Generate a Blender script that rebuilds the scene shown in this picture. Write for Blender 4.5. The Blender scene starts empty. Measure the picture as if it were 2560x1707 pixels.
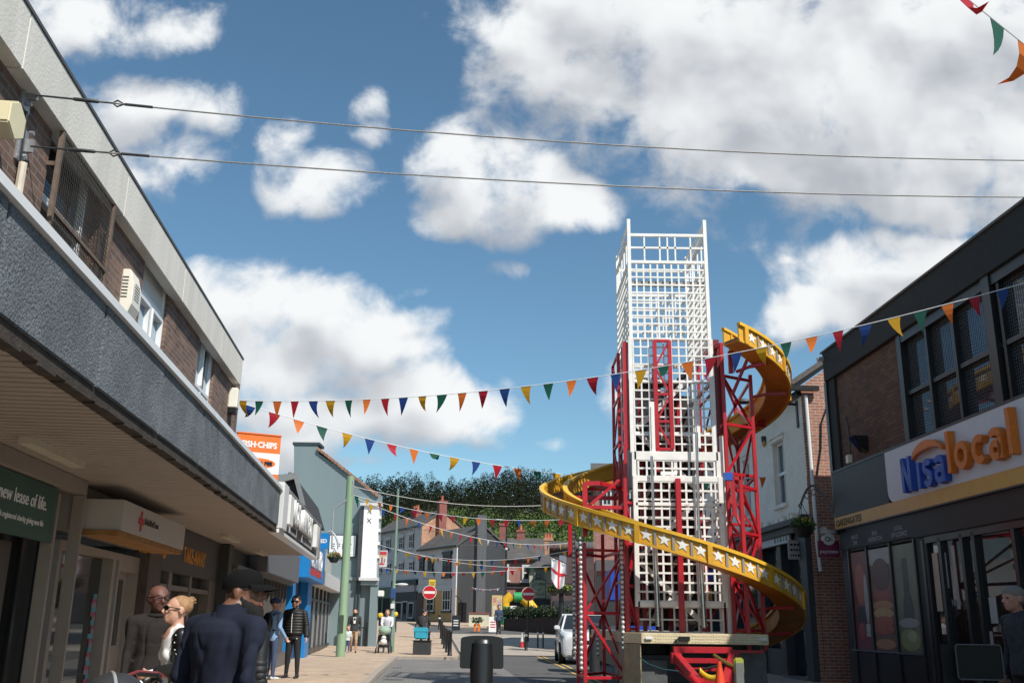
import bpy, bmesh, math, random
import numpy as np
from mathutils import Vector, Matrix
PI=math.pi; R=math.radians
rnd=random.Random(7)
SC=bpy.context.scene; COL=SC.collection
# ------------------------------------------------------------------ camera
FPX=2440.0; PITCH=R(16.0); ROLL=R(0.75); CZ=1.35
_f=Vector((0,math.cos(PITCH),math.sin(PITCH))); _r0=Vector((1,0,0)); _u0=_r0.cross(_f)
_r=_r0*math.cos(ROLL)+_u0*math.sin(ROLL); _u=_u0*math.cos(ROLL)-_r0*math.sin(ROLL)
cam_d=bpy.data.cameras.new('camera'); cam=bpy.data.objects.new('camera',cam_d); COL.objects.link(cam)
cam_d.sensor_width=36.0; cam_d.lens=36.0*FPX/2560.0; cam_d.clip_start=0.05; cam_d.clip_end=3000
M3=Matrix((_r,_u,-_f)).transposed(); cam.matrix_world=Matrix.Translation((0,0,CZ))@M3.to_4x4()
SC.camera=cam
SC.render.resolution_x=1024; SC.render.resolution_y=682
# ------------------------------------------------------------------ light
SUN_AZ=R(39.0); SUN_EL=R(47.5)      # azimuth from straight behind the viewer towards the right
sdir=Vector((math.sin(SUN_AZ)*math.cos(SUN_EL),-math.cos(SUN_AZ)*math.cos(SUN_EL),math.sin(SUN_EL)))
sl=bpy.data.lights.new('sun','SUN'); sl.energy=4.5; sl.angle=R(0.53); sl.color=(1.0,0.955,0.88)
so=bpy.data.objects.new('sun',sl); COL.objects.link(so)
so.rotation_euler=sdir.to_track_quat('Z','Y').to_euler()
SC.view_settings.view_transform='Standard'; SC.view_settings.look='None'; SC.view_settings.gamma=1
SC.view_settings.exposure=0.25

def ray(px,py):
    return _f*FPX+_r*(px-1280)-_u*(py-853.5)
def atY(px,py,Y):
    d=ray(px,py); return Vector((0,0,CZ))+d*(Y/d.y)
def atZ(px,py,Z):
    d=ray(px,py); return Vector((0,0,CZ))+d*((Z-CZ)/d.z)

# ------------------------------------------------------------------ world: sky with cumulus
W=bpy.data.worlds.new('World'); SC.world=W; W.use_nodes=True
nt=W.node_tree; nt.nodes.clear()
def N(t,**k):
    n=nt.nodes.new(t)
    for a,b in k.items(): setattr(n,a,b)
    return n
def lk(a,b): nt.links.new(a,b)
def world():
    global nt
    # node group: cloud field F(uv) in gnomonic sky coordinates around +Y
    g=bpy.data.node_groups.new('cloud_field','ShaderNodeTree')
    g.interface.new_socket('V',in_out='INPUT',socket_type='NodeSocketVector')
    g.interface.new_socket('F',in_out='OUTPUT',socket_type='NodeSocketFloat')
    g.interface.new_socket('G',in_out='OUTPUT',socket_type='NodeSocketFloat')
    top=nt; nt=g
    gi=N('NodeGroupInput'); go=N('NodeGroupOutput')
    # domain warp
    n1=N('ShaderNodeTexNoise'); n1.inputs['Scale'].default_value=7; n1.inputs['Detail'].default_value=3; lk(gi.outputs[0],n1.inputs['Vector'])
    s1=N('ShaderNodeVectorMath',operation='SUBTRACT'); lk(n1.outputs['Color'],s1.inputs[0]); s1.inputs[1].default_value=(.5,.5,.5)
    m1=N('ShaderNodeVectorMath',operation='SCALE'); lk(s1.outputs[0],m1.inputs[0]); m1.inputs['Scale'].default_value=.075
    a1=N('ShaderNodeVectorMath',operation='ADD'); lk(gi.outputs[0],a1.inputs[0]); lk(m1.outputs[0],a1.inputs[1])
    BL=[ # px,py,rx,ry in photo pixels
     (1330,90,190,120),(1500,40,330,170),(1500,190,300,120),(1800,200,500,260),(2200,250,560,300),(2500,420,300,170),(2000,80,650,200),(2300,480,260,70),
     (1240,470,190,130),(1130,380,110,80),(1400,510,150,60),(1120,520,90,60),
     (790,450,150,70),(720,330,70,60),(690,400,60,60),(840,480,100,45),
     (370,250,180,70),(500,270,110,60),(300,330,130,60),(420,400,150,55),(350,460,90,50),(250,230,70,40),
     (250,70,180,60),(420,80,130,50),(120,20,130,60),(270,120,80,45),
     (930,240,45,60),(935,320,40,30),
     (600,750,190,110),(760,760,210,90),(850,850,230,100),(700,900,260,140),(960,870,150,40),(1000,1000,250,90),(1150,1030,160,95),(850,1060,330,80),(1200,1110,60,35),(520,690,90,60),(1060,940,90,60),
     (650,1130,200,50),(2450,120,320,260),(1700,80,480,180),(2150,330,420,160),(2100,130,500,240),(1950,420,200,90),(2500,330,200,250),
     (2160,690,190,110),(2060,780,170,70),(2300,700,190,110),(2000,790,130,50),(2420,640,150,60),(2250,600,110,50),(2330,790,200,90),
     (1385,1112,45,24),(880,1165,70,18),(1270,690,60,30),(1040,735,45,22),(1975,650,25,14),(1555,980,60,60),
     (1580,350,60,18)]
    prev=None
    for (px,py,rx,ry) in BL:
        bias=.62 if rx*ry<4300 else (.22 if rx*ry<9000 else 0)
        if bias>.5: rx*=1.45; ry*=1.5
        elif bias: rx*=1.15; ry*=1.15
        if py<540 and px<1000 and bias<.5: bias+=.26; rx*=1.2; ry*=1.25
        c=ray(px,py); cx=ray(px+rx,py); cy=ray(px,py-ry)
        u,v=c.x/c.y,c.z/c.y; ru=abs(cx.x/cx.y-u)+1e-4; rv=abs(cy.z/cy.y-v)+1e-4
        s=N('ShaderNodeVectorMath',operation='SUBTRACT'); lk(a1.outputs[0],s.inputs[0]); s.inputs[1].default_value=(u,v,0)
        m=N('ShaderNodeVectorMath',operation='MULTIPLY'); lk(s.outputs[0],m.inputs[0]); m.inputs[1].default_value=(1/(1.12*ru),1/(1.12*rv),0)
        d=N('ShaderNodeVectorMath',operation='DOT_PRODUCT'); lk(m.outputs[0],d.inputs[0]); lk(m.outputs[0],d.inputs[1])
        if bias:
            ab=N('ShaderNodeMath',operation='ADD'); lk(d.outputs['Value'],ab.inputs[0]); ab.inputs[1].default_value=bias; d=ab
        if prev is None: prev=d.outputs['Value']
        else:
            x=N('ShaderNodeMath',operation='SMOOTH_MIN'); lk(prev,x.inputs[0]); lk(d.outputs['Value'],x.inputs[1]); x.inputs[2].default_value=.35; prev=x.outputs[0]
    cl=N('ShaderNodeMath',operation='MINIMUM'); lk(prev,cl.inputs[0]); cl.inputs[1].default_value=4.0
    ma=N('ShaderNodeMath',operation='MULTIPLY_ADD'); lk(cl.outputs[0],ma.inputs[0]); ma.inputs[1].default_value=-.42; ma.inputs[2].default_value=.30
    n2=N('ShaderNodeTexNoise'); n2.inputs['Scale'].default_value=12; n2.inputs['Detail'].default_value=11; n2.inputs['Roughness'].default_value=.58; n2.inputs['Distortion'].default_value=.25; lk(gi.outputs[0],n2.inputs['Vector'])
    ad=N('ShaderNodeMath',operation='MULTIPLY_ADD'); lk(n2.outputs['Fac'],ad.inputs[0]); ad.inputs[1].default_value=1.25; lk(ma.outputs[0],ad.inputs[2])
    sb=N('ShaderNodeMath',operation='SUBTRACT'); lk(ad.outputs[0],sb.inputs[0]); sb.inputs[1].default_value=.65
    lk(sb.outputs[0],go.inputs[0])
    n5=N('ShaderNodeTexNoise'); n5.inputs['Scale'].default_value=8; n5.inputs['Detail'].default_value=3.5; n5.inputs['Roughness'].default_value=.5; lk(a1.outputs[0],n5.inputs['Vector'])
    a5=N('ShaderNodeMath',operation='MULTIPLY_ADD'); lk(n5.outputs['Fac'],a5.inputs[0]); a5.inputs[1].default_value=1.1; lk(ma.outputs[0],a5.inputs[2])
    lk(a5.outputs[0],go.inputs[1])
    nt=top
    tc=N('ShaderNodeTexCoord'); sp=N('ShaderNodeSeparateXYZ'); lk(tc.outputs['Generated'],sp.inputs[0])
    ab=N('ShaderNodeMath',operation='ABSOLUTE'); lk(sp.outputs[1],ab.inputs[0])
    mx=N('ShaderNodeMath',operation='MAXIMUM'); lk(ab.outputs[0],mx.inputs[0]); mx.inputs[1].default_value=.12
    du=N('ShaderNodeMath',operation='DIVIDE'); lk(sp.outputs[0],du.inputs[0]); lk(mx.outputs[0],du.inputs[1])
    dv=N('ShaderNodeMath',operation='DIVIDE'); lk(sp.outputs[2],dv.inputs[0]); lk(mx.outputs[0],dv.inputs[1])
    cb=N('ShaderNodeCombineXYZ'); lk(du.outputs[0],cb.inputs[0]); lk(dv.outputs[0],cb.inputs[1])
    g1=N('ShaderNodeGroup'); g1.node_tree=g; lk(cb.outputs[0],g1.inputs[0])
    of=N('ShaderNodeVectorMath',operation='ADD'); lk(cb.outputs[0],of.inputs[0]); of.inputs[1].default_value=(.006,.05,0)
    g2=N('ShaderNodeGroup'); g2.node_tree=g; lk(of.outputs[0],g2.inputs[0])
    al=N('ShaderNodeMapRange',interpolation_type='SMOOTHSTEP'); lk(g1.outputs[0],al.inputs[0]); al.inputs[1].default_value=-.20; al.inputs[2].default_value=.20
    lit=N('ShaderNodeMath',operation='SUBTRACT'); lk(g1.outputs[1],lit.inputs[0]); lk(g2.outputs[1],lit.inputs[1])
    lr=N('ShaderNodeMapRange',interpolation_type='SMOOTHSTEP'); lk(lit.outputs[0],lr.inputs[0]); lr.inputs[1].default_value=-.42; lr.inputs[2].default_value=.26
    # thick cores are greyer
    th=N('ShaderNodeMapRange'); lk(g2.outputs[1],th.inputs[0]); th.inputs[1].default_value=.55; th.inputs[2].default_value=1.15; th.inputs[3].default_value=1.0; th.inputs[4].default_value=.66
    mm=N('ShaderNodeMath',operation='MULTIPLY'); lk(lr.outputs[0],mm.inputs[0]); lk(th.outputs[0],mm.inputs[1])
    cr=N('ShaderNodeMix',data_type='RGBA'); lk(mm.outputs[0],cr.inputs[0]); cr.inputs[6].default_value=(4.4,4.7,5.2,1); cr.inputs[7].default_value=(9.2,9.4,9.5,1)
    sk=N('ShaderNodeTexSky',sky_type='NISHITA'); sk.sun_disc=False; sk.sun_elevation=SUN_EL; sk.sun_rotation=math.atan2(sdir.x,sdir.y)
    sk.air_density=1.0; sk.dust_density=.4; sk.ozone_density=2.0; sk.altitude=100
    tint=N('ShaderNodeMix',data_type='RGBA',blend_type='MULTIPLY'); tint.inputs[0].default_value=1; lk(sk.outputs[0],tint.inputs[6]); tint.inputs[7].default_value=(.98,1.24,1.22,1)
    mix=N('ShaderNodeMix',data_type='RGBA'); lk(al.outputs[0],mix.inputs[0]); lk(tint.outputs[2],mix.inputs[6]); lk(cr.outputs[2],mix.inputs[7])
    bg=N('ShaderNodeBackground'); bg.inputs['Strength'].default_value=.085; lk(mix.outputs[2],bg.inputs['Color'])
    ou=N('ShaderNodeOutputWorld'); lk(bg.outputs[0],ou.inputs['Surface'])
world()
W.cycles.sampling_method='MANUAL'; W.cycles.sample_map_resolution=512

# ------------------------------------------------------------------ materials
MATS={}
def mat(name,col,rough=.6,metal=0.0,var=.12,scale=6.0,bump=0.0,bscale=60.0,spec=.5,trans=0.0,dirt=0.0,streak=False,emit=None,alpha=1.0,coat=0.0,two=None,tscale=3.0,tthr=(.45,.6)):
    if name in MATS: return MATS[name]
    m=bpy.data.materials.new(name); m.use_nodes=True; t=m.node_tree; b=t.nodes['Principled BSDF']
    b.inputs['Roughness'].default_value=rough; b.inputs['Metallic'].default_value=metal
    b.inputs['Specular IOR Level'].default_value=spec
    b.inputs['Transmission Weight'].default_value=trans
    b.inputs['Alpha'].default_value=alpha
    if coat: b.inputs['Coat Weight'].default_value=coat
    c=(col[0],col[1],col[2],1)
    if emit: b.inputs['Emission Color'].default_value=c; b.inputs['Emission Strength'].default_value=emit
    tc=t.nodes.new('ShaderNodeTexCoord'); mp=t.nodes.new('ShaderNodeMapping'); t.links.new(tc.outputs['Object'],mp.inputs[0])
    if streak: mp.inputs['Scale'].default_value=(1,1,.12)
    n=t.nodes.new('ShaderNodeTexNoise'); n.inputs['Scale'].default_value=scale; n.inputs['Detail'].default_value=6; n.inputs['Roughness'].default_value=.6; t.links.new(mp.outputs[0],n.inputs['Vector'])
    r=t.nodes.new('ShaderNodeMapRange'); t.links.new(n.outputs['Fac'],r.inputs[0]); r.inputs[1].default_value=.25; r.inputs[2].default_value=.75; r.inputs[3].default_value=1-var; r.inputs[4].default_value=1+var
    x=t.nodes.new('ShaderNodeMix'); x.data_type='RGBA'; x.blend_type='MULTIPLY'; x.inputs[0].default_value=1
    t.links.new(r.outputs[0],x.inputs[7])
    src=None
    if two:
        n3=t.nodes.new('ShaderNodeTexNoise'); n3.inputs['Scale'].default_value=tscale; n3.inputs['Detail'].default_value=8; n3.inputs['Roughness'].default_value=.65; t.links.new(mp.outputs[0],n3.inputs['Vector'])
        r3=t.nodes.new('ShaderNodeMapRange'); t.links.new(n3.outputs['Fac'],r3.inputs[0]); r3.inputs[1].default_value=tthr[0]; r3.inputs[2].default_value=tthr[1]
        x3=t.nodes.new('ShaderNodeMix'); x3.data_type='RGBA'; t.links.new(r3.outputs[0],x3.inputs[0]); x3.inputs[6].default_value=c; x3.inputs[7].default_value=(*two,1)
        t.links.new(x3.outputs[2],x.inputs[6])
    else: x.inputs[6].default_value=c
    t.links.new(x.outputs[2],b.inputs['Base Color'])
    if bump:
        n2=t.nodes.new('ShaderNodeTexNoise'); n2.inputs['Scale'].default_value=bscale; n2.inputs['Detail'].default_value=5; t.links.new(tc.outputs['Object'],n2.inputs['Vector'])
        bp=t.nodes.new('ShaderNodeBump'); bp.inputs['Strength'].default_value=bump; bp.inputs['Distance'].default_value=.02
        t.links.new(n2.outputs['Fac'],bp.inputs['Height']); t.links.new(bp.outputs[0],b.inputs['Normal'])
    MATS[name]=m; return m
def glass_dark(name,col=(.02,.022,.025),rough=.04,var=.3):
    return mat(name,col,rough,0,var,1.5,spec=.9)
def brick(name,c1,c2,mortar,ax='y',sx=.225,sz=.075,bump=.5,var=.5,mw=.010,row2=None):
    if name in MATS: return MATS[name]
    m=bpy.data.materials.new(name); m.use_nodes=True; t=m.node_tree; b=t.nodes['Principled BSDF']; b.inputs['Roughness'].default_value=.88
    L=t.links.new
    tc=t.nodes.new('ShaderNodeTexCoord'); s=t.nodes.new('ShaderNodeSeparateXYZ'); L(tc.outputs['Object'],s.inputs[0])
    c=t.nodes.new('ShaderNodeCombineXYZ')
    if ax=='xy':
        ad=t.nodes.new('ShaderNodeMath'); ad.operation='ADD'; L(s.outputs[0],ad.inputs[0]); L(s.outputs[1],ad.inputs[1]); L(ad.outputs[0],c.inputs[0])
    else: L(s.outputs['xy'.index(ax)],c.inputs[0])
    L(s.outputs[2],c.inputs[1])
    br=t.nodes.new('ShaderNodeTexBrick'); br.inputs['Scale'].default_value=1; br.inputs['Brick Width'].default_value=sx; br.inputs['Row Height'].default_value=sz
    br.inputs['Mortar Size'].default_value=mw; br.inputs['Mortar Smooth'].default_value=.3; br.inputs['Bias'].default_value=0
    br.inputs['Color1'].default_value=(*c1,1); br.inputs['Color2'].default_value=(*c2,1); br.inputs['Mortar'].default_value=(*mortar,1)
    L(c.outputs[0],br.inputs['Vector'])
    n=t.nodes.new('ShaderNodeTexNoise'); n.inputs['Scale'].default_value=1.3; n.inputs['Detail'].default_value=8; n.inputs['Roughness'].default_value=.7; L(tc.outputs['Object'],n.inputs['Vector'])
    r=t.nodes.new('ShaderNodeMapRange'); L(n.outputs['Fac'],r.inputs[0]); r.inputs[1].default_value=.3; r.inputs[2].default_value=.7; r.inputs[3].default_value=1-var*.5; r.inputs[4].default_value=1+var*.5
    x=t.nodes.new('ShaderNodeMix'); x.data_type='RGBA'; x.blend_type='MULTIPLY'; x.inputs[0].default_value=1; L(br.outputs['Color'],x.inputs[6]); L(r.outputs[0],x.inputs[7])
    L(x.outputs[2],b.inputs['Base Color'])
    bp=t.nodes.new('ShaderNodeBump'); bp.inputs['Strength'].default_value=bump; bp.inputs['Distance'].default_value=.008; bp.invert=True
    n4=t.nodes.new('ShaderNodeTexNoise'); n4.inputs['Scale'].default_value=70; L(tc.outputs['Object'],n4.inputs['Vector'])
    a4=t.nodes.new('ShaderNodeMath'); a4.operation='MULTIPLY_ADD'; L(n4.outputs['Fac'],a4.inputs[0]); a4.inputs[1].default_value=.35; L(br.outputs['Fac'],a4.inputs[2])
    L(a4.outputs[0],bp.inputs['Height']); L(bp.outputs[0],b.inputs['Normal'])
    MATS[name]=m; return m

# ------------------------------------------------------------------ mesh builder
class MB:
    def __init__(s): s.v=[]; s.f=[]; s.mi=[]; s.cur=0
    def _add(s,vs,fs):
        o=len(s.v); s.v.extend([tuple(v) for v in vs]); s.f.extend([tuple(o+i for i in f) for f in fs]); s.mi.extend([s.cur]*len(fs)); return s
    def box(s,x0,x1,y0,y1,z0,z1,M=None):
        vs=[Vector((x,y,z)) for z in (z0,z1) for y in (y0,y1) for x in (x0,x1)]
        if M: vs=[M@v for v in vs]
        return s._add(vs,[(0,2,3,1),(4,5,7,6),(0,1,5,4),(2,6,7,3),(0,4,6,2),(1,3,7,5)])
    def bar(s,a,b,w,h=None,up=(0,0,1)):
        a=Vector(a); b=Vector(b); h=h or w; d=(b-a); L=d.length
        if L<1e-6: return s
        d.normalize(); u=Vector(up)
        if abs(d.dot(u))>.97: u=Vector((0,1,0))
        x=d.cross(u).normalized(); y=x.cross(d)
        vs=[p+x*i*w/2+y*j*h/2 for p in (a,b) for i,j in ((-1,-1),(1,-1),(1,1),(-1,1))]
        return s._add(vs,[(3,2,1,0),(4,5,6,7),(0,1,5,4),(1,2,6,5),(2,3,7,6),(3,0,4,7)])
    def tube(s,pts,r,n=8,cap=True,closed=False):
        pts=[Vector(p) for p in pts]; rs=r if hasattr(r,'__len__') else [r]*len(pts)
        o=len(s.v); k=len(pts); px=None; vs=[]
        for i,p in enumerate(pts):
            if closed: d=pts[(i+1)%k]-pts[i-1]
            else: d=pts[min(i+1,k-1)]-pts[max(i-1,0)]
            d.normalize()
            if px is None:
                a=Vector((0,0,1)) if abs(d.z)<.9 else Vector((1,0,0)); px=d.cross(a).normalized()
            else:
                px=(px-d*px.dot(d)); px.normalize()
            py=d.cross(px)
            for j in range(n):
                t=2*PI*j/n; vs.append(p+px*(rs[i]*math.cos(t))+py*(rs[i]*math.sin(t)))
        fs=[]
        for i in range(k if closed else k-1):
            for j in range(n):
                i2=(i+1)%k
                fs.append((i*n+j,i*n+(j+1)%n,i2*n+(j+1)%n,i2*n+j))
        if cap and not closed: fs.append(tuple(range(n))[::-1]); fs.append(tuple((k-1)*n+j for j in range(n)))
        return s._add(vs,fs)
    def lathe(s,prof,n=20,c=(0,0,0),ax='z',cap=True):
        c=Vector(c); vs=[]
        for r,z in prof:
            for j in range(n):
                t=2*PI*j/n; q=(r*math.cos(t),r*math.sin(t),z)
                if ax=='y': q=(q[0],q[2],q[1])
                if ax=='x': q=(q[2],q[0],q[1])
                vs.append(c+Vector(q))
        k=len(prof); fs=[(i*n+j,i*n+(j+1)%n,(i+1)*n+(j+1)%n,(i+1)*n+j) for i in range(k-1) for j in range(n)]
        if cap: fs.append(tuple(range(n))[::-1]); fs.append(tuple((k-1)*n+j for j in range(n)))
        return s._add(vs,fs)
    def prism(s,poly,d):   # poly 3d points, extruded by vector d
        poly=[Vector(p) for p in poly]; d=Vector(d); k=len(poly)
        vs=poly+[p+d for p in poly]
        fs=[tuple(range(k))[::-1],tuple(range(k,2*k))]+[(i,(i+1)%k,k+(i+1)%k,k+i) for i in range(k)]
        return s._add(vs,fs)
    def quad(s,*p): return s._add(p,[tuple(range(len(p)))])
    def ball(s,c,r,n=12,m=8,M=None):
        c=Vector(c); rr=r if hasattr(r,'__len__') else (r,r,r); vs=[]
        for i in range(m+1):
            th=PI*i/m
            for j in range(n):
                t=2*PI*j/n; q=Vector((rr[0]*math.sin(th)*math.cos(t),rr[1]*math.sin(th)*math.sin(t),rr[2]*math.cos(th)))
                if M: q=M@q
                vs.append(c+q)
        fs=[(i*n+j,(i+1)*n+j,(i+1)*n+(j+1)%n,i*n+(j+1)%n) for i in range(m) for j in range(n)]
        return s._add(vs,fs)
    def build(s,name,m,parent=None,smooth=False,bevel=0,label=None):
        me=bpy.data.meshes.new(name); me.from_pydata(s.v,[],s.f)
        ms=m if isinstance(m,(list,tuple)) else [m]
        for q in ms: me.materials.append(q)
        if len(ms)>1: me.polygons.foreach_set('material_index',s.mi)
        bm=bmesh.new(); bm.from_mesh(me); bmesh.ops.remove_doubles(bm,verts=bm.verts,dist=1e-5); bmesh.ops.recalc_face_normals(bm,faces=bm.faces)
        if bevel:
            bmesh.ops.bevel(bm,geom=[e for e in bm.edges if e.is_manifold and e.calc_face_angle(0)>.5],offset=bevel,segments=2,affect='EDGES',clamp_overlap=True)
        bm.to_mesh(me); bm.free()
        if smooth:
            me.polygons.foreach_set('use_smooth',[True]*len(me.polygons)); me.set_sharp_from_angle(angle=R(42))
        o=bpy.data.objects.new(name,me); COL.objects.link(o)
        if parent: o.parent=parent
        if label: o['label']=label
        return o
def tag(o,label=None,cat=None,group=None,kind=None):
    if label: o['label']=label
    if cat: o['category']=cat
    if group: o['group']=group
    if kind: o['kind']=kind
    return o
def empty(name,loc=(0,0,0),rz=0,label=None,cat=None,group=None,kind=None,rot=None):
    o=bpy.data.objects.new(name,None); COL.objects.link(o); o.location=loc; o.rotation_euler=rot or (0,0,rz); o.empty_display_size=.2
    return tag(o,label,cat,group,kind)
def copy_tree(o,parent=None):
    c=o.copy(); COL.objects.link(c); c.parent=parent
    for ch in o.children: copy_tree(ch,c)
    return c
def text(s,size,ext,m,parent=None,M=None,name='lettering',sx=1.0,off=0.0,shear=0,align='LEFT',fill=True,res=3,bev=0):
    cu=bpy.data.curves.new(name,'FONT'); cu.body=s; cu.size=size; cu.extrude=ext; cu.offset=off; cu.shear=shear; cu.align_x=align; cu.resolution_u=res; cu.bevel_depth=bev
    o=bpy.data.objects.new('tmp',cu); COL.objects.link(o)
    dg=bpy.context.evaluated_depsgraph_get(); me=bpy.data.meshes.new_from_object(o.evaluated_get(dg))
    bpy.data.objects.remove(o); bpy.data.curves.remove(cu)
    T=Matrix.Diagonal((sx,1,1,1)); me.transform((M or Matrix())@T)
    me.materials.clear(); me.materials.append(m); me.name=name
    p=bpy.data.objects.new(name,me); COL.objects.link(p)
    if parent: p.parent=parent
    return p
def basis(o,x,y):  # matrix whose local X is x, Y is y, placed at o
    x=Vector(x).normalized(); y=Vector(y).normalized(); z=x.cross(y)
    return Matrix.Translation(o)@Matrix((x,y,z)).transposed().to_4x4()
# facade frames: local x = across the street, local y = along the street, z up
class Frame:
    def __init__(s,x0,ang):
        s.x0=x0; s.a=ang; s.M=Matrix.Translation((x0,0,0))@Matrix.Rotation(ang,4,'Z'); s.I=s.M.inverted()
    def at(s,px,py,c=0.0):
        o=s.I@Vector((0,0,CZ)); d=s.I.to_3x3()@ray(px,py); t=(c-o.x)/d.x; p=o+d*t; return p.y,p.z
    def rect(s,a,b,c=0.0):
        p=s.at(*a,c); q=s.at(*b,c); return min(p[0],q[0]),max(p[0],q[0]),min(p[1],q[1]),max(p[1],q[1])
    def empty(s,name,label,cat,**k): return empty(name,(s.x0,0,0),s.a,label,cat,**k)
FL=Frame(-3.42,R(6.0)); FR=Frame(8.26,R(2.3))
def wall_with_holes(mb,x0,x1,y0,y1,z0,z1,holes):
    """wall slab between x0..x1 with rectangular openings (ya,yb,za,zb)"""
    ys=sorted(set([y0,y1]+[max(y0,min(y1,h[i])) for h in holes for i in (0,1)])); zs=sorted(set([z0,z1]+[max(z0,min(z1,h[i])) for h in holes for i in (2,3)]))
    for i in range(len(ys)-1):
        runs=[]
        for j in range(len(zs)-1):
            cy=(ys[i]+ys[i+1])/2; cz=(zs[j]+zs[j+1])/2
            if not any(h[0]<cy<h[1] and h[2]<cz<h[3] for h in holes):
                if runs and abs(runs[-1][1]-zs[j])<1e-6: runs[-1][1]=zs[j+1]
                else: runs.append([zs[j],zs[j+1]])
        for a,b in runs: mb.box(x0,x1,ys[i],ys[i+1],a,b)
# ------------------------------------------------------------------ shared materials
M_WHITEP=mat('white paint',(.72,.71,.68),.5,var=.05,bump=.05)
M_UPVC=mat('white window plastic',(.78,.78,.77),.3,var=.03)
M_BLACK=mat('black paint',(.012,.012,.013),.35,var=.2)
M_DGREY=mat('dark grey paint',(.035,.037,.04),.45,var=.15)
M_GLASS=glass_dark('shop glass',(.03,.033,.035),.05)
M_WGLASS=mat('window glass',(.10,.13,.16),.03,.55,.25,1.2,spec=1.0)
M_STEEL=mat('galvanised steel',(.42,.43,.44),.45,.8,var=.15,scale=20)
M_RUST=mat('rusty iron',(.14,.10,.075),.8,var=.4,scale=12)
M_CONC=mat('weathered concrete',(.68,.65,.59),.9,var=.14,scale=3,bump=.22,bscale=30,two=(.46,.45,.41),tscale=1.5,tthr=(.55,.80),streak=True)
BR_L=brick('brown brick',(.22,.125,.09),(.12,.07,.056),(.20,.175,.15),'y')
BR_R=brick('tan brown brick',(.17,.085,.05),(.10,.052,.036),(.07,.055,.045),'y',bump=.4)

def vgrid(e,mb,x,y0,y1,z0,z1,st,w=.006):
    n=int((y1-y0)/st); 
    for i in range(n+1): mb.box(x,x+w,y0+i*(y1-y0)/n-w/2,y0+i*(y1-y0)/n+w/2,z0,z1)
    n=int((z1-z0)/st)
    for i in range(n+1): mb.box(x+.0005,x+w-.0005,y0,y1,z0+i*(z1-z0)/n-w/2,z0+i*(z1-z0)/n+w/2)

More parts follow.
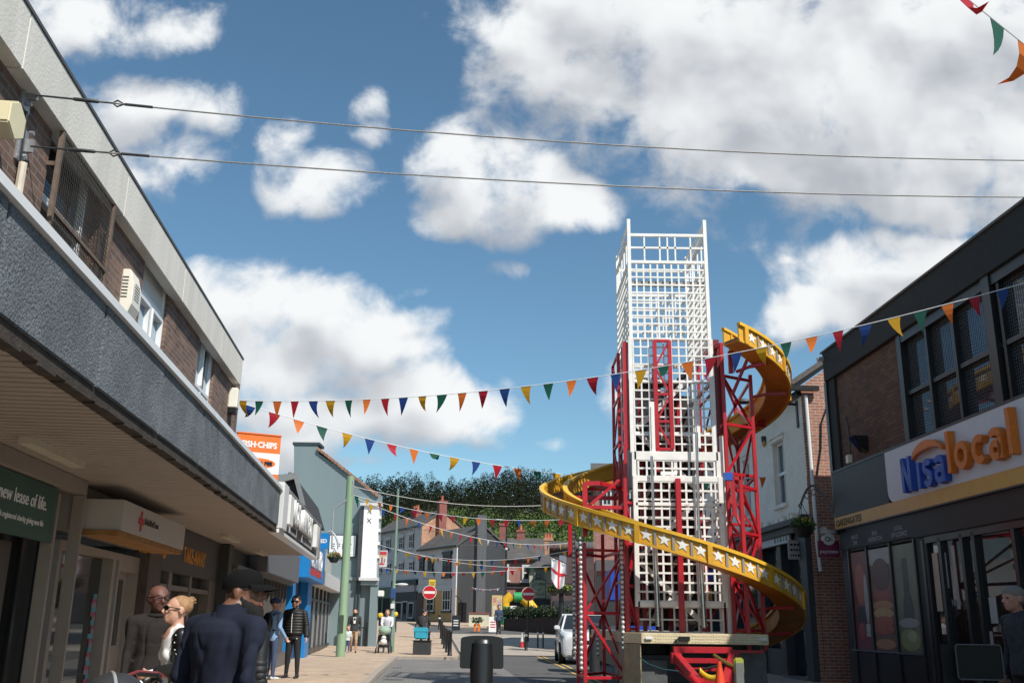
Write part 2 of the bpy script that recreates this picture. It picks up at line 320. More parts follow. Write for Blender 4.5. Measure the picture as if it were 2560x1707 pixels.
def left_building():
    e=FL.empty('shop_building','two storey brown brick shop building with pebbledash canopy over sandy paving','building')
    L0,L1=1.0,18.9
    pf=.13; L1=FL.at(597,1000,0)[0]; Lp,ztop=FL.at(608,900,pf); zpar=FL.at(604,968,pf)[1]; zc=3.31; zs=2.70; cx=1.44
    cage=(8.2,9.75,4.3,5.80); w1=(11.55,13.0,4.35,5.80); w2=(15.0,16.5,4.35,5.80)
    # read window edges off their places on the wall
    a=FL.at(142,265)[0]; b=FL.at(265,460)[0]; cage=(a,b,4.1,5.8)
    a=FL.at(365,640)[0]; b=FL.at(428,710)[0]; w1=(a,b,4.2,5.8)
    a=FL.at(500,835)[0]; b=FL.at(540,885)[0]; w2=(a,b,4.2,5.8)
    m=MB(); wall_with_holes(m,-.28,0,L0,L1,3.25,ztop-.06,[cage,w1,w2]); m.box(-6,-.28,L1-.28,L1,2.6,ztop-.06); m.box(-6,-.28,L0,L0+.25,0,ztop-.06)
    m.build('wall',BR_L,e)
    m=MB(); m.box(-6,pf-.02,L0,Lp-.03,ztop-.09,ztop-.02); m.build('roof',mat('grey roofing felt',(.06,.06,.065),.9,bump=.3),e)
    m=MB()
    y=L0
    while y<Lp-.02:
        y2=min(y+3.05,Lp); m.box(-.02,pf,y,y2-.012,zpar,ztop); y=y2
    m.build('parapet_fascia',M_CONC,e,bevel=.006)
    m=MB(); m.box(-.04,pf+.012,L0,Lp+.02,ztop,ztop+.035); m.build('roof_edge_trim',mat('dark lead trim',(.07,.07,.07),.6),e)
    # canopy
    m=MB(); m.box(-.02,cx-.1,L0,22.2,zc-.16,zc-.05); m.build('canopy_roof',M_DGREY,e)
    peb=mat('blue grey pebbledash',(.150,.170,.188),.95,var=.35,scale=2.2,bump=.9,bscale=60,two=(.04,.048,.056),tscale=46,tthr=(.48,.74))
    m=MB(); y=L0; i=0
    while y<15.2:
        y2=min(y+1.62,15.24); m.box(cx-.08,cx+.003*(i%2),y,y2-.032,zs+.03,zc-.04); y=y2; i+=1
    m.build('canopy_fascia_panel',peb,e,bevel=.006)
    m=MB(); m.box(cx-.10,cx+.035,L0,15.25,zc-.04,zc+.015); m.build('fascia_capping',M_UPVC,e)
    m=MB(); m.box(cx-.12,cx-.02,L0,15.24,zs-.05,zs+.03)
    for k in range(26): 
        yy=L0+.5+k*.55+rnd.random()*.2; m.box(cx-.10,cx-.015,yy,yy+.08+rnd.random()*.45,zs-.058-rnd.random()*.012,zs-.049)
    m.build('fascia_batten',mat('rotten dark timber',(.045,.035,.028),.9,var=.5,bump=.5),e)
    soff=mat('cream soffit board',(.36,.31,.27),.6,var=.10,scale=2.5)
    m=MB(); y=L0
    while y<22.1:
        m.box(-1.2,cx-.12,y,y+.105,zs,zs+.05); m.box(-1.2,cx-.12,y+.105,y+.13,zs+.03,zs+.05); y+=.13
    m.build('soffit',soff,e)
    for (yy,s) in ((7.6,.5),(16.6,.45),(20.4,.35)):
        f=MB().box(.35,.47,yy,yy+1.3,zs-.055,zs+.0).build('strip_light',mat('old plastic light',(.55,.50,.40),.4),e)
    # windows
    def win(r,kind):
        ya,yb,za,zb=r
        f=MB(); x0,x1=-.13,-.05; t=.055
        f.box(x0,x1,ya,ya+t,za,zb); f.box(x0,x1,yb-t,yb,za,zb); f.box(x0,x1,ya+t,yb-t,zb-t,zb); f.box(x0,x1,ya+t,yb-t,za,za+t)
        yc=(ya+yb)/2
        if kind==1:
            f.box(x0,x1,ya+t,yb-t,zb-.52,zb-.44); f.box(x0+.004,x1+.004,yc-.05,yc+.05,za+t,zb-.52)
            for (p,q) in ((ya+t,yc-.05),(yc+.05,yb-t)):
                f.box(x0+.02,x1+.02,p+.01,p+.05,za+t+.01,zb-.53); f.box(x0+.02,x1+.02,q-.05,q-.01,za+t+.01,zb-.53); f.box(x0+.02,x1+.02,p+.05,q-.05,zb-.58,zb-.53)
        else:
            f.box(x0,x1,yc-.04,yc+.04,za+t,zb-t); f.box(x0+.003,x1+.003,ya+t,yb-t,za+.72,za+.79)
            f.box(x0+.02,x1+.02,ya+t,ya+t+.04,za+.8,zb-t); f.box(x0+.02,x1+.02,yc-.08,yc-.04,za+.8,zb-t)
        o=f.build('window',M_UPVC,e,bevel=.006)
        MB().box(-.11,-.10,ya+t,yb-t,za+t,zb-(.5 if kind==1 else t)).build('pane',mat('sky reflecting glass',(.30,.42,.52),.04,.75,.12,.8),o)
        if kind==1: MB().box(-.11,-.085,ya+t,yb-t,zb-.45,zb-t).build('upper_panel',mat('cream infill panel',(.62,.62,.58),.5),o)
        return o
    win(w1,1); win(w2,2)
    # caged window
    ya,yb,za,zb=cage
    f=MB(); t=.05; f.box(-.16,-.08,ya,ya+t,za,zb); f.box(-.16,-.08,yb-.35,yb-.27,za,zb); f.box(-.16,-.08,ya,yb-.3,5.05,5.13); f.box(-.16,-.08,ya,yb,zb-t,zb)
    o=f.build('window',M_UPVC,e); MB().box(-.15,-.14,ya,yb-.3,za,zb).build('pane',M_GLASS,o); MB().box(-.2,-.09,yb-.27,yb,za,zb).build('brick_reveal',BR_L,o)
    g=MB(); vgrid(e,g,.10,ya-.02,yb+.02,za,5.86,.048,.005); gg=g.build('wire_mesh_guard',mat('rusty mesh wire',(.05,.045,.04),.7,.5),e)
    g=MB()
    for yy in (ya-.03,yb+.03): g.box(.085,.125,yy-.025,yy+.025,za-.1,5.9)
    g.box(.09,.12,ya,yb,4.86,4.90); g.box(.0,.10,ya-.04,ya-.02,5.3,5.34); g.box(.0,.10,yb+.02,yb+.04,5.3,5.34)
    g.build('guard_frame',M_RUST,gg)
    # ground floor shopfronts ------------------------------------------------
    cream=mat('cream painted aluminium',(.28,.24,.205),.5,var=.08)
    brown=mat('dark brown timber',(.07,.045,.035),.6,var=.3)
    # charity shop nearest (green sign band)
    m=MB(); m.box(-.02,.10,L0,10.24,2.55,2.695); m.box(-.02,.10,10.19,10.24,0,2.55); m.box(-.10,.02,9.66,9.72,0,2.5); m.build('shopfront_frame',cream,e,bevel=.005)
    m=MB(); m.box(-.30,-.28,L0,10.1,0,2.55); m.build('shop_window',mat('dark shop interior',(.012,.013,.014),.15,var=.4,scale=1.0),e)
    m=MB(); m.box(-.27,-.22,8.3,9.3,0,2.0); m.build('door',mat('beige door leaf',(.09,.075,.06),.6),e)
    MB().box(-.19,-.12,9.85,9.98,0,2.5).build('black_post',M_BLACK,e); MB().box(-.28,-.12,7.9,7.98,0,2.0).build('black_post',M_BLACK,e)
    # next bay (shutter housing, windows, door)
    m=MB(); m.box(-.25,-.02,10.24,14.2,2.2,2.69); m.build('shutter_housing',cream,e,bevel=.01)
    m=MB(); m.box(-.28,-.10,10.24,14.5,2.02,2.1); m.box(-.28,-.10,12.2,12.32,0,2.02); m.box(-.28,-.10,12.45,12.52,0,2.02); m.box(-.28,-.10,13.35,13.42,0,2.02); m.box(-.28,-.10,12.52,13.35,1.9,2.02); m.box(-.28,-.1,10.24,10.34,0,2.02)
    m.build('window_frame',cream,e)
    m=MB(); m.box(-.24,-.23,10.34,12.2,.0,2.02); m.build('shop_window',mat('reflecting shop window',(.05,.055,.055),.04,.5,.5,.9),e)
    m=MB(); m.box(-.26,-.22,12.52,13.35,0,1.9); d=m.build('door',cream,e)
    MB().box(-.219,-.21,12.7,13.15,1.0,1.8).build('door_pane',M_GLASS,d)
    m=MB(); m.box(-.3,.02,13.42,14.15,0,2.2); m.build('brown_pillar',brown,e,bevel=.01)
    # take-away bay
    m=MB(); m.box(-.28,-.05,14.15,18.9,2.0,2.69); m.build('fascia_board',mat('dark sign board',(.045,.042,.040),.5),e)
    m=MB()
    for (a,b) in ((14.2,14.3),(15.1,15.3),(16.6,16.75),(18.3,18.9)): m.box(-.28,-.08,a,b,0,2.0)
    m.box(-.28,-.09,14.3,18.3,1.75,1.82); m.box(-.28,-.09,14.3,18.3,0,.35)
    m.build('window_frame',mat('bronze shop frame',(.16,.13,.11),.4),e)
    MB().box(-.25,-.24,14.2,18.9,.3,2).build('shop_window',mat('takeaway glass',(.05,.05,.045),.05,.4,.7,1.5),e)
    for (a,b,z0,z1,c) in ((14.45,14.8,1.0,1.6,(.35,.03,.03)),(14.42,14.82,1.22,1.32,(.5,.5,.5)),(15.5,15.8,1.5,1.7,(.4,.4,.38)),(17.0,17.4,1.2,1.5,(.3,.2,.08)),(15.9,16.4,1.1,1.35,(.25,.2,.1))):
        MB().box(-.238,-.234+rnd.random()*.003,a,b,z0,z1).build('window_poster',mat('poster %.2f %.2f'%(c[0],c[1]),c,.5),e)
    m=MB(); m.box(-.35,.12,18.9,19.35,0,2.69); m.build('dark_pillar',mat('dark pillar',(.03,.03,.03),.5),e)
    # colourful window display strip by the door
    dm=[mat('display '+nm,c,.6) for c,nm in (((.30,.09,.14),'pink'),((.10,.27,.32),'turquoise'),((.25,.21,.25),'lilac'))]; m=MB()
    for k in range(26):
        m.cur=k%3; m.box(-.228+.001*(k%3),-.215+.001*(k%3),11.95+.12*rnd.random(),12.12+.06*rnd.random(),.3+k*.05,.352+k*.05)
    m.build('window_display',dm,e)
    return e
LB=left_building()

# signs under the canopy
def flat_txt(s,size,ext,m,parent,F,y,z,x,dirn,**k):
    # text on a facade: dirn=+1 text reads towards +y (right-hand facades seen from the street reads -y)
    X=(0,dirn,0); return text(s,size,ext,m,parent,basis((x,y,z),X,(0,0,1)),**k)
g=FL.empty('charity_sign','dark green shop sign reading a new lease of life in white','sign')
y0,z0=FL.at(0,1345,.0); MB().box(-.02,.02,5.5,9.62,2.02,2.54).build('sign_panel',mat('dark green sign',(.012,.075,.055),.4,var=.25,scale=1.5),g)
MWT=mat('white lettering',(.75,.75,.75),.5,var=.02)
text('Give a new lease of life.',.172,.003,MWT,g,basis((.025,9.36,2.30),(0,1,0),(0,0,1)),align='RIGHT')
text('A registered charity giving new life',.075,.002,MWT,g,basis((.025,9.33,2.15),(0,1,0),(0,0,1)),align='RIGHT')
g=FL.empty('charity_box_sign','white projecting box sign with a red cross and grey lettering above a shop shutter','sign')
yb0=10.5; yb1=FL.at(461,1345,.41)[0]; MB().box(.0,.41,yb0,yb1,2.23,2.55).build('sign_box',mat('white sign box',(.46,.43,.40),.45,var=.04),g,bevel=.006)
MRED=mat('sign red',(.50,.015,.02),.45)
yc=FL.at(354,1290,.41)[0]; m=MB(); m.box(.411,.417,yc-.03,yc+.03,2.28,2.50); m.box(.411,.4172,yc-.11,yc+.11,2.355,2.425); m.build('red_cross',MRED,g)
text('BritishRedCross',.105,.003,mat('grey lettering',(.06,.05,.05),.5),g,basis((.415,yc+.15,2.37),(0,1,0),(0,0,1)),sx=.95)
MB().box(.02,.39,yb0-.03,yb1,2.17,2.225).build('orange_valance',mat('orange brown timber',(.30,.14,.035),.7,var=.4,scale=5),g)
g=FL.empty('takeaway_sign','dark fascia sign with orange hand painted food take-away letters','sign')
MOR=mat('orange lettering',(.55,.24,.03),.6)
text('HOT FOOD',.36,.004,MOR,g,basis((-.03,13.05,2.17),(0,1,0),(0,0,1)),off=.008,sx=.80)
text('TAKE-AWAY',.33,.004,MOR,g,basis((-.03,15.7,2.19),(0,1,0),(0,0,1)),off=.006,sx=.92)
MB().box(-.048,-.036,14.2,18.6,2.06,2.66).build('backing_board',mat('dark sign board'   ,(.045,.042,.040),.5),g)

# wall boxes, brackets
def wallthing(name,label,cat,parts,group=None):
    e=FL.empty(name,label,cat,group=group)
    for nm,mb,mt,bv in parts: mb.build(nm,mt,e,bevel=bv)
    return e
CRM=mat('cream plastic',(.72,.64,.42),.45,var=.05)
y,z=FL.at(8,300,.12)
mb=MB(); hexa=[(0.03,y+.18*math.cos(a),z+.17*math.sin(a)) for a in [R(30+60*k) for k in range(6)]]
mb.prism(hexa,(.20,0,0)); wallthing('alarm_box','hexagonal cream alarm box on the brick wall beside the caged window','alarm box',[('casing',mb,CRM,.012),('back_plate',MB().box(0,.03,y-.12,y+.12,z-.15,z+.15),M_DGREY,0)])
IV=mat('ivory plastic',(.80,.76,.66),.4,var=.03)
y,z=FL.at(326,750,.05); y-=.1
mb=MB(); prof=[(0,y-.16,z+.30),(.0,y-.16,z-.26),(.09,y-.16,z-.26),(.14,y-.16,z-.12),(.14,y-.16,z+.12),(.09,y-.16,z+.30)]
mb.prism(prof,(0,.36,0)); ve=MB(); [ve.box(.1405,.143,y-.08,y+.12,z-.04+k*.035,z-.03+k*.035) for k in range(6)]; [ve.box(.01,.08,y-.163,y-.160,z-.05+k*.04,z-.035+k*.04) for k in range(7)]
wallthing('alarm_siren','ivory alarm siren box with louvres beside the white double window','alarm box',[('casing',mb,IV,.01),('louvre',ve,M_DGREY,0)])
y,z=FL.at(579,1008,.05)
wallthing('security_light','white security light box near the end of the brick wall','light',[('casing',MB().box(0,.17,y-.12,y+.15,z-.10,z+.28),IV,.015),('lens',MB().box(.01,.15,y-.10,y+.13,z-.2,z-.101),M_BLACK,.01)])
for (px,py,lab,low) in ((78,235,'upper cable bracket bolted to the brick wall beside the cage',0),(65,365,'lower cable bracket with a pipe below it beside the cage',1)):
    y,z=FL.at(px,py,.05)
    e=FL.empty('cable_bracket',lab,'bracket')
    MB().box(0,.025,y-.09,y+.09,z-.16,z+.16).build('plate',M_STEEL,e,bevel=.004)
    MB().box(.025,.11,y-.015,y+.015,z-.06,z+.06).tube([(.06,y,z+.12),(.10,y,z+.12)],.02).tube([(.03,y,z-.10),(.07,y,z-.10)],.02).build('lug',M_STEEL,e)
    if low:
        MB().tube([(.05,y,z-.16),(.05,y,3.32)],.035).build('pipe',mat('cream pipe',(.62,.55,.45),.6,var=.2),e,smooth=True)
        MB().tube([(.04,y+.09,z-.1),(.04,y+.09,3.3)],.022).build('conduit',M_RUST,e,smooth=True)
    else:
        MB().tube([(.03,y+.02,z-.16),(.035,y+.05,z-.6),(.03,y+.07,z-1.1),(.03,y+.1,3.3)],.010,6).build('conduit',M_BLACK,e)
# the two span cables
def cable(name,label,a,b,sag,r,m,group=None,n=40,knots=None):
    a=Vector(a); b=Vector(b); pts=[a.lerp(b,i/n)-Vector((0,0,sag*4*(i/n)*(1-i/n))) for i in range(n+1)]
    e=empty(name,a,0,label,'cable',group)
    mb=MB().tube([p-a for p in pts],r,6); mb.build('wire',m,e,smooth=True)
    return e,pts
MCAB=mat('steel rope',(.30,.29,.27),.5,.5,var=.3,scale=40)
for (s,t,lab,sg) in (((86,238),(2760,402),'upper steel span cable crossing the street',.16),((76,366),(2760,493),'lower steel span cable crossing the street',.13)):
    y,z=FL.at(s[0],s[1],.11); a=FL.M@Vector((.11,y,z)); b=atY(t[0],t[1],10.3)
    e,pts=cable('span_cable',lab,a,b,sg,.007,MCAB,'steel cables across the street')
    d=(pts[4]-pts[0]).normalized()
    mb=MB().tube([Vector((0,0,0)),d*.30,d*.32,d*.5,d*.52,d*.62],[.009,.009,.017,.017,.008,.008],8)
    mb.tube([d*.62+Vector((0,0,.0)),d*.66+Vector((0,0,.03)),d*.72,d*.66-Vector((0,0,.03))],.008,6,closed=True); mb.tube([d*.72,d*.95],.013,8)
    mb.build('turnbuckle',M_DGREY,e,smooth=True)
# orange fish and chips projecting sign
y=22.4
def fish():
    e=FL.empty('hanging_sign','orange and white projecting fish and chips sign rising above the canopy','sign')
    xl=FL.M.inverted()@atY(593,1085,y); xr=FL.M.inverted()@atY(702,1092,y+.45)
    X=Vector((xr.x-xl.x,xr.y-xl.y,0)); w=X.length; X.normalize(); o=Vector((xl.x,xl.y,0)); zt=xr.z; H=1.32
    n=X.cross(Vector((0,0,1)))
    def P(a,zz,c=0): return o+X*a+Vector((0,0,zz))+n*c
    def slab(a0,a1,z0,z1,c0,c1): 
        return MB().prism([P(a0,z0,c0),P(a1,z0,c0),P(a1,z1,c0),P(a0,z1,c0)],n*(c1-c0))
    OR=mat('bright orange sign',(.85,.17,.02),.4,var=.05); WH=mat('sign white',(.80,.79,.77),.4,var=.03)
    slab(0,w,zt-H,zt,-.04,.04).build('sign_panel',OR,e)
    slab(-.01,w+.01,zt,zt+.03,-.06,.06).build('frame',OR,e)
    slab(.0,w,zt-.78-.12,zt-.42,.041,.045).build('white_band',WH,e)
    lens=[P(.22+.62*math.cos(t)*.62+.32,zt-.66+.115*math.sin(t),.046) for t in [2*PI*k/28 for k in range(28)]]
    MB().prism(lens,n*.004).build('orange_oval',OR,e)
    B=lambda a,zz,c: basis(P(a,zz,c),X,(0,0,1))
    def fit(t_,sz,x0_,x1_,zz,c,m_):
        o_=text(t_,sz,.003,m_,None,off=.008); xs=[v.co.x for v in o_.data.vertices]; k_=(x1_-x0_)/(max(xs)-min(xs)); o_.data.transform(B(x0_,zz,c)@Matrix.Diagonal((k_,1,1,1))@Matrix.Translation((-min(xs),0,0))); o_.parent=e
    fit('FISH·CHIPS',.19,.12,w-.08,zt-.30,.045,WH); fit('PUKKA PIES',.12,.30,w-.16,zt-.705,.054,M_BLACK); fit('TAKE AWAY',.22,.10,w-.12,zt-1.16,.045,WH)
fish()
# white letter box sign at the canopy end
def kebab():
    e=FL.empty('canopy_sign','black canopy end sign with tall raised white block letters','sign')
    x=1.44; y0=15.24; y1=22.3; z0=2.72; z1=3.36
    MB().box(x-.10,x+.0,y0+.5,y1,z0+.02,z1).build('sign_panel',M_BLACK,e)
    MB().box(x-.12,x+.06,y0,y0+.62,z0-.03,z1+.05).build('end_panel',mat('white end board',(.62,.62,.62),.5,var=.06,streak=True),e,bevel=.01)
    MB().box(x-.12,x+.05,y0+.62,y1,z1,z1+.03).box(x-.12,x+.05,y1,y1+.3,z0-.05,z1+.05).build('frame',mat('grey frame',(.25,.25,.25),.5),e)
    MB().box(x-.14,x+.02,y0,y1+.2,z0-.09,z0-.035).build('lower_trim',M_UPVC,e)
    W2=mat('raised white letter',(.74,.74,.72),.45,var=.08)
    MB().box(x+.001,x+.09,15.95,16.45,z0+.10,z1-.06).box(x+.001,x+.09,21.1,21.75,z0+.1,z1-.06).build('white_block',W2,e,bevel=.008)
    text('LOS',.50,.04,W2,e,basis((x+.05,16.7,z0+.22),(0,1,0),(0,0,1)),sx=1.05,off=.02)
    text('AMIGOS',.50,.04,W2,e,basis((x+.05,18.2,z0+.22),(0,1,0),(0,0,1)),sx=1.0,off=.02)
    for (a,b,t) in ((16.7,17.8,'KEBABS'),(18.8,20.9,'OPEN 5PM-1AM')):
        MB().box(x+.002,x+.02,a,b,z0+.03,z0+.18).build('small_plate',mat('grey plate',(.40,.39,.38),.5),e)
        text(t,.13,.003,M_BLACK,e,basis((x+.024,a+.05,z0+.06),(0,1,0),(0,0,1)),sx=1.1*(b-a)/1.1/ (len(t)*.09))
kebab()

# row of shops further along the left
def shops():
    e=FL.empty('shop_row','low row of shops beyond the canopy with shuttered grey front','building')
    GR=mat('grey render',(.20,.20,.21),.8,var=.12,bump=.2)
    MB().box(-6,-.05,19.4,29.8,0,3.35).build('wall',mat('dark shopfront',(.03,.03,.032),.4),e)
    m=MB(); m.box(-.05,.35,22.5,29.6,2.35,3.1); m.build('fascia',mat('grey fascia board',(.13,.13,.14),.6),e,bevel=.01)
    m=MB(); 
    for k in range(14): m.box(-.05,.12,19.5+k*.71,19.55+k*.71,.3,2.3)
    m.box(-.05,.2,19.5,29.6,2.27,2.35); m.box(-.05,.12,19.5,29.6,.1,.45); m.build('window_frame',mat('aluminium frame dark',(.10,.09,.085),.4),e)
    for (a,z0,z1,c) in ((20.5,1.0,1.7,(.35,.3,.12)),(24.2,.8,1.9,(.5,.42,.12)),(25.4,.7,2.1,(.42,.33,.15)),(27.3,1.1,1.7,(.4,.4,.4))):
        MB().box(-.03,-.02,a,a+.55,z0,z1).build('window_poster',mat('poster %.2f %.2f'%(c[0],c[1]),c,.5),e)
    m=MB(); m.prism([(-6,19.4,3.3),(.1,19.4,3.3),(.1,29.8,3.3),(-6,29.8,3.3)],(0,0,.12)); m.build('roof',M_DGREY,e)
    # betting shop
    BL=mat('betting shop blue',(.01,.20,.52),.4,var=.06)
    e=FL.empty('betting_shop','betting shop with bright blue pilasters and a boxed blue fascia','building')
    MB().box(-6,-.1,29.8,36.2,0,3.5).build('wall',mat('navy shopfront',(.01,.03,.09),.4),e)
    MB().box(-.1,.18,29.85,30.6,0,2.7).build('pilaster',BL,e,bevel=.01); MB().box(-.1,.18,34.6,36.2,0,2.7).build('pilaster',BL,e,bevel=.01)
    MB().box(-.05,.55,30.3,36.4,2.55,3.75).build('fascia_box',BL,e,bevel=.01)
    text('BETFRED',.85,.02,MWT,e,basis((.56,30.9,2.95),(0,1,0),(0,0,1)),sx=1.25,off=.02)
    MB().box(.551,.556,31.0,35.0,2.68,2.9).build('red_stripe',MRED,e)
    e=empty('projecting_sign',FL.M@Vector((.55,33,3.6)),FL.a,'small blue projecting sign with white letters high on the betting shop','sign')
    a=atY(800,1330,32.5); p=FL.M.inverted()@a
    q=e.matrix_basis.inverted()@a if False else None
    e.location=(0,0,0); e.rotation_euler=(0,0,0)
    aa=atY(778,1331,32.5); bb=atY(822,1329,32.5); cc=atY(820,1369,32.5); e.location=aa
    w=bb.x-aa.x; h=bb.z-cc.z
    MB().box(0,w,0,.12,-h,0).build('sign_panel',BL,e,bevel=.01)
    text('BETFRED',.17,.003,MWT,e,basis((w-.04,-.004,-h*.62),(1,0,0),(0,0,1)),align='RIGHT',off=.006)
    # white shop
    e=FL.empty('white_shop','white framed shop with full height windows between the betting shop and the green pole','building')
    MB().box(-6,-.05,36.2,51.5,0,4.2).build('wall',mat('pale shop wall',(.40,.40,.38),.8),e)
    MB().box(-.05,.5,36.5,50.8,2.55,3.1).build('fascia',mat('grey white fascia',(.55,.55,.54),.6,var=.1),e,bevel=.01)
    m=MB()
    for k in range(8): m.box(-.05,.06,36.3+k*2.05,36.48+k*2.05,0,2.55)
    m.box(-.05,.05,36.3,51,0,.3); m.box(-.05,.05,36.3,51,2.0,2.1); m.build('window_frame',mat('dark frame',(.05,.05,.05),.4),e)
    MB().box(-.04,-.02,36.4,51,.3,2.0).build('shop_window',mat('white blind behind glass',(.50,.52,.53),.15,var=.1,scale=1),e)
    e=FL.empty('small_gabled_building','low dark gabled building behind the canopy sign','building')
    m=MB(); A=[(-.6,25.0,3.3),(-2.0,25.0,4.6),(-3.5,25,3.3)]
    a=atY(682,1197,27); b=atY(737,1190,27); c=atY(757,1262,27); d=atY(640,1262,27)
    I=FL.I; a,b,c,d=[I@v for v in (a,b,c,d)]; 
    MB().prism([a,b,c,d],(0,8,0)).build('roof',mat('dark slate gable',(.035,.035,.037),.8),e)
    g=I@atY(690,1186,26.9); h=I@atY(742,1184,26.9)
    MB().prism([I@atY(676,1196,26.8),I@atY(690,1186,26.8),I@atY(740,1184,26.8),I@atY(744,1190,26.8),I@atY(762,1262,26.8),I@atY(752,1262,26.8),I@atY(735,1196,26.8),I@atY(700,1206,26.8)],(0,.3,0)).build('bargeboard',mat('grey lead flashing',(.22,.23,.23),.7),e)
shops()
# ------------------------------------------------------------------ right side
def T(o,s,size,ext,m,y,z,x,**k):   # text on the right-hand facades (reads away to near)
    return text(s,size,ext,m,o,basis((x,y,z),(0,-1,0),(0,0,1)),**k)
def conv_store():
    e=FR.empty('convenience_store','dark fronted two storey brick convenience store with large white and yellow fascia','building')
    Y1=22.0; Y0=4.0; zt=7.46; zg=6.78
    DK=mat('charcoal cladding',(.032,.030,.028),.75,var=.12,spec=.3)
    # upper wall with strip window
    wy1=FR.at(2247,848)[0]; wy0=8.2
    m=MB(); wall_with_holes(m,0,.3,Y0,Y1,3.3,zg+.1,[(wy0,wy1,4.6,6.80)]); m.box(.3,8,Y1-.3,Y1,0,zt-.1); m.box(.31,8,Y0,Y0+.3,0,zt-.1); m.build('wall',BR_R,e)
    m=MB(); m.box(-.11,.05,Y0,Y1+.06,zg,zt).box(-.06,.05,Y1-.42,Y1+.02,3.3,zg); m.build('fascia',DK,e,bevel=.01)
    m=MB(); m.box(-.15,8,Y0,Y1+.09,zt,zt+.04); m.build('roof',mat('grey roof edge',(.12,.115,.10),.7),e)
    MB().box(-.26,-.11,Y1-.06,Y1+.04,zt-.20,zt-.1).build('gutter_outlet',M_STEEL,e)
    # strip window: heavy frame, mullions, mesh
    f=MB(); x0,x1=-.02,.14
    ws=[wy1,wy1-.16]; f.box(x0-.04,x1,wy1-.16,wy1+.02,4.6,6.8); f.box(x0-.03,x1,wy0,wy1,4.6,4.68); f.box(x0-.03,x1,wy0,wy1,6.6,6.8)
    py=[wy1-.16]; k=0
    pans=[]
    y=wy1-.16
    for w in (1.0,1.0,1.15,.35,1.0,1.0,1.0,1.2,.4,1.1):
        y2=y-w
        if y2<wy0: break
        f.box(x0-(.02 if w>.5 else -.0),x1,y2-.04,y2+.04,4.68,6.6)
        if w>1.1: f.box(x0-.06,x1,y2-.22,y2+.02,4.62,6.8)
        pans.append((y2+.04,y-.04)); y=y2
    f.box(x0+.01,x1,wy0,wy1,5.56,5.64)
    o=f.build('window',mat('black metal frame',(.018,.018,.02),.4),e)
    rg=mat('reflective upper glass',(.10,.11,.13),.05,.75,.2,.7)
    MB().box(.10,.11,wy0,wy1,4.65,6.7).build('pane',rg,o)
    g=MB()
    for (a,b) in pans:
        n=max(2,int((b-a)/.055))
        for i in range(n): g.box(.05,.054,a+i*(b-a)/n,a+i*(b-a)/n+.006,4.68,6.6)
    for i in range(34): g.box(.0505,.0535,wy0,wy1-.2,4.7+i*.056,4.705+i*.056)
    g.build('mesh_grille',mat('dark mesh',(.11,.11,.11),.6,.3),o)
    MB().box(-.03,.0,wy1+.4,wy1+.9,0,0).v
    # black vertical post at the far corner
    m=MB(); m.box(-.10,.1,Y1-.02,Y1+.12,3.3,zg); m.build('corner_post',M_BLACK,e)
    # ground floor
    S1=FR.at(2285,1345)[0]; # near edge of last poster pane
    m=MB()
    m.box(-.06,.3,Y0,Y1,2.95,3.42)   # soffit/shutter box
    m.box(-.09,.0,Y0,S1-.2,2.92,3.02)
    m.box(-.02,.3,S1,Y1,0,.84); m.box(-.02,.3,S1,Y1,2.90,2.98)
    pl=[FR.at(px,1345)[0] for px in (2122,2167,2226,2288)]
    for y in pl: m.box(-.05,.3,y-.05,y+.05,0,2.95)
    m.box(-.03,.3,Y1-.3,Y1,0,3.0)
    m.box(-.03,.3,S1-.55,S1-.05,0,2.95)
    m.build('shopfront_frame',mat('black shopfront',(.016,.015,.015),.5,spec=.35),e,bevel=.006)
    m=MB(); m.box(-.055,-.05,pl[3],Y1-.2,.86,.885)
    for y in pl: m.box(-.058,-.05,y-.012,y+.012,.88,2.9)
    m.build('frame_edge',mat('brushed edge',(.20,.20,.20),.3,.8),e)
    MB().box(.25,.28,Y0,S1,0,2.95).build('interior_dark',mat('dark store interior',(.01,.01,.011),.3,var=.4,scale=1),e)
    # door and windows towards the camera
    yd=[FR.at(px,1450)[0] for px in (2330,2345,2375,2395,2432,2455)]
    m=MB()
    for px in (2318,2362,2418,2449,2552): 
        y=FR.at(px,1450)[0]; m.box(-.04,.1,y-.05,y+.05,0,2.86)
    m.box(-.04,.1,Y0,S1-.5,2.80,2.95); m.box(-.04,.1,Y0,FR.at(2449,1450)[0],0,.5)
    m.build('door_frame',mat('black door frame',(.02,.02,.021),.3),e)
    MB().box(.03,.04,Y0,S1-.5,.0,2.8).build('shop_window',mat('dark reflecting shop glass',(.07,.07,.075),.03,.8,.25,.8),e)
    for (a,b,z0,z1,c) in ((2333,2347,1.62,2.62,(.52,.42,.32)),(2352,2357,1.3,1.8,(.35,.3,.28)),(2364,2368,2.0,2.6,(.4,.4,.4)),(2383,2391,1.65,2.7,(.42,.35,.3)),(2437,2441,2.0,2.5,(.5,.5,.5)),(2463,2480,1.42,1.82,(.42,.42,.42)),(2455,2462,1.0,1.3,(.4,.35,.33))):
        q=(FR.at(b,1450)[0],FR.at(a,1450)[0]); MB().box(.018,.026,q[0],q[1],z0,z1).build('window_sticker',mat('sticker %.2f %.2f'%(c[0],c[1]),c,.5),e)
    T(e,'NISA',.16,.002,mat('grey lettering pale',(.35,.35,.35),.5),FR.at(2373,1470)[0],1.70,.02)
    # poster panes
    P=[(pl[1]+.05,pl[0]-.05),(pl[2]+.05,pl[1]-.05),(pl[3]+.05,pl[2]-.05)]
    cols=[mat('red poster',(.20,.035,.03),.35,var=.5,scale=2.5),mat('brown food poster',(.20,.10,.05),.35,var=.4,scale=3),mat('olive drinks poster',(.16,.17,.11),.35,var=.4,scale=2)]
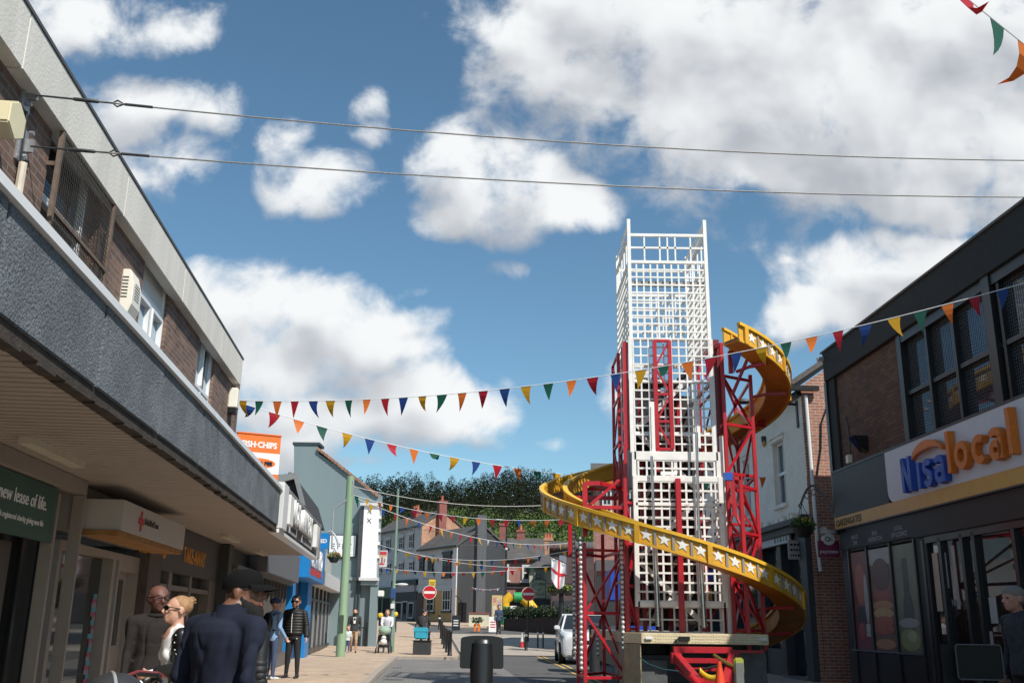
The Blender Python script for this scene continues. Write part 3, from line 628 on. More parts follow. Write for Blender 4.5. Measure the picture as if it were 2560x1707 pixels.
    for i,(a,b) in enumerate(P):
        p=MB().box(-.02,-.012,a,b,.89,2.86).build('poster',cols[i],e)
        c=(a+b)/2; w=(b-a)
        def el(nm,cy,cz,ry,rz,col,lay=.0): 
            MB().prism([(-.0205-lay,cy+ry*math.cos(t),cz+rz*math.sin(t)) for t in [2*PI*k/20 for k in range(20)]],(-.002,0,0)).build(nm,mat(nm.replace('_',' ')+' %.2f'%col[0],col,.4),p)
        def bx(nm,a1,b1,z0,z1,col,lay=0): MB().box(-.0225-lay,-.0205-lay,a1,b1,z0,z1).build(nm,mat(nm.replace('_',' ')+' %.2f'%col[0],col,.4),p)
        if i==0:
            el('pizza',c,2.2,w*.32,.42,(.40,.10,.06)); el('drink',c-w*.3,1.9,w*.12,.5,(.45,.40,.38),.003); bx('dark_shape',c-w*.2,c+w*.3,1.2,1.75,(.02,.02,.02),.001); el('can',c+w*.1,1.25,w*.2,.18,(.35,.05,.04),.004); bx('white_box',c-w*.4,c-w*.15,1.15,1.4,(.45,.45,.43),.003)
        elif i==1:
            bx('white_top',a,b,2.55,2.86,(.45,.43,.40)); el('dark_arch',c,2.35,w*.42,.32,(.12,.05,.04),.003); 
            for q,(zz,cc) in enumerate(((1.95,(.35,.08,.05)),(1.75,(.50,.24,.10)),(1.60,(.55,.35,.14)),(1.45,(.42,.10,.05)),(1.3,(.42,.36,.30)),(1.02,(.50,.22,.07)))): el('food_layer',c,zz,w*.46,.10,cc,.003+.002*q)
        else:
            bx('bottle',c-w*.12,c+w*.1,1.55,2.6,(.05,.055,.05),.001); el('bottle_body',c-.02,1.6,w*.22,.42,(.06,.06,.055),.002); el('white_dish',c,1.42,w*.45,.09,(.34,.32,.30),.004); el('salad',c,1.12,w*.44,.2,(.28,.30,.10),.005); el('salad_leaf',c-w*.1,1.18,w*.2,.1,(.42,.44,.25),.008)
    for i,(l1,l2) in enumerate((('SNACK','TIME'),('MEAL','INSPIRATION'),('LOCAL','OFF-LICENCE'))):
        a,b=P[i]; c=(a+b)/2
        T(e,l1,.12,.001,mat('dim lettering',(.30,.30,.30),.5),c,3.13,-.065,align='CENTER',off=.003); T(e,l2,.12,.001,mat('dim lettering',(.3,.3,.3),.5),c,3.01,-.065,align='CENTER',off=.003)
    return e
conv_store()
def store_sign():
    e=FR.empty('fascia_sign','long shop fascia sign with raised blue and orange letters on white above a yellow strip','sign')
    x=-.11; Y1=21.98; Y0=4.5; zb=3.41; zs=3.66; zt=4.64
    yw=FR.at(2225,1130,x)[0]
    MB().box(x,.0,yw+.25,Y1+.05,zs,zt).build('grey_panel',mat('glossy grey panel',(.035,.038,.042),.45,var=.15,spec=.25),e,bevel=.006)
    r=.22; pts=[(x,Y0,zs),(x,yw+.26-r,zs)]
    pts=[(x-.004,Y0,zt)]+[(x-.004,yw+.26,zt)]+[(x-.004,yw+.26-r+r*math.cos(t),zs+r+r*math.sin(t)) for t in [ -k*PI/2/8 for k in range(9)]]+[(x-.004,Y0,zs)]
    MB().prism(pts,(.09,0,0)).build('white_panel',mat('white sign panel',(.60,.60,.63),.35,var=.03),e)
    MB().box(x-.006,.0,Y0,Y1+.07,zb,zs-.002).build('yellow_strip',mat('golden yellow strip',(.62,.33,.06),.4,var=.08),e)
    MB().box(x-.01,.0,Y0,Y1+.07,zt,zt+.05).box(x-.01,.02,Y0,Y1+.07,zb-.03,zb-.002).build('sign_edge',M_DGREY,e)
    T(e,'OAKENGATES',.20,.003,mat('brown lettering',(.07,.035,.02),.5),Y1-.02,zb+.05,x-.01,sx=1.12,off=.004)
    BL=mat('raised blue letters',(.02,.085,.42),.4,var=.08); OG=mat('raised orange letters',(.66,.17,.015),.4,var=.12,scale=14)
    d=.075
    yl=FR.at(2262,1215,x-d)[0]; yr=FR.at(2550,1140,x-d)[0]
    # stroke built letters
    def letters(spec,y,z,h,m,w,name):
        for ch,adv in spec:
            mb=MB(); t=.155*h/.9 if w is None else w; xx0,xx1=x-2*d+.02,x-.004
            def bar(y0,z0,y1,z1):
                dy,dz=y1-y0,z1-z0; L=math.hypot(dy,dz); ny,nz=-dz/L*t/2,dy/L*t/2
                mb.prism([(xx0,y-(y0-ny),z+z0-nz),(xx0,y-(y1-ny),z+z1-nz),(xx0,y-(y1+ny),z+z1+nz),(xx0,y-(y0+ny),z+z0+nz)],(xx1-xx0,0,0))
            def arc(cy,cz,ry,rz,a0,a1,n=14):
                P=[]
                for i in range(n+1):
                    a=R(a0+(a1-a0)*i/n); P.append((cy+(ry)*math.cos(a),cz+(rz)*math.sin(a)))
                full=abs(a1-a0)>=359
                O=[];I=[]
                for i,(p,q) in enumerate(P):
                    a=R(a0+(a1-a0)*i/n); nx,nz=math.cos(a)*rz,math.sin(a)*ry; l=math.hypot(nx,nz); nx/=l; nz/=l
                    O.append((p+nx*t/2,q+nz*t/2)); I.append((p-nx*t/2,q-nz*t/2))
                o=len(mb.v); vs=[]
                for (p,q),(u,v) in zip(O,I):
                    for X in (xx0,xx1): vs.append((X,y-p,z+q)); vs.append((X,y-u,z+v))
                fs=[]
                for i in range(n):
                    b=4*i; c=b+4; fs+= [(b,c,c+1,b+1),(b+2,b+3,c+3,c+2),(b,b+2,c+2,c),(b+1,c+1,c+3,b+3)]
                if not full: fs+=[(0,1,3,2),(4*n,4*n+2,4*n+3,4*n+1)]
                mb._add(vs,fs)
            H=h; xh=h*.68; wd=.26*h/.9*1.15
            if ch=='N': bar(t/2,0,t/2,H*.95); bar(t/2,H*.92,t/2+wd*1.25,H*.04); bar(t/2+wd*1.25,0,t/2+wd*1.25,H*.95)
            if ch=='i': bar(t/2,0,t/2,xh)
            if ch=='l': bar(t/2,0,t/2,H*1.02)
            if ch=='o': arc(wd,xh/2,wd-t/2,xh/2-t/2,0,360)
            if ch=='c': arc(wd,xh/2,wd-t/2,xh/2-t/2,48,312)
            if ch=='s': arc(wd*.72,xh*.73,wd*.5,xh*.19,20,270,10); arc(wd*.72,xh*.30,wd*.52,xh*.22,90,-160,10)
            if ch=='a': arc(wd*.85,xh*.30,wd*.55,xh*.22,0,360); bar(wd*1.45,0,wd*1.45,xh*.75); arc(wd*.85,xh*.66,wd*.62,xh*.25,0,150,8)
            mb.build(name,m,e,bevel=.008); y-=adv
        return y
    z0=3.83
    wd=(yl-yr)
    h=.60
    u=wd/ (0.62+.23+.40+.46+.22+.56+.48+.56+.22)
    y=letters((('N',.62*u),('i',.23*u),('s',.40*u),('a',.46*u)),yl,z0-.10,h*1.12,BL,.118,'blue_letter')
    letters((('l',.24*u),('o',.56*u),('c',.50*u),('a',.54*u),('l',.22*u)),y-.02,z0+.0,h*1.16,OG,.125,'orange_letter')
    mb=MB(); n=16; y1=yl-.52*u; y2=yl-1.62*u; xx0,xx1=x-2*d+.0,x-.05; vs=[]; fs=[]
    for i in range(n+1):
        t=i/n; a=R(165-150*t); cy=(y1+y2)/2; ry=(y1-y2)/2*1.05
        th=.03+.05*math.sin(PI*min(1,t*1.15))
        yy=cy-ry*math.cos(a)*-1 if False else cy+ry*math.cos(PI-a)*1
        yy=cy+ry*(-math.cos(a)); zz=z0+.40+.22*math.sin(a)
        for X in (xx0,xx1): vs.append((X,yy,zz+th)); vs.append((X,yy,zz-th))
    for i in range(n): b=4*i;c=b+4; fs+=[(b,c,c+1,b+1),(b+2,b+3,c+3,c+2),(b,b+2,c+2,c),(b+1,c+1,c+3,b+3)]
    fs+=[(0,1,3,2),(4*n,4*n+2,4*n+3,4*n+1)]
    mb._add(vs,fs).build('orange_swoosh',OG,e,bevel=.006)
store_sign()
def smalls_right():
    # speaker / flood lamp box on the brick
    y,z=FR.at(2152,1105,-.1)
    e=FR.empty('flood_light','black wedge floodlight on the brick wall above the grey sign panel','light')
    MB().prism([(0,y-.14,z+.12),(-.30,y-.14,z+.12),(-.05,y-.14,z-.20),(0,y-.14,z-.2)],(0,.3,0)).build('housing',M_BLACK,e,bevel=.01)
    MB().prism([(-.302,y-.12,z+.10),(-.308,y-.12,z+.10),(-.07,y-.12,z-.20),(-.064,y-.12,z-.20)],(0,.26,0)).build('lens',M_GLASS,e)
    y,z=FR.at(2122,1147,-.06)
    e=FR.empty('junction_box','small white junction box with thin cable near the far edge of the brick wall','box')
    MB().box(-.10,0,y-.06,y+.08,z-.09,z+.09).build('casing',IV,e,bevel=.01)
    MB().tube([(-.02,y,z+.09),(-.02,y,z+.75),(-.02,y+.10,z+.95),(-.02,y+.3,z+.98)],.012,6).build('cable',M_BLACK,e)
    # projecting payment sign
    e=empty('projecting_sign',atY(2047,1392,22.4),0,'crimson projecting payment sign with white circle logo hung at the far corner of the store','sign')
    w=(atY(2100,1390,22.4)-atY(2047,1392,22.4)).x; h=.50
    MB().box(0,w,0,.08,0,.36).build('sign_panel',mat('crimson panel',(.16,.012,.06),.4),e,bevel=.005)
    MB().lathe([(.0,-.02),(.135,-.02),(.135,.09),(.0,.09)],24,(w*.52,0,.40),'y',cap=False).build('logo_disc',mat('sign disc white',(.55,.55,.55),.4),e)
    mb=MB().tube([(w*.52-.03+.045*math.cos(t),-.026,.40+.045*math.sin(t)) for t in [2*PI*k/14 for k in range(14)]],.011,6,closed=True)
    mb.tube([(w*.52+.01,-.026,.43),(w*.52+.04,-.026,.36)],.010,6).ball((w*.52+.07,-.026,.425),.013).ball((w*.52+.07,-.026,.37),.013).build('logo_mark',M_BLACK,e)
    text('payzone',.125,.002,mat('pale lettering',(.6,.6,.6),.5),e,basis((w*.5,-.004,.09),(1,0,0),(0,0,1)),align='CENTER')
    MB().box(w*.5-.06,w+.06,.01,.07,h+.04,h+.10).box(w*.2,w*.42,-.1,.10,h+.02,h+.16).build('bracket',mat('white bracket',(.5,.5,.5),.5),e)
smalls_right()
def bridal_building():
    e=FR.empty('rendered_building','cream rendered two storey building with dark shopfront and brick side wall beyond the slide','building')
    Ya,Yb=24.0,36.0; ze=7.1
    CR=mat('aged cream render',(.80,.73,.64),.9,var=.08,bump=.15,two=(.68,.62,.54),tscale=1.2,tthr=(.5,.8))
    def wr(a,b): r=FR.rect(a,b,0); return r
    w1=(25.75,26.85,4.45,6.10); w2=(29.9,30.9,4.45,6.10)
    a,b=FR.at(1930,1110)[0],FR.at(1968,1262)[0]; w1=(b,a,4.42,6.1)
    a,b=FR.at(1857,1160)[0],FR.at(1880,1300)[0]; w2=(b,a,4.42,6.1)
    m=MB(); wall_with_holes(m,0,.3,Ya+.02,Yb,3.9,ze,[w1,w2]); m.build('wall',CR,e)
    BRP=brick('pale red brick',(.40,.17,.11),(.28,.12,.085),(.42,.38,.33),'x',var=.35)
    m=MB(); m.prism([(.003,Ya,0),(7,Ya,0),(7,Ya,9.0),(3.6,Ya,9.6),(.003,Ya,ze+.05)],(0,.3,0)); m.build('side_wall',BRP,e)
    m=MB(); m.prism([(-.35,Ya-.12,ze-.02),(3.6,Ya-.12,ze+2.62),(3.6,Ya-.12,ze+2.8),(-.35,Ya-.12,ze+.12)],(0,12.2,0)); m.build('roof',mat('old slate',(.10,.09,.085),.8,var=.3,bump=.3),e)
    m=MB(); m.box(-.42,-.25,Ya-.2,Yb,ze-.06,ze+.07).box(-.42,.4,Ya-.22,Ya-.10,ze-.1,ze+.02).box(-.12,0,Ya-.02,Yb,ze-.20,ze-.06); m.build('gutter',M_BLACK,e)
    for w in (w1,w2):
        f=MB(); ya,yb,za,zb=w; x0,x1=.12,.20; t=.06
        f.box(x0,x1,ya,ya+t,za,zb).box(x0,x1,yb-t,yb,za,zb).box(x0,x1,ya,yb,zb-t,zb).box(x0,x1,ya,yb,za,za+t).box(x0-.02,x1,ya,yb,(za+zb)/2-.04,(za+zb)/2+.04)
        f.box(x0+.01,x1-.01,(ya+yb)/2-.015,(ya+yb)/2+.015,za,zb)
        o=f.build('window',M_UPVC,e); MB().box(.17,.175,ya,yb,za,zb).build('pane',M_WGLASS,o)
        MB().box(-.10,.12,ya-.08,yb+.08,za-.1,za).build('sill',CR,o)
        MB().box(-.05,.0,ya-.1,yb+.1,zb+.02,zb+.12).box(-.09,.0,ya-.14,yb+.14,zb+.12,zb+.16).build('hood',CR,o)
    # rustic cornice over the shopfront
    m=MB(); m.box(-.30,.05,Ya-.05,Yb,3.55,3.72).box(-.42,.05,Ya-.1,Yb,3.72,3.86).box(-.2,.05,Ya+.03,Yb,3.86,3.96); m.build('cornice',mat('dark cornice',(.05,.052,.052),.6,var=.2),e,bevel=.01)
    m=MB(); 
    for k in range(9): m.box(-.34-.05*rnd.random(),-.1,Ya+.1+k*.33+.1*rnd.random(),Ya+.3+k*.33+.12*rnd.random(),3.862,3.93+.12*rnd.random())
    m.build('broken_render',CR,e,bevel=.01)
    DKS=mat('charcoal shopfront',(.045,.05,.055),.55,var=.15)
    m=MB(); m.box(-.1,.3,Ya+.02,Yb,3.36,3.56)
    for (a,b) in ((Ya+.02,Ya+.5),(26.0,26.35),(28.0,28.3),(31.5,31.9),(34.5,36)): m.box(-.14,.3,a,b,0,3.4)
    m.box(-.06,.3,26.35,36,0,.75)
    m.build('shopfront',DKS,e,bevel=.01)
    MB().box(.1,.12,Ya,Yb,.2,3.4).build('shop_window',mat('dark bridal window',(.03,.035,.04),.06,.2,.3,.9),e)
    m=MB(); m.box(.2,.25,Ya+.5,26,.15,2.4); m.build('door',mat('dark door',(.02,.02,.022),.4),e)
    MB().box(.05,.9,26.7,27.5,.9,2.7).build('window_display',mat('white dress',(.45,.45,.45),.8),e) if False else None
    MB().box(-.25,.2,Ya+.4,26.1,.0,.14).build('doorstep',mat('grey step',(.18,.17,.16),.8),e)
    MB().tube([(.10,Ya-.06,6.9),(.12,Ya-.06,3.2),(.15,Ya-.06,2.6)],.045,8).build('drainpipe',M_UPVC,e,smooth=True)
    MB().tube([(.75,Ya-.03,6.9),(.45,Ya-.03,6.2),(.40,Ya-.03,5.6),(.25,Ya-.03,4.9)],.02,6).build('cable',M_BLACK,e)
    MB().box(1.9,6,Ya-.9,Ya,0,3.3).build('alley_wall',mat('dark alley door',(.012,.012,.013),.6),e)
    # shop sign
    g=FR.empty('bridal_sign','long pale shop sign board with black letters and green dress figures','sign')
    sa=FR.at(1974,1340,-.2)[0]; 
    MB().box(-.22,-.16,sa,sa+7.2,3.36,3.70).build('sign_panel',mat('pale sign board',(.48,.48,.49),.45),g,bevel=.005)
    text('Bridal  Prom',.27,.002,M_BLACK,g,basis((-.225,sa+4.3,3.45),(0,-1,0),(0,0,1)),sx=1.1)
    for k in range(5):
        yy=sa+1.15-k*.24; MB().prism([(-.224,yy-.07,3.42),(-.224,yy+.07,3.42),(-.224,yy+.02,3.56),(-.224,yy+.03,3.64),(-.224,yy-.03,3.64),(-.224,yy-.02,3.56)],(-.004,0,0)).build('dress_figure',mat('teal print' if k%2 else 'dark print',(.10,.28,.26) if k%2 else (.05,.06,.07),.5),g)
    for (a,b,z0,z1,lab,t1) in ((1972,2020,2.50,2.98,'white notice sign with black handwriting beside the bridal shop door',('COLLECT','WELCOME','ROOM')),):
        y1=FR.at(a,1390,-.3)[0]; g=empty('notice_sign',atY(a,1397,24.6),0,lab,'sign'); w=(atY(b,1397,24.6)-atY(a,1397,24.6)).x
        MB().box(0,w,0,.03,0,.46).build('sign_panel',mat('pale notice',(.42,.42,.43),.5),g)
        for i in range(3): 
            mb=MB(); x=.05
            while x<w-.1: l=.03+.04*rnd.random(); mb.box(x,x+l,-.004,0,.33-i*.13,.38-i*.13); x+=l+.02
            mb.build('lettering',M_BLACK,g)
    g=empty('small_notice',atY(1942,1400,26.3),0,'small white plate hanging inside the dark shop doorway','sign')
    MB().box(0,.2,0,.02,0,.2).build('sign_panel',mat('pale notice',(.42,.42,.43),.5),g); 
    mb=MB(); [mb.box(.03,.17,-.003,0,.05+.05*k,.07+.05*k) for k in range(2)]; mb.build('lettering',M_BLACK,g)
    # lamp on the eaves and wall lamp
    p=FR.M.inverted()@atY(1905,1090,27.6); y,z=FR.at(1905,1092,-.1)
    g=FR.empty('wall_lamp','small yellow lamp fixed on the cream wall beneath the gutter','lamp')
    MB().box(-.12,0,y-.05,y+.05,z-.15,z+.02).build('lamp_body',M_DGREY,g,bevel=.01); MB().lathe([(.03,-.2),(.06,-.1),(.05,0)],10,(-.06,y,z-.08)).build('lamp_glass',mat('amber lamp glass',(.5,.28,.08),.3),g)
    y,z=FR.at(1990,1035,-.05)
    g=FR.empty('street_lamp_arm','grey lamp arm reaching from the cream wall out over the street','lamp')
    MB().box(-.04,0,y-.05,y+.05,z-.35,z+.35).build('wall_plate',M_DGREY,g); MB().tube([(-.03,y,z+.25),(-.9,y+.1,z+.33),(-1.15,y+.1,z+.34)],.035).build('arm',M_DGREY,g,smooth=True)
    MB().ball((-1.35,y+.1,z+.32),(.26,.11,.07)).build('lamp_head',M_DGREY,g,smooth=True)
bridal_building()
LEAF=[mat('leaf green',(.06,.13,.03),.7,var=.3),mat('leaf dark',(.025,.06,.02),.7,var=.3),mat('leaf light',(.12,.20,.05),.7,var=.3)]
def leafball(mb,c,r,n,s,rg,flat=1.0):
    for _ in range(n):
        d=Vector((rg.gauss(0,1),rg.gauss(0,1),rg.gauss(0,1))).normalized()*(r*(.45+.55*rg.random())); d.z*=flat
        p=Vector(c)+d; a=Vector((rg.gauss(0,1),rg.gauss(0,1),rg.gauss(0,1))).normalized(); b=a.cross(Vector((rg.gauss(0,1),rg.gauss(0,1),rg.gauss(0,1)))).normalized()
        k=s*(.6+.8*rg.random()); mb._add([p-a*k,p+b*k*.5,p+a*k,p-b*k*.5],[(0,1,2,3)])
def hanging_basket(loc,r,label,flowers,group='hanging baskets of flowers',pot=(.02,.09,.06),drop=.5,seed=1):
    rg=random.Random(seed); e=empty('hanging_basket',loc,0,label,'flower basket',group)
    MB().lathe([(r*.55,-r*.9),(r*.85,-r*.5),(r,0),(r*.95,.02)],14).build('pot',mat('basket green %.2f'%pot[0],pot,.5),e,smooth=True)
    mb=MB(); leafball(mb,(0,0,r*.25),r*1.25,420,r*.22,rg,.6); mb.build('foliage',LEAF[0],e)
    for nm,c,n in flowers:
        mb=MB(); 
        for _ in range(n):
            d=Vector((rg.gauss(0,1),rg.gauss(0,1),rg.gauss(0,1))).normalized()*r*1.25; d.z=abs(d.z)*.7+r*.1; mb.ball(d,r*.11,6,4)
        mb.build('flowers',mat('petal '+nm,c,.6),e)
    if drop:
        mb=MB()
        for k in range(3): a=2*PI*k/3; mb.tube([(r*math.cos(a),r*math.sin(a),0),(0,0,drop)],.008,5)
        mb.build('chain',M_BLACK,e)
    return e
p=atY(2008,1318,22.6)
hanging_basket(p,.24,'dark hanging basket on the curved bracket beside the brick wall',(('yellow',(.6,.42,.03),10),),pot=(.02,.02,.02),drop=.55,seed=5)
e=empty('basket_bracket',(0,0,0),0,'arched wrought iron bracket holding the dark basket beside the store','bracket')
a=atY(2088,1288,22.1); b=atY(2003,1262,22.6); 
pts=[]
for i in range(15):
    t=i/14; q=a.lerp(b,t); q.z+= .62*math.sin(PI*min(1,t*.98))*(.6+.5*t); pts.append(q)
mb=MB().tube(pts,.028,8); mb.tube([pts[-1],pts[-1]+Vector((-.06,0,-.05)),pts[-1]+Vector((-.02,0,-.12))],.02,6)
for k in (5,8,11): 
    c=pts[k]-Vector((0,0,.16)); mb.tube([c+Vector((.10*math.cos(t)*(1-t/9),0,.10*math.sin(t)*(1-t/9))) for t in [i*.5 for i in range(12)]],.012,5)
mb.tube([pts[-1]+Vector((0,0,0)),p+Vector((0,0,.5))],.012,5)
o=mb.build('iron_arm',mat('grey wrought iron',(.10,.10,.10),.5,.3),e,smooth=True)
e.location=a; o.matrix_parent_inverse=Matrix.Translation(-a)
# ------------------------------------------------------------------ helter skelter on its trailer
M_RED=mat('ride red paint',(.42,.012,.022),.38,var=.18,scale=4)
M_YEL=mat('ride yellow paint',(.66,.35,.028),.48,var=.14,scale=3,two=(.50,.24,.02),tscale=1.3,tthr=(.55,.85))
M_LAT=mat('ride white lattice paint',(.80,.78,.74),.5,var=.12,scale=5,two=(.42,.33,.25),tscale=7,tthr=(.63,.76))
M_STAR=mat('star white',(.80,.79,.76),.4,var=.03)
M_CHR=mat('silver piston',(.60,.60,.60),.25,.9,var=.1)
def lattice(mb,o,U,V,w,h,nu,nv,t,skip=None,dep=None):
    o=Vector(o);U=Vector(U);V=Vector(V);n=U.cross(V); d=dep or t
    for i in range(nu+1):
        if skip and skip(i,None): continue
        a=o+U*(w*i/nu); mb.bar(a,a+V*h,t,d,up=n)
    for j in range(nv+1):
        a=o+V*(h*j/nv)+n*.004; mb.bar(a,a+U*w,t,d,up=n)
def ride():
    e=empty('helter_skelter',(3.2,20.0,0),0,'tall white lattice helter skelter tower with yellow star covered slide and red supports','helter skelter')
    E=Matrix.Translation((-3.2,-20.0,0))
    def B(mb,n,m,smooth=False,bevel=0,parent=None):
        mb.v=[tuple(E@Vector(v)) for v in mb.v]; return mb.build(n,m,parent or e,smooth,bevel)
    x0,x1,yf,yb=2.41,4.0,19.0,21.15
    ztop=atY(1567,549,yf).z; zr=atY(1570,588,yf).z; zl=atY(1570,655,yf).z; zA=atY(1578,848,yf).z; zb=1.2
    m=MB()
    for (x,y) in ((x0,yf),(x1,yf),(x0,yb),(x1,yb)): m.box(x-.035,x+.035,y-.035,y+.035,zb,ztop)
    for z in (zr,zA,zl,6.0,4.95,3.3): 
        for y in (yf,yb): m.box(x0,x1,y-.03,y+.03,z-.03,z+.03)
        for x in (x0,x1): m.box(x-.03,x+.03,yf,yb,z-.03,z+.03)
    for y in (yf,yb): m.box(x0,x1,y-.02,y+.02,zr-.30,zr-.26)
    for k in (2,4,5,6,8): m.box(x0+.16*k-.015,x0+.16*k+.015,yf-.02,yf+.02,zl,zr)
    for x in (x0,x1):
        for k in range(1,5): m.box(x-.015,x+.015,yf+.43*k-.015,yf+.43*k+.015,zl,zr)
        m.bar((x,yf,zr),(x,yb,zr-.0),.05)
    m.bar((x1,yf,zr+.2),(x1,yb,zr+.1),.035); m.bar((x0,yf,ztop-.05),(x0,yb,ztop-.05),.035); m.bar((x1,yf,ztop-.05),(x1,yb,ztop-.05),.035)
    B(m,'tower_frame',M_LAT)
    def panel(name,o,U,w,z0,z1,su,sz,t):
        m=MB(); lattice(m,(o[0],o[1],z0),U,(0,0,1),w,z1-z0,round(w/su),round((z1-z0)/sz),t); B(m,name,M_LAT)
    W=x1-x0; D=yb-yf
    panel('lattice_panel',(x0,yf),(1,0,0),W,zA,zl,.145,.165,.032)
    panel('lattice_panel',(x0,yb),(1,0,0),W,zA+.6,zl,.145,.165,.032)
    panel('lattice_panel',(x0,yf),(0,1,0),D,zA-.1,zl,.165,.165,.030)
    panel('lattice_panel',(x1,yf),(0,1,0),D,zA-.1,zl,.165,.165,.030)
    m=MB(); m.box(x0+.05,x1-.05,yf+.03,yf+.05,8.02,8.14); B(m,'grey_board',mat('faded board',(.30,.27,.24),.7))
    zq=lambda yp,Y: atY(1690,yp,Y).z
    z1130,z1150,z1193,z1205,z1505,z1517=zq(1129,18.78),zq(1151,18.78),zq(1190,18.7),zq(1204,18.7),zq(1503,18.7),zq(1517,18.7)
    panel('lattice_panel',(x0+.03,yf-.06),(1,0,0),W-.06,z1130,zA,.148,.185,.030)
    panel('lattice_panel',(x0+.06,yf-.22),(1,0,0),W-.12,z1193,z1150,.155,.175,.034)
    panel('lattice_panel',(x0-.0,yf-.30),(1,0,0),W,z1505,z1205,.155,.175,.036)
    panel('lattice_panel',(x0+.0,yf-.12),(1,0,0),W-.0,1.2,z1517,.22,.24,.03)
    for (z0,z1,yo) in ((z1150,z1130,-.22),(z1205,z1193,-.30),(z1517,z1505,-.31),(zq(1265,18.7),zq(1256,18.7),-.31)):
        m=MB(); m.box(x0-.02,x1+.02,yf+yo-.03,yf+yo+.03,z0,z1); B(m,'crosspiece',M_LAT,bevel=.006)
    for x in (x0-.02,x1+.02):
        m=MB(); m.box(x-.045,x+.045,yf-.34,yf-.26,z1517,z1193); B(m,'panel_stile',M_LAT,bevel=.006)
        m=MB(); m.box(x-.04,x+.04,yf-.25,yf-.18,z1193,z1130); B(m,'panel_stile',M_LAT)
        m=MB(); m.box(x-.045,x+.03,yf-.08,yf-.03,z1130,zA); B(m,'panel_stile',M_LAT)
    # back and side sheets, inner stairs
    SH=mat('grey inner sheet',(.42,.41,.40),.6,var=.2); DK=mat('dark tread plate',(.035,.028,.025),.6,var=.4)
    m=MB(); m.box(x0+.1,x0+.9,yb-.08,yb-.05,5.0,6.6); m.box(x0+.05,x0+.07,yf+.3,yb-.2,4.0,5.2); B(m,'inner_sheet',SH)
    for fl in range(4):
        z0=1.3+fl*1.28; m=MB(); dr=1 if fl%2 else -1
        for k in range(9):
            t=k/8; xx=x0+.2+(W-.55)*(t if dr>0 else 1-t); m.box(xx-.08,xx+.16,yf+.55,yf+1.5,z0+t*1.2,z0+t*1.2+.045); 
            m.box(xx-.09,xx-.075,yf+.55,yf+1.5,z0+t*1.2-.12,z0+t*1.2+.04)
        B(m,'stair_flight',DK)
        m=MB(); m.box(x0+.1,x1-.1,yf+1.5,yb-.1,z0+1.22,z0+1.27); B(m,'landing',DK)
        m=MB()
        for s in (.5,1.53): m=MB(); m.bar((x0+.15 if dr>0 else x1-.2,yf+s,z0),(x1-.2 if dr>0 else x0+.15,yf+s,z0+1.2),.05,.10); B(m,'stair_stringer',M_LAT)
    # dark canvas backing deep inside
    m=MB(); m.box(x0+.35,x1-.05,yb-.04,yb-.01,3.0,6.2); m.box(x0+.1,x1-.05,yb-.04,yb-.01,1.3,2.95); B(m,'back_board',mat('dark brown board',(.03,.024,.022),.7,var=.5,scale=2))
    # red internal members
    for (x,y,z0,z1) in ((3.05,20.3,1.2,6.6),(3.6,20.6,1.2,6.2),(2.75,20.4,1.2,6.0),(3.9,20.2,1.2,5.9),(3.35,20.9,1.2,5.5)):
        m=MB(); m.box(x-.04,x+.04,y-.04,y+.04,z0,z1); B(m,'red_post',M_RED)
    def px(xp,yp,Y): return atY(xp,yp,Y)
    def post(xa,ya,yb_,Y,w=.08,name='red_post',mt=None,z1=None):
        a=px(xa,ya,Y); b=px(xa,yb_,Y); x=a.x; z0=min(a.z,b.z); m=MB(); m.box(x-w/2,x+w/2,Y-w/2,Y+w/2,max(.02,z0),a.z); return B(m,name,mt or M_RED)
    def truss(p,q,z0,z1,n,w=.07,name='red_truss',ends=True):
        # two posts p,q (x,y) with zigzag bracing
        m=MB(); p=Vector((*p,0)); q=Vector((*q,0)); Z=lambda v,z: Vector((v.x,v.y,z))
        m.bar(Z(p,z0),Z(p,z1),w); m.bar(Z(q,z0),Z(q,z1),w)
        for i in range(n+1):
            z=z0+(z1-z0)*i/n; 
            m.bar(Z(p,z),Z(q,z),w*.7)
            if i<n:
                z2=z0+(z1-z0)*(i+1)/n; a,b=(p,q) if i%2 else (q,p); m.bar(Z(a,z),Z(b,z2),w*.5)
        return B(m,name,M_RED)
    # front ladder truss on the lattice
    za=px(1640,852,18.86).z; zc=px(1640,1180,18.86).z
    xa=px(1637,900,18.86).x; xb=px(1674,900,18.86).x
    truss((xa,18.86),(xb,18.86),px(1640,1122,18.86).z,za,4,.075); m=MB(); m.box(xa-.035,xa+.035,18.83,18.89,zc,px(1640,1122,18.86).z); B(m,'red_post',M_RED)
    m=MB(); m.bar((xa+.04,18.8,zc-.03),(xa+.35,18.8,zc-.03),.07).bar((xa+.33,18.8,zc-.03),(xa+.33,18.8,zc+.3),.06).bar((xa+.33,18.8,zc+.27),(xa+.75,18.8,zc+.27),.06).bar((xa+.72,18.8,zc+.27),(xa+.72,18.8,zc+.75),.07); B(m,'white_bracket',M_LAT)
    # central lower red mast and pistons
    m=MB(); a=px(1694,1196,18.6); b=px(1706,1575,18.6); m.bar((a.x,18.6,a.z),(b.x,18.6,1.15),.10); B(m,'red_mast',M_RED,bevel=.008)
    for (xp,ya,yb_) in ((1629,1140,1322),(1741,1080,1325)):
        a=px(xp,ya,18.6); b=px(xp+6,yb_,18.6); m=MB().tube([(a.x,18.6,a.z),(b.x,18.6,b.z)],.028,10).tube([(b.x,18.6,b.z),(b.x+.03,18.6,1.3)],.05,10); B(m,'piston',M_CHR,smooth=True)
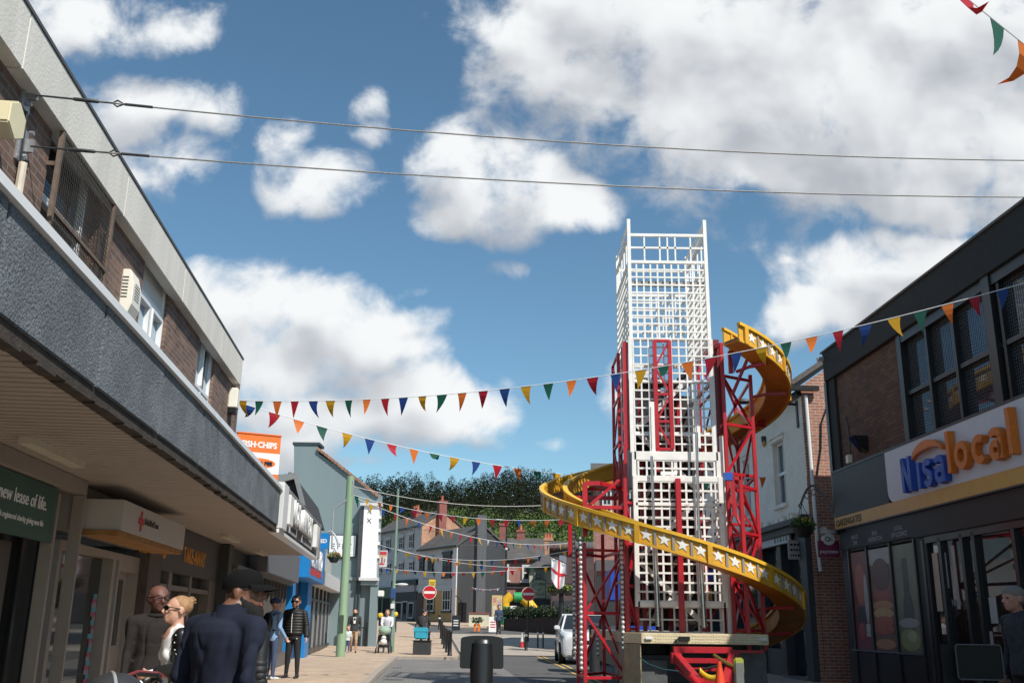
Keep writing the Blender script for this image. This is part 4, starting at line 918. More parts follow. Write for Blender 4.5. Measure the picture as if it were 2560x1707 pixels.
    for (xp,ya,yb_) in ((1628,1005,1160),(1740,1000,1120)):
        a=px(xp,ya,18.85); m=MB(); m.box(a.x-.05,a.x+.05,18.80,18.88,px(xp,yb_,18.85).z,a.z).box(a.x-.02,a.x+.02,18.78,18.80,px(xp,yb_,18.85).z,a.z-.1); B(m,'piston_guide',M_LAT)
    # side red frames left of the tower
    truss((2.30,19.15),(2.30,19.5),px(1570,1120,19.2).z,px(1575,858,19.2).z,6,.075)
    m=MB(); m.box(2.24,2.34,18.98,19.1,px(1570,1122,19).z,px(1575,856,19).z); B(m,'red_plate',M_RED)
    truss((2.28,20.2),(2.28,21.3),1.2,6.9,6,.065)
    truss((2.25,19.0),(2.28,20.1),1.2,4.7,4,.065)
    truss((4.12,19.25),(4.12,20.9),1.2,6.85,6,.065)
    m=MB(); m.box(4.06,4.18,18.95,19.08,4.95,6.88); B(m,'red_plate',mat('maroon plate',(.16,.01,.015),.4))
    m=MB(); m.box(4.09,4.17,18.92,19.0,1.2,4.9); B(m,'white_post',M_LAT)
    # outrigger towers carrying the slide (left and right)
    def tower(pts,z0,zs,w=.08,n=None):
        pts=[Vector((p[0],p[1],0)) for p in pts]; k=len(pts)
        for p,zt in zip(pts,zs): m=MB(); m.box(p.x-w/2,p.x+w/2,p.y-w/2,p.y+w/2,z0,zt); B(m,'red_post',M_RED,bevel=.006)
        zt=min(zs); n=n or max(2,int((zt-z0)/1.0))
        for i in range(n+1):
            z=z0+.35+(zt-z0-.4)*i/n; m=MB()
            for a in range(k):
                p,q=pts[a],pts[(a+1)%k]; m.bar((p.x,p.y,z),(q.x,q.y,z),.05)
                if i<n: z2=z0+.35+(zt-z0-.4)*(i+1)/n; (p,q)=(p,q) if (i+a)%2 else (q,p); m.bar((p.x,p.y,z),(q.x,q.y,z2),.04)
            B(m,'red_bracing',M_RED)
    XL=lambda xp,Y: px(xp,1400,Y).x
    tower([(XL(1461,18.5),18.5),(XL(1444,19.6),19.6),(XL(1507,20.4),20.4),(XL(1562,18.7),18.7)],.05,[2.78,2.7,3.1,2.9],.068,2)
    tower([(XL(1566,18.55),18.55),(XL(1590,18.85),18.85),(2.2,19.6)],.9,[4.0,3.6,4.2],.07,3)
    m=MB(); a=px(1462,1208,18.6); b=px(1500,1208,18.6); c=px(1462,1255,18.6); 
    m.bar(a,b,.08).bar(a,(a.x,a.y,2.9),.09); B(m,'gantry_frame',M_RED); m=MB(); m.bar((a.x,a.y,a.z-.45),(2.2,18.6,a.z-.45),.07).bar((b.x,b.y,b.z),(2.2,19.4,b.z),.08).bar((a.x-.2,20.0,a.z-.1),(2.2,20.0,a.z-.1),.08).bar((a.x-.2,20.0,a.z-.1),(a.x-.2,20,2.6),.08).bar((a.x+.1,18.6,a.z-.4),(2.1,18.8,a.z+.1),.05)
    B(m,'upper_gantry',M_RED,bevel=.005)
    zt=lambda yp,Y: px(1850,yp,Y).z
    XR=lambda xp,Y: px(xp,1100,Y).x
    tower([(XR(1814,18.8),18.8),(XR(1884,19.2),19.2),(XR(1842,21.6),21.6)],.9,[zt(858,18.8),zt(937,19.2),zt(1010,21.6)],.07,5)
    tower([(XR(1846,18.3),18.3),(XR(1884,18.9),18.9),(4.2,19.0)],.9,[zt(1190,18.3),zt(1150,18.9),3.9],.07,3)
    m=MB(); m.bar((XR(1846,18.3),18.3,zt(1195,18.3)),(XR(1828,18.3),18.3,zt(1195,18.3)),.07); B(m,'gantry_rail',M_RED); m=MB(); m.bar((XR(1825,18.3),18.3,zt(1195,18.3)),(XR(1828,18.3),18.3,zt(1290,18.3)),.07); B(m,'upper_gantry',M_RED)
    m=MB(); a=px(1815,1200,18.3); m.box(a.x-.03,a.x+.12,18.25,18.4,a.z,a.z+.14); B(m,'blue_box',mat('ride blue',(.02,.10,.45),.4))
    # top landing arms
    m=MB(); p=px(1803,862,18.8); q=px(1842,880,18.9)
    m.bar((4.1,18.95,p.z),(p.x,18.8,p.z),.07).bar((q.x-.15,18.85,q.z),(px(1935,860,18.5).x,18.5,px(1935,868,18.5).z),.07).bar((q.x-.15,18.85,q.z-.9),(px(1880,870,18.6).x,18.6,q.z),.05).bar((q.x-.15,18.85,q.z),(q.x-.15,18.85,q.z-.45),.08)
    B(m,'landing_bracket',M_RED)
    # ---- slide
    C=Vector((3.22,20.1,0)); RO,RI=2.57,2.08
    def zt_(psi): return 2.78-.0128*(psi-2) if psi>-190 else 2.78+.0128*192-.0112*(psi+190)
    def P(psi,r,dz): a=R(psi); return Vector((C.x+r*math.sin(a),C.y-r*math.cos(a),zt_(psi)+dz))
    P0,P1=-335.0,160.0; N=246
    def ribbon(name,prof,mt,a0=P0,a1=P1,n=N,smooth=True):
        vs=[];fs=[];k=len(prof)
        for i in range(n+1):
            psi=a0+(a1-a0)*i/n
            for r,dz in prof: vs.append(P(psi,r,dz))
        for i in range(n):
            for j in range(k): b=i*k; fs.append((b+j,b+(j+1)%k,b+k+(j+1)%k,b+k+j))
        fs+= [tuple(range(k))[::-1],tuple(n*k+j for j in range(k))]
        return B(MB()._add(vs,fs),name,mt,smooth=smooth)
    ribbon('outer_wall',[(RO,0),(RO,-.33),(RO-.03,-.33),(RO-.03,0)],M_YEL)
    ribbon('inner_wall',[(RI+.03,.02),(RI+.03,-.31),(RI,-.31),(RI,.02)],M_YEL)
    ribbon('slide_floor',[(RO-.03,-.29),(RO-.03,-.33),(RI+.03,-.33),(RI+.03,-.29)],mat('orange underside',(.50,.17,.01),.55,var=.25,scale=2))
    ribbon('outer_rim',[(RO+.05,.025),(RO+.05,-.035),(RO-.045,-.035),(RO-.045,.025)],mat('yellow rim paint',(.76,.43,.03),.45,var=.10))
    ribbon('inner_rim',[(RI+.06,.045),(RI+.06,-.01),(RI-.04,-.01),(RI-.04,.045)],MATS['yellow rim paint'])
    ribbon('lower_edge',[(RO+.02,-.31),(RO+.02,-.355),(RO-.02,-.355),(RO-.02,-.31)],M_YEL)
    # wooden rungs inside the channel
    m=MB()
    for i in range(int((P1-P0)/1.6)):
        psi=P0+i*1.6; a=P(psi,RI+.05,-.275); b=P(psi,RO-.05,-.275); m.bar(a,b,.03,.02)
    B(m,'runner_slats',mat('worn wood slats',(.16,.10,.06),.5,var=.3))
    st=7.05; k=0; psi=P0+st*.5
    GB=mat('grey batten',(.27,.25,.22),.6,var=.2)
    def patch(psi,hw,z0,z1,lift):
        pts=[]
        vs=[];a=R(psi); n=Vector((math.sin(a),-math.cos(a),0)); t=Vector((math.cos(a),math.sin(a),0))
        c=P(psi,RO,0); dz=-.0128*math.degrees(1/RO)  # slope per metre along
        def q(u,z): return c+t*u+Vector((0,0,z+dz*u))-n*(u*u/(2*RO))
        return q,n
    while psi<P1:
        joint=(k%4==0)
        vis=(psi<-255) or (-108<psi<118)
        if vis:
            q,n=patch(psi,0,0,0,0)
            w=.045 if joint else .022
            m=MB(); m.prism([q(-w,-.36 if joint else -.305)+n*.001,q(w,-.36 if joint else -.305)+n*.001,q(w,-.03)+n*.001,q(-w,-.03)+n*.001],n*(.05 if joint else .022)); B(m,'yellow_joint' if joint else 'grey_batten',M_YEL if joint else GB)
            q,n=patch(psi+st/2,0,0,0,0)
            if psi+st/2<P1:
                pts=[]
                for i in range(10):
                    a=PI/2+i*PI/5; r=.120 if i%2==0 else .048; pts.append(q(r*math.cos(a),-.165+r*math.sin(a))+n*.003)
                m=MB(); cc=q(0,-.165)+n*.012; o=len(m.v); m._add([cc]+[p+n*.008 for p in pts]+pts,[(0,1+i,1+(i+1)%10) for i in range(10)]+[(1+i,11+i,11+(i+1)%10,1+(i+1)%10) for i in range(10)]); B(m,'star',M_STAR)
        psi+=st; k+=1
    # inner wall joints
    for psi in range(-330,160,14):
        a=R(psi); t=Vector((math.cos(a),math.sin(a),0)); n=Vector((math.sin(a),-math.cos(a),0)); c=P(psi,RI+.03,0); m=MB(); m.prism([c-t*.02+Vector((0,0,-.29)),c+t*.02+Vector((0,0,-.29)),c+t*.02,c-t*.02],n*.02)
        c=P(psi,RO-.055,0); m.prism([c-t*.02+Vector((0,0,-.29)),c+t*.02+Vector((0,0,-.29)),c+t*.02,c-t*.02],n*.02); B(m,'inner_joint',M_YEL)
    # triangular yellow end cheek at the top, and its floor plate
    A=px(1873,862,18.3); t0=px(1822,872,18.35); t1=px(1829,833,18.35)
    m=MB(); m.prism([t0,A,t1],(0.02,.03,0)); B(m,'end_cheek',M_YEL)
    m=MB(); m.prism([t0,A,px(1873,862,18.9),px(1822,872,18.9)],(0,0,-.05)); B(m,'landing_floor',M_YEL)
    for psi in (-315,-285,-250,-215,-175,-140,-100,-62,58,95,130):
        a=P(psi,RI+.0,-.40); b=P(psi,RO-.1,-.40); d=Vector((C.x-a.x,C.y-a.y,0)).normalized(); m=MB(); m.bar(b,a,.06).bar(a,a+d*.3+Vector((0,0,-.05)),.05); B(m,'slide_bracket',M_RED)
    # white bulbs under the upper slide edge
    for (xp,yp,Y) in ((1951,978,20.6),(1941,996,20.9),(1925,1015,21.2)):
        m=MB().ball(px(xp,yp,Y),.05,8,6); B(m,'bulb',M_STAR)
    m=MB().lathe([(.08,-.12),(.02,.02),(.10,.05),(.10,.12)],10,px(1903,1044,20.8)); B(m,'red_lamp',M_RED)
    # bulb strips on the left
    for (xp,Y,y0,y1) in ((1434,19.0,1330,1650),(1450,18.45,1345,1675),(1552,18.45,1345,1630),(1493,19.6,1560,1640)):
        a=px(xp,y0,Y); z1=a.z; z0=px(xp,y1,Y).z; m=MB(); m.box(a.x-.03,a.x+.03,Y-.02,Y+.02,z0,z1); s=B(m,'light_strip',mat('grey strip',(.22,.22,.22),.5))
        m=MB(); z=z1
        while z>z0: m.ball((a.x+.005,Y-.05,z),(.032,.05,.030),8,5); z-=.088
        B(m,'bulbs',M_STAR,smooth=True,parent=s)
    return e
RIDE=ride()
def trailer():
    e=empty('ride_trailer',(3.4,20.0,0),0,'flatbed fairground trailer with cream tread plate edge and red drawbar under the helter skelter','trailer')
    E=Matrix.Translation((-3.4,-20.0,0))
    def B(mb,n,m,smooth=False,bevel=0,parent=None):
        mb.v=[tuple(E@Vector(v)) for v in mb.v]; return mb.build(n,m,parent or e,smooth,bevel)
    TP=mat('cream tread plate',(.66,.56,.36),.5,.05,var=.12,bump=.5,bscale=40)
    xl,xr=2.36,4.60; zt=1.19; zb=1.01
    m=MB(); m.prism([(xl-.28,18.35,zb),(xl,18.0,zb),(xr,18.0,zb),(xr,25.5,zb),(xl-.28,25.5,zb)],(0,0,zt-zb)); B(m,'deck',TP,bevel=.008)
    m=MB()
    for i in range(46):
        for j in range(3):
            xx=xl+.06+i*.047; 
            if 3.0<xx<3.25 : continue
            m.ball((xx,17.998,zb+.04+j*.05),(.016,.004,.012),6,4)
    B(m,'raised_studs',TP,smooth=True)
    m=MB(); m.box(xl-.285,xl-.275,18.4,19.2,.2,1.0); m.prism([(xl-.28,18.36,.1),(xl-.03,18.03,.1),(xl-.03,18.03,1.0),(xl-.28,18.36,1.0)],(.02,.02,0)); B(m,'side_skirt',mat('shaded cream plate',(.30,.25,.16),.6,var=.25,bump=.4,bscale=40))  # darker copy of the cream plate; the skirt's shade sits in its colour
    for x in (xl+.12,xr-.10):
        m=MB().box(x-.07,x+.07,17.96,18.0,1.07,1.13); B(m,'marker_lamp',M_WHITEP,bevel=.015)
    m=MB().box(3.0,3.2,17.93,17.99,1.06,1.14).box(2.94,2.97,17.95,17.99,1.03,1.09); B(m,'socket_box',M_BLACK,bevel=.008)
    UG=mat('dark under box',(.035,.037,.04),.5,var=.3)
    m=MB().box(xl-.15,2.95,18.5,19.4,.15,.8).box(2.95,xr,18.6,24,.35,1.0).box(xl-.2,xr,19.2,24.8,.5,1.0); B(m,'chassis',UG,bevel=.01)
    m=MB().box(4.0,xr+.02,18.3,19.4,.12,.88); B(m,'side_locker',mat('grey locker',(.10,.105,.105),.5,var=.3),bevel=.02)
    m=MB().box(xl-.1,2.85,18.35,18.5,.2,.72); B(m,'side_locker',mat('grey locker',(.10,.105,.105),.5,var=.3),bevel=.02)
    m=MB()
    for y in (22.6,23.7):
        for x in (xl+.15,xr-.35): m.lathe([(.16,0),(.42,.0),(.45,.04),(.45,.2),(.42,.24),(.16,.24)],20,(x,y,.45),'x')
    B(m,'wheel',M_BLACK,smooth=True)
    # drawbar
    def p(xp,yp,Y): return atY(xp,yp,Y)
    Y=17.6
    m=MB(); a=p(1684,1616,Y); b=p(1832,1633,Y); m.box(a.x,b.x,Y,Y+.12,b.z,a.z+.005); 
    c=p(1832,1622,Y); d=p(1912,1628,Y+.3); m.box(c.x,d.x,Y+.3,Y+.36,c.z-.07,c.z-.02); B(m,'front_beam',M_RED,bevel=.006)
    m=MB()
    a=p(1682,1636,Y-.1); b=p(1700,1707,Y-1.6)
    L=[p(1690,1640,17.5),p(1755,1715,16.2)]; Rr=[p(1832,1640,17.5),p(1812,1715,16.2)]
    for (s,t) in (L,Rr): m.bar(s,t,.12,.14); m.bar(s+Vector((0,0,-.18)),t+Vector((0,0,-.05)),.05,.05)
    m.box(L[0].x-.09,L[0].x+.09,17.42,17.58,L[0].z-.12,L[0].z+.06).box(Rr[0].x-.09,Rr[0].x+.09,17.42,17.58,Rr[0].z-.12,Rr[0].z+.06)
    zc=p(1750,1652,17.3).z; m.box(L[0].x,Rr[0].x,17.3,17.36,zc-.035,zc+.05).box(L[0].x+.1,Rr[0].x-.05,17.25,17.3,zc-.16,zc-.10).box(L[0].x+.25,Rr[0].x-.1,16.8,16.88,zc-.34,zc-.24)
    B(m,'drawbar_frame',M_RED,bevel=.008)
    def coil(name,a,b,sag,r,m,turns,mt):
        pts=[]; n=turns*12
        for i in range(n+1):
            t=i/n; c=a.lerp(b,t)-Vector((0,0,sag*4*t*(1-t))); ang=2*PI*turns*t
            d=(b-a).normalized(); u=Vector((0,1,0)); v=d.cross(u).normalized()
            pts.append(c+u*(r*math.cos(ang))+v*(r*math.sin(ang)))
        mb=MB().tube(pts,.011,5); return B(mb,name,mt,smooth=True)
    coil('red_air_hose',p(1724,1686,16.3),p(1764,1722,16.1),.02,.042,None,14,mat('red hose',(.55,.02,.03),.4))
    coil('yellow_air_hose',p(1748,1674,16.4),p(1797,1688,16.2),.07,.038,None,16,mat('yellow hose',(.75,.50,.03),.4))
    m=MB().tube([p(1704,1650,17.2),p(1712,1664,17.0),p(1730,1676,16.8),p(1760,1672,16.7),p(1798,1662,16.9)],.022,6); B(m,'black_cable',M_BLACK,smooth=True)
    m=MB().tube([p(1596,1640,17.9),p(1620,1658,17.5),p(1660,1672,17.2),p(1700,1677,17.0)],.008,5); B(m,'blue_rope',mat('teal rope',(.03,.12,.14),.7),smooth=True)
    m=MB().tube([p(1785,1636,17.2),p(1805,1650,17.0),p(1826,1662,16.8),p(1842,1668,16.6)],[.025,.03,.035,.02],6); B(m,'coupling',mat('brass coupling',(.30,.22,.05),.4,.5),smooth=True)
    return e
trailer()
e=empty('traffic_cone',atZ(1801,1832,0.0),0,'orange and white traffic cone in front of the red trailer drawbar','traffic cone')
c=atY(1798,1652,14.2); h=c.z; e.location=(c.x,14.2,0)
if True:
    k=.30/h if False else 1
    zz=h
    MB().box(-.22,.22,-.22,.22,0,.05).build('base',M_BLACK,e,bevel=.02)
    r=lambda z: .025+(.17-.025)*(1-z/zz)
    MB().lathe([(r(.05),.05),(r(zz*.38),zz*.38)],20).lathe([(r(zz*.66),zz*.66),(r(zz),zz),(.0,zz)],20,cap=False).build('cone',mat('cone orange',(.75,.07,.02),.45),e,smooth=True)
    MB().lathe([(r(zz*.38)+.002,zz*.38),(r(zz*.66)+.002,zz*.66)],20,cap=False).build('white_band',M_WHITEP,e,smooth=True)
def barrier():
    a=atY(1846,1652,15.2); e=empty('barrier_post',(a.x,15.2,0),0,'grey steel barrier post with yellow green clamp beside the orange cone','post')
    MB().box(-.06,.06,-.06,.06,0,a.z-.02).build('post',mat('grey post paint',(.20,.20,.19),.5,.3),e,bevel=.006)
    MB().box(-.07,.07,-.05,.05,a.z-.18,a.z+.05).build('clamp',mat('lime clamp',(.35,.38,.06),.5),e,bevel=.02)
barrier()
def stall():
    e=empty('fair_stall',(3.4,27.5,0),0,'blue and yellow fairground stall glimpsed behind the lattice tower','stall')
    def p(a,b): return atY(a,b,27.5)-Vector((3.4,27.5,0))
    BL=mat('stall blue',(.02,.07,.42),.45,var=.1)
    def bx(n,a,b,c,d,mt,y0=0,y1=.3): q=p(a,b); r=p(c,d); MB().box(min(q.x,r.x),max(q.x,r.x),y0,y1,min(q.z,r.z),max(q.z,r.z)).build(n,mt,e,bevel=.01)
    bx('blue_canopy',1575,1422,1782,1452,BL,-.3,1.6); bx('blue_side',1524,1424,1560,1500,BL,0,1.6); bx('blue_board',1575,1536,1640,1580,BL)
    bx('yellow_sign',1630,1470,1780,1500,M_YEL,-.05,.0)
    bx('back_wall',1575,1452,1790,1640,mat('dark stall interior',(.02,.02,.022),.7),.6,.8)
    bx('yellow_rail',1620,1452,1780,1458,M_YEL,-.1,-.02)
    bx('counter',1580,1600,1790,1640,BL,-.1,.3)
    for x in (1650,1690,1740): bx('yellow_panel',x,1476,x+16,1500,mat('deep yellow',(.75,.40,.02),.4),-.09,-.052)
stall()
# ------------------------------------------------------------------ ground
def gz(Y):
    P=[(-50,0),(44,0),(50,.12),(56,.42),(62,.68),(70,.95),(78,1.15),(90,1.4),(110,2),(150,4),(230,18),(380,45),(480,50),(700,50),(2500,20)]
    for (a,b),(c,d) in zip(P,P[1:]):
        if Y<=c:
            t=(Y-a)/(c-a); return b+(d-b)*t
    return 20
ASPH=mat('asphalt road',(.115,.11,.105),.9,var=.18,scale=1.2,bump=.5,bscale=120,two=(.085,.083,.08),tscale=.6,tthr=(.4,.7))
def strip(name,rows,mt,lift,thick=0.0,kind='structure'):
    """rows: (Y, xleft, xright); follows the ground"""
    mb=MB(); R_=[]
    for (a,b) in zip(rows,rows[1:]):
        n=max(1,int((b[0]-a[0])/3))
        for i in range(n): t=i/n; R_.append(tuple(a[k]+(b[k]-a[k])*t for k in range(3)))
    R_.append(rows[-1])
    vs=[];fs=[]
    for (Y,xl,xr) in R_:
        z=gz(Y)+lift; vs+= [(xl,Y,z),(xr,Y,z),(xl,Y,z-thick-.01),(xr,Y,z-thick-.01)]
    for i in range(len(R_)-1):
        b=4*i;c=b+4; fs.append((b,b+1,c+1,c))
        if thick: fs+=[(b,c,c+2,b+2),(b+1,b+3,c+3,c+1)]
    if thick: n=4*(len(R_)-1); fs+=[(0,2,3,1),(n,n+1,n+3,n+2)]
    o=mb._add(vs,fs).build(name,mt); tag(o,kind=kind); return o
ys=[-60,-20,0,20,44,47,50,53,56,59,62,66,70,74,78,84,90,100,110,130,150,170,200,230,260,300,340,380,430,480,600,900,1500,2500]
xs=[-1500,-600,-300,-150,-80,-40,-20,-10,0,10,20,40,80,150,300,600,1500]
mb=MB(); vs=[(x,y,gz(y)+(0 if y<150 else 3*math.sin(x*.021+1)*min(1,(y-150)/100))) for y in ys for x in xs]; k=len(xs)
mb._add(vs,[(j*k+i,j*k+i+1,(j+1)*k+i+1,(j+1)*k+i) for j in range(len(ys)-1) for i in range(k-1)]); o=mb.build('ground',ASPH,smooth=True); tag(o,kind='structure')
def pave(name,c1,c2,mort,w,h,bias=0):
    m=bpy.data.materials.new(name); m.use_nodes=True; t=m.node_tree; b=t.nodes['Principled BSDF']; b.inputs['Roughness'].default_value=.85; L=t.links.new
    tc=t.nodes.new('ShaderNodeTexCoord'); mp=t.nodes.new('ShaderNodeMapping'); L(tc.outputs['Object'],mp.inputs[0]); mp.inputs['Rotation'].default_value=(0,0,-.1)
    br=t.nodes.new('ShaderNodeTexBrick'); br.inputs['Scale'].default_value=1; br.inputs['Brick Width'].default_value=w; br.inputs['Row Height'].default_value=h; br.inputs['Mortar Size'].default_value=.008
    br.inputs['Color1'].default_value=(*c1,1);br.inputs['Color2'].default_value=(*c2,1);br.inputs['Mortar'].default_value=(*mort,1); L(mp.outputs[0],br.inputs['Vector'])
    n=t.nodes.new('ShaderNodeTexNoise'); n.inputs['Scale'].default_value=.9; n.inputs['Detail'].default_value=8; n.inputs['Roughness'].default_value=.7; L(tc.outputs['Object'],n.inputs['Vector'])
    r=t.nodes.new('ShaderNodeMapRange'); L(n.outputs['Fac'],r.inputs[0]); r.inputs[1].default_value=.3; r.inputs[2].default_value=.7; r.inputs[3].default_value=.78; r.inputs[4].default_value=1.15
    x=t.nodes.new('ShaderNodeMix'); x.data_type='RGBA'; x.blend_type='MULTIPLY'; x.inputs[0].default_value=1; L(br.outputs['Color'],x.inputs[6]); L(r.outputs[0],x.inputs[7]); L(x.outputs[2],b.inputs['Base Color'])
    return m
PAV=pave('sandy slab paving',(.50,.375,.27),(.46,.345,.25),(.33,.25,.18),.6,.45)
SET=pave('grey block paving',(.22,.205,.19),(.185,.175,.165),(.12,.115,.105),.2,.1)
PAL=pave('pale table paving',(.43,.37,.30),(.40,.34,.285),(.28,.24,.20),.4,.2)
KER=mat('kerb stone',(.36,.31,.26),.85,var=.15)
strip('left_pavement',[(-10,-9,-1.2),(10,-9,-2.4),(21.1,-9,-3.0),(25.5,-9,-3.36),(37,-12,-4.15),(46,-14,-4.6),(60,-16,-5.0),(75,-22,-7.5),(85,-30,-12)],PAV,.09,.1)
strip('left_kerb',[(-10,-1.2,-1.05),(10,-2.4,-2.25),(21.1,-3.0,-2.85),(25.5,-3.36,-3.2),(37,-4.15,-3.98)],KER,.10,.12)
strip('block_paving',[(-10,-1.05,1.2),(21,-2.85,.6),(37,-3.98,-.6)],SET,.008)
strip('build_out_pavement',[(37,-4.15,-1.85),(40,-4.3,-1.9),(44,-4.6,-2.2),(60,-5,-3.5)],PAV,.094,.1)
strip('build_out_kerb',[(36.82,-4.0,-1.8),(37.0,-4.0,-1.8)],KER,.10,.12)
strip('raised_crossing',[(42,-1.9,7.5),(50,-2.5,8),(60,-3.5,8.6)],PAL,.03)
strip('far_pavement',[(69,-3.8,12),(78,-9,12)],PAV,.09,.1)
strip('right_pavement',[(-10,5.9,9.5),(20,5.6,9.5),(42,5.0,12),(60,5.0,14)],PAV,.09,.1)
YL=mat('yellow road paint',(.62,.40,.10),.8,var=.2,scale=15)
for dx in (0,.22):
    strip('yellow_line',[(23,1.95+dx,2.03+dx),(33,1.62+dx,1.70+dx),(41.5,1.15+dx,1.23+dx)],YL,.012)
mb=MB()
for (x,y,w,d) in ((-2.9,24,.45,.35),(-2.2,27.2,1.9,.9),(-3.4,30,.3,.3)): mb.box(x,x+w,y,y+d,.0085,.0125)
tag(mb.build('manhole_cover',mat('dark iron cover',(.06,.055,.05),.7,var=.4,scale=9)),kind='structure')
# ------------------------------------------------------------------ far houses
SL=mat('slate roof',(.085,.078,.072),.8,var=.3,scale=1.5,bump=.4,bscale=20)
BRO=brick('orange gable brick',(.46,.22,.12),(.36,.16,.09),(.40,.32,.25),'xy',var=.7)
BRC=brick('red chimney brick',(.30,.075,.055),(.24,.06,.05),(.2,.14,.12),'xy',var=.3)
BRP2=brick('pink red brick',(.36,.15,.12),(.28,.11,.09),(.33,.26,.23),'xy',var=.3)
MPANE=mat('dark far pane',(.03,.035,.04),.08,.3,.3,.8)
FRM_W=mat('white far frame',(.55,.55,.54),.5)
class House:
    def __init__(s,name,label,A,B,C,zb,ze,zr,wall,roof=SL,gable=None,over=.25,cat='building',hip=0,rt=.15):
        s.A,s.B,s.C=[Vector((p[0],p[1],0)) for p in (A,B,C)]
        s.u=(s.A-s.B); s.Lu=s.u.length; s.u.normalize(); s.v=(s.C-s.B); s.Lv=s.v.length; s.v.normalize(); s.zb,s.ze,s.zr=zb,ze,zr
        s.e=empty(name,(s.B.x,s.B.y,zb),0,label,cat)
        P=s.p; m=MB()
        g=[P(0,0,zb-1.5),P(0,s.Lv,zb-1.5),P(0,s.Lv,ze),P(0,s.Lv/2,zr),P(0,0,ze)]
        h=hip
        m.prism([P(.0,0,zb-1.5),P(.0,s.Lv,zb-1.5),P(.0,s.Lv,ze),P(.0,0,ze)],s.u*s.Lu); m.build('wall',wall,s.e)
        if not hip:
            m=MB(); m.prism([P(-.02,-.0,zb-1.5),P(-.02,s.Lv,zb-1.5),P(-.02,s.Lv,ze),P(-.02,s.Lv/2,zr),P(-.02,0,ze)],-s.u*.06); m.build('gable_wall',gable or wall,s.e); m=MB(); m.prism([P(s.Lu,0,ze-.1),P(s.Lu,s.Lv,ze-.1),P(s.Lu,s.Lv/2,zr)],s.u*.06); m.build('gable_wall',gable or wall,s.e)
        o=over; k=(zr-ze)/(s.Lv/2); m=MB()
        if not hip:
            for sg in (0,1):
                a=lambda uu,vv,zz: P(uu,vv if not sg else s.Lv-vv,zz)
                q=[a(-.2,-o,ze-o*k+.03),a(s.Lu+.1,-o,ze-o*k+.03),a(s.Lu+.1,s.Lv/2,zr+.03),a(-.2,s.Lv/2,zr+.03)]
                m.prism(q,(0,0,rt))
        else:
            b=[P(-o,-o,ze),P(s.Lu+o,-o,ze),P(s.Lu+o,s.Lv+o,ze),P(-o,s.Lv+o,ze)]; r1=P(hip,s.Lv/2,zr); r2=P(s.Lu-hip,s.Lv/2,zr)
            m._add(b+[r1,r2],[(0,1,5,4),(1,2,5),(2,3,4,5),(3,0,4),(0,3,2,1)])
        m.build('roof',roof,s.e)
        m=MB(); m.bar(P(-.1,-o-.02,ze-.05),P(s.Lu,-o-.02,ze-.05),.12); m.build('gutter',M_BLACK,s.e)
    def p(s,u,v,z): return s.u*u+s.v*v+Vector((0,0,z-s.zb))
    def fac(s,px,py,side='f'):
        n=s.u.cross(Vector((0,0,1))) if side=='f' else s.v.cross(Vector((0,0,1)))
        d=ray(px,py); o=Vector((0,0,CZ)); t=(s.B-o).dot(n)/d.dot(n); q=o+d*t-s.B
        return (q.dot(s.u) if side=='f' else q.dot(s.v)),o.z+d.z*t
    def slab(s,name,a,b,mt,d0=-.06,d1=0,side='f',parent=None,grow=0):
        u0,z0=s.fac(*a,side); u1,z1=s.fac(*b,side); u0,u1=sorted((u0,u1)); z0,z1=sorted((z0,z1)); u0-=grow;u1+=grow;z0-=grow;z1+=grow
        if side=='f': q=[s.p(u0,d0,z0),s.p(u1,d0,z0),s.p(u1,d0,z1),s.p(u0,d0,z1)]; d=s.v*(d1-d0)
        else: q=[s.p(d0-.08,u0,z0),s.p(d0-.08,u1,z0),s.p(d0-.08,u1,z1),s.p(d0-.08,u0,z1)]; d=s.u*(d1-d0)
        return MB().prism(q,d).build(name,mt,parent or s.e)
    def window(s,a,b,frame=FRM_W,pane=MPANE,side='f',bars=(1,1),sill=None,fw=.07,hood=None):
        u0,z0=s.fac(*a,side); u1,z1=s.fac(*b,side); u0,u1=sorted((u0,u1)); z0,z1=sorted((z0,z1))
        def q(uu,d,zz): return s.p(uu,d,zz) if side=='f' else s.p(d-.08,uu,zz)
        def bx(m,ua,ub,za,zb,d0,d1): m.prism([q(ua,d0,za),q(ub,d0,za),q(ub,d0,zb),q(ua,d0,zb)],(s.v if side=='f' else s.u)*(d1-d0))
        m=MB(); bx(m,u0,u0+fw,z0,z1,-.15,.02); bx(m,u1-fw,u1,z0,z1,-.15,.02); bx(m,u0,u1,z0,z0+fw,-.152,.02); bx(m,u0,u1,z1-fw,z1,-.152,.02)
        for i in range(bars[0]): c=u0+(u1-u0)*(i+1)/(bars[0]+1); bx(m,c-fw*.3,c+fw*.3,z0,z1,-.145,.02)
        for i in range(bars[1]): c=z0+(z1-z0)*(i+1)/(bars[1]+1); bx(m,u0,u1,c-fw*.35,c+fw*.35,-.143,.02)
        o=m.build('window',frame,s.e); m=MB(); bx(m,u0,u1,z0,z1,-.125,.01); m.build('pane',pane,o)
        m=MB(); bx(m,u0-.12,u1+.12,z0-.14,z0,-.20,.0); m.build('sill',sill or M_BLACK,o)
        if hood: m=MB(); bx(m,u0-.15,u1+.15,z1,z1+.22,-.18,0); m.build('hood',hood,o)
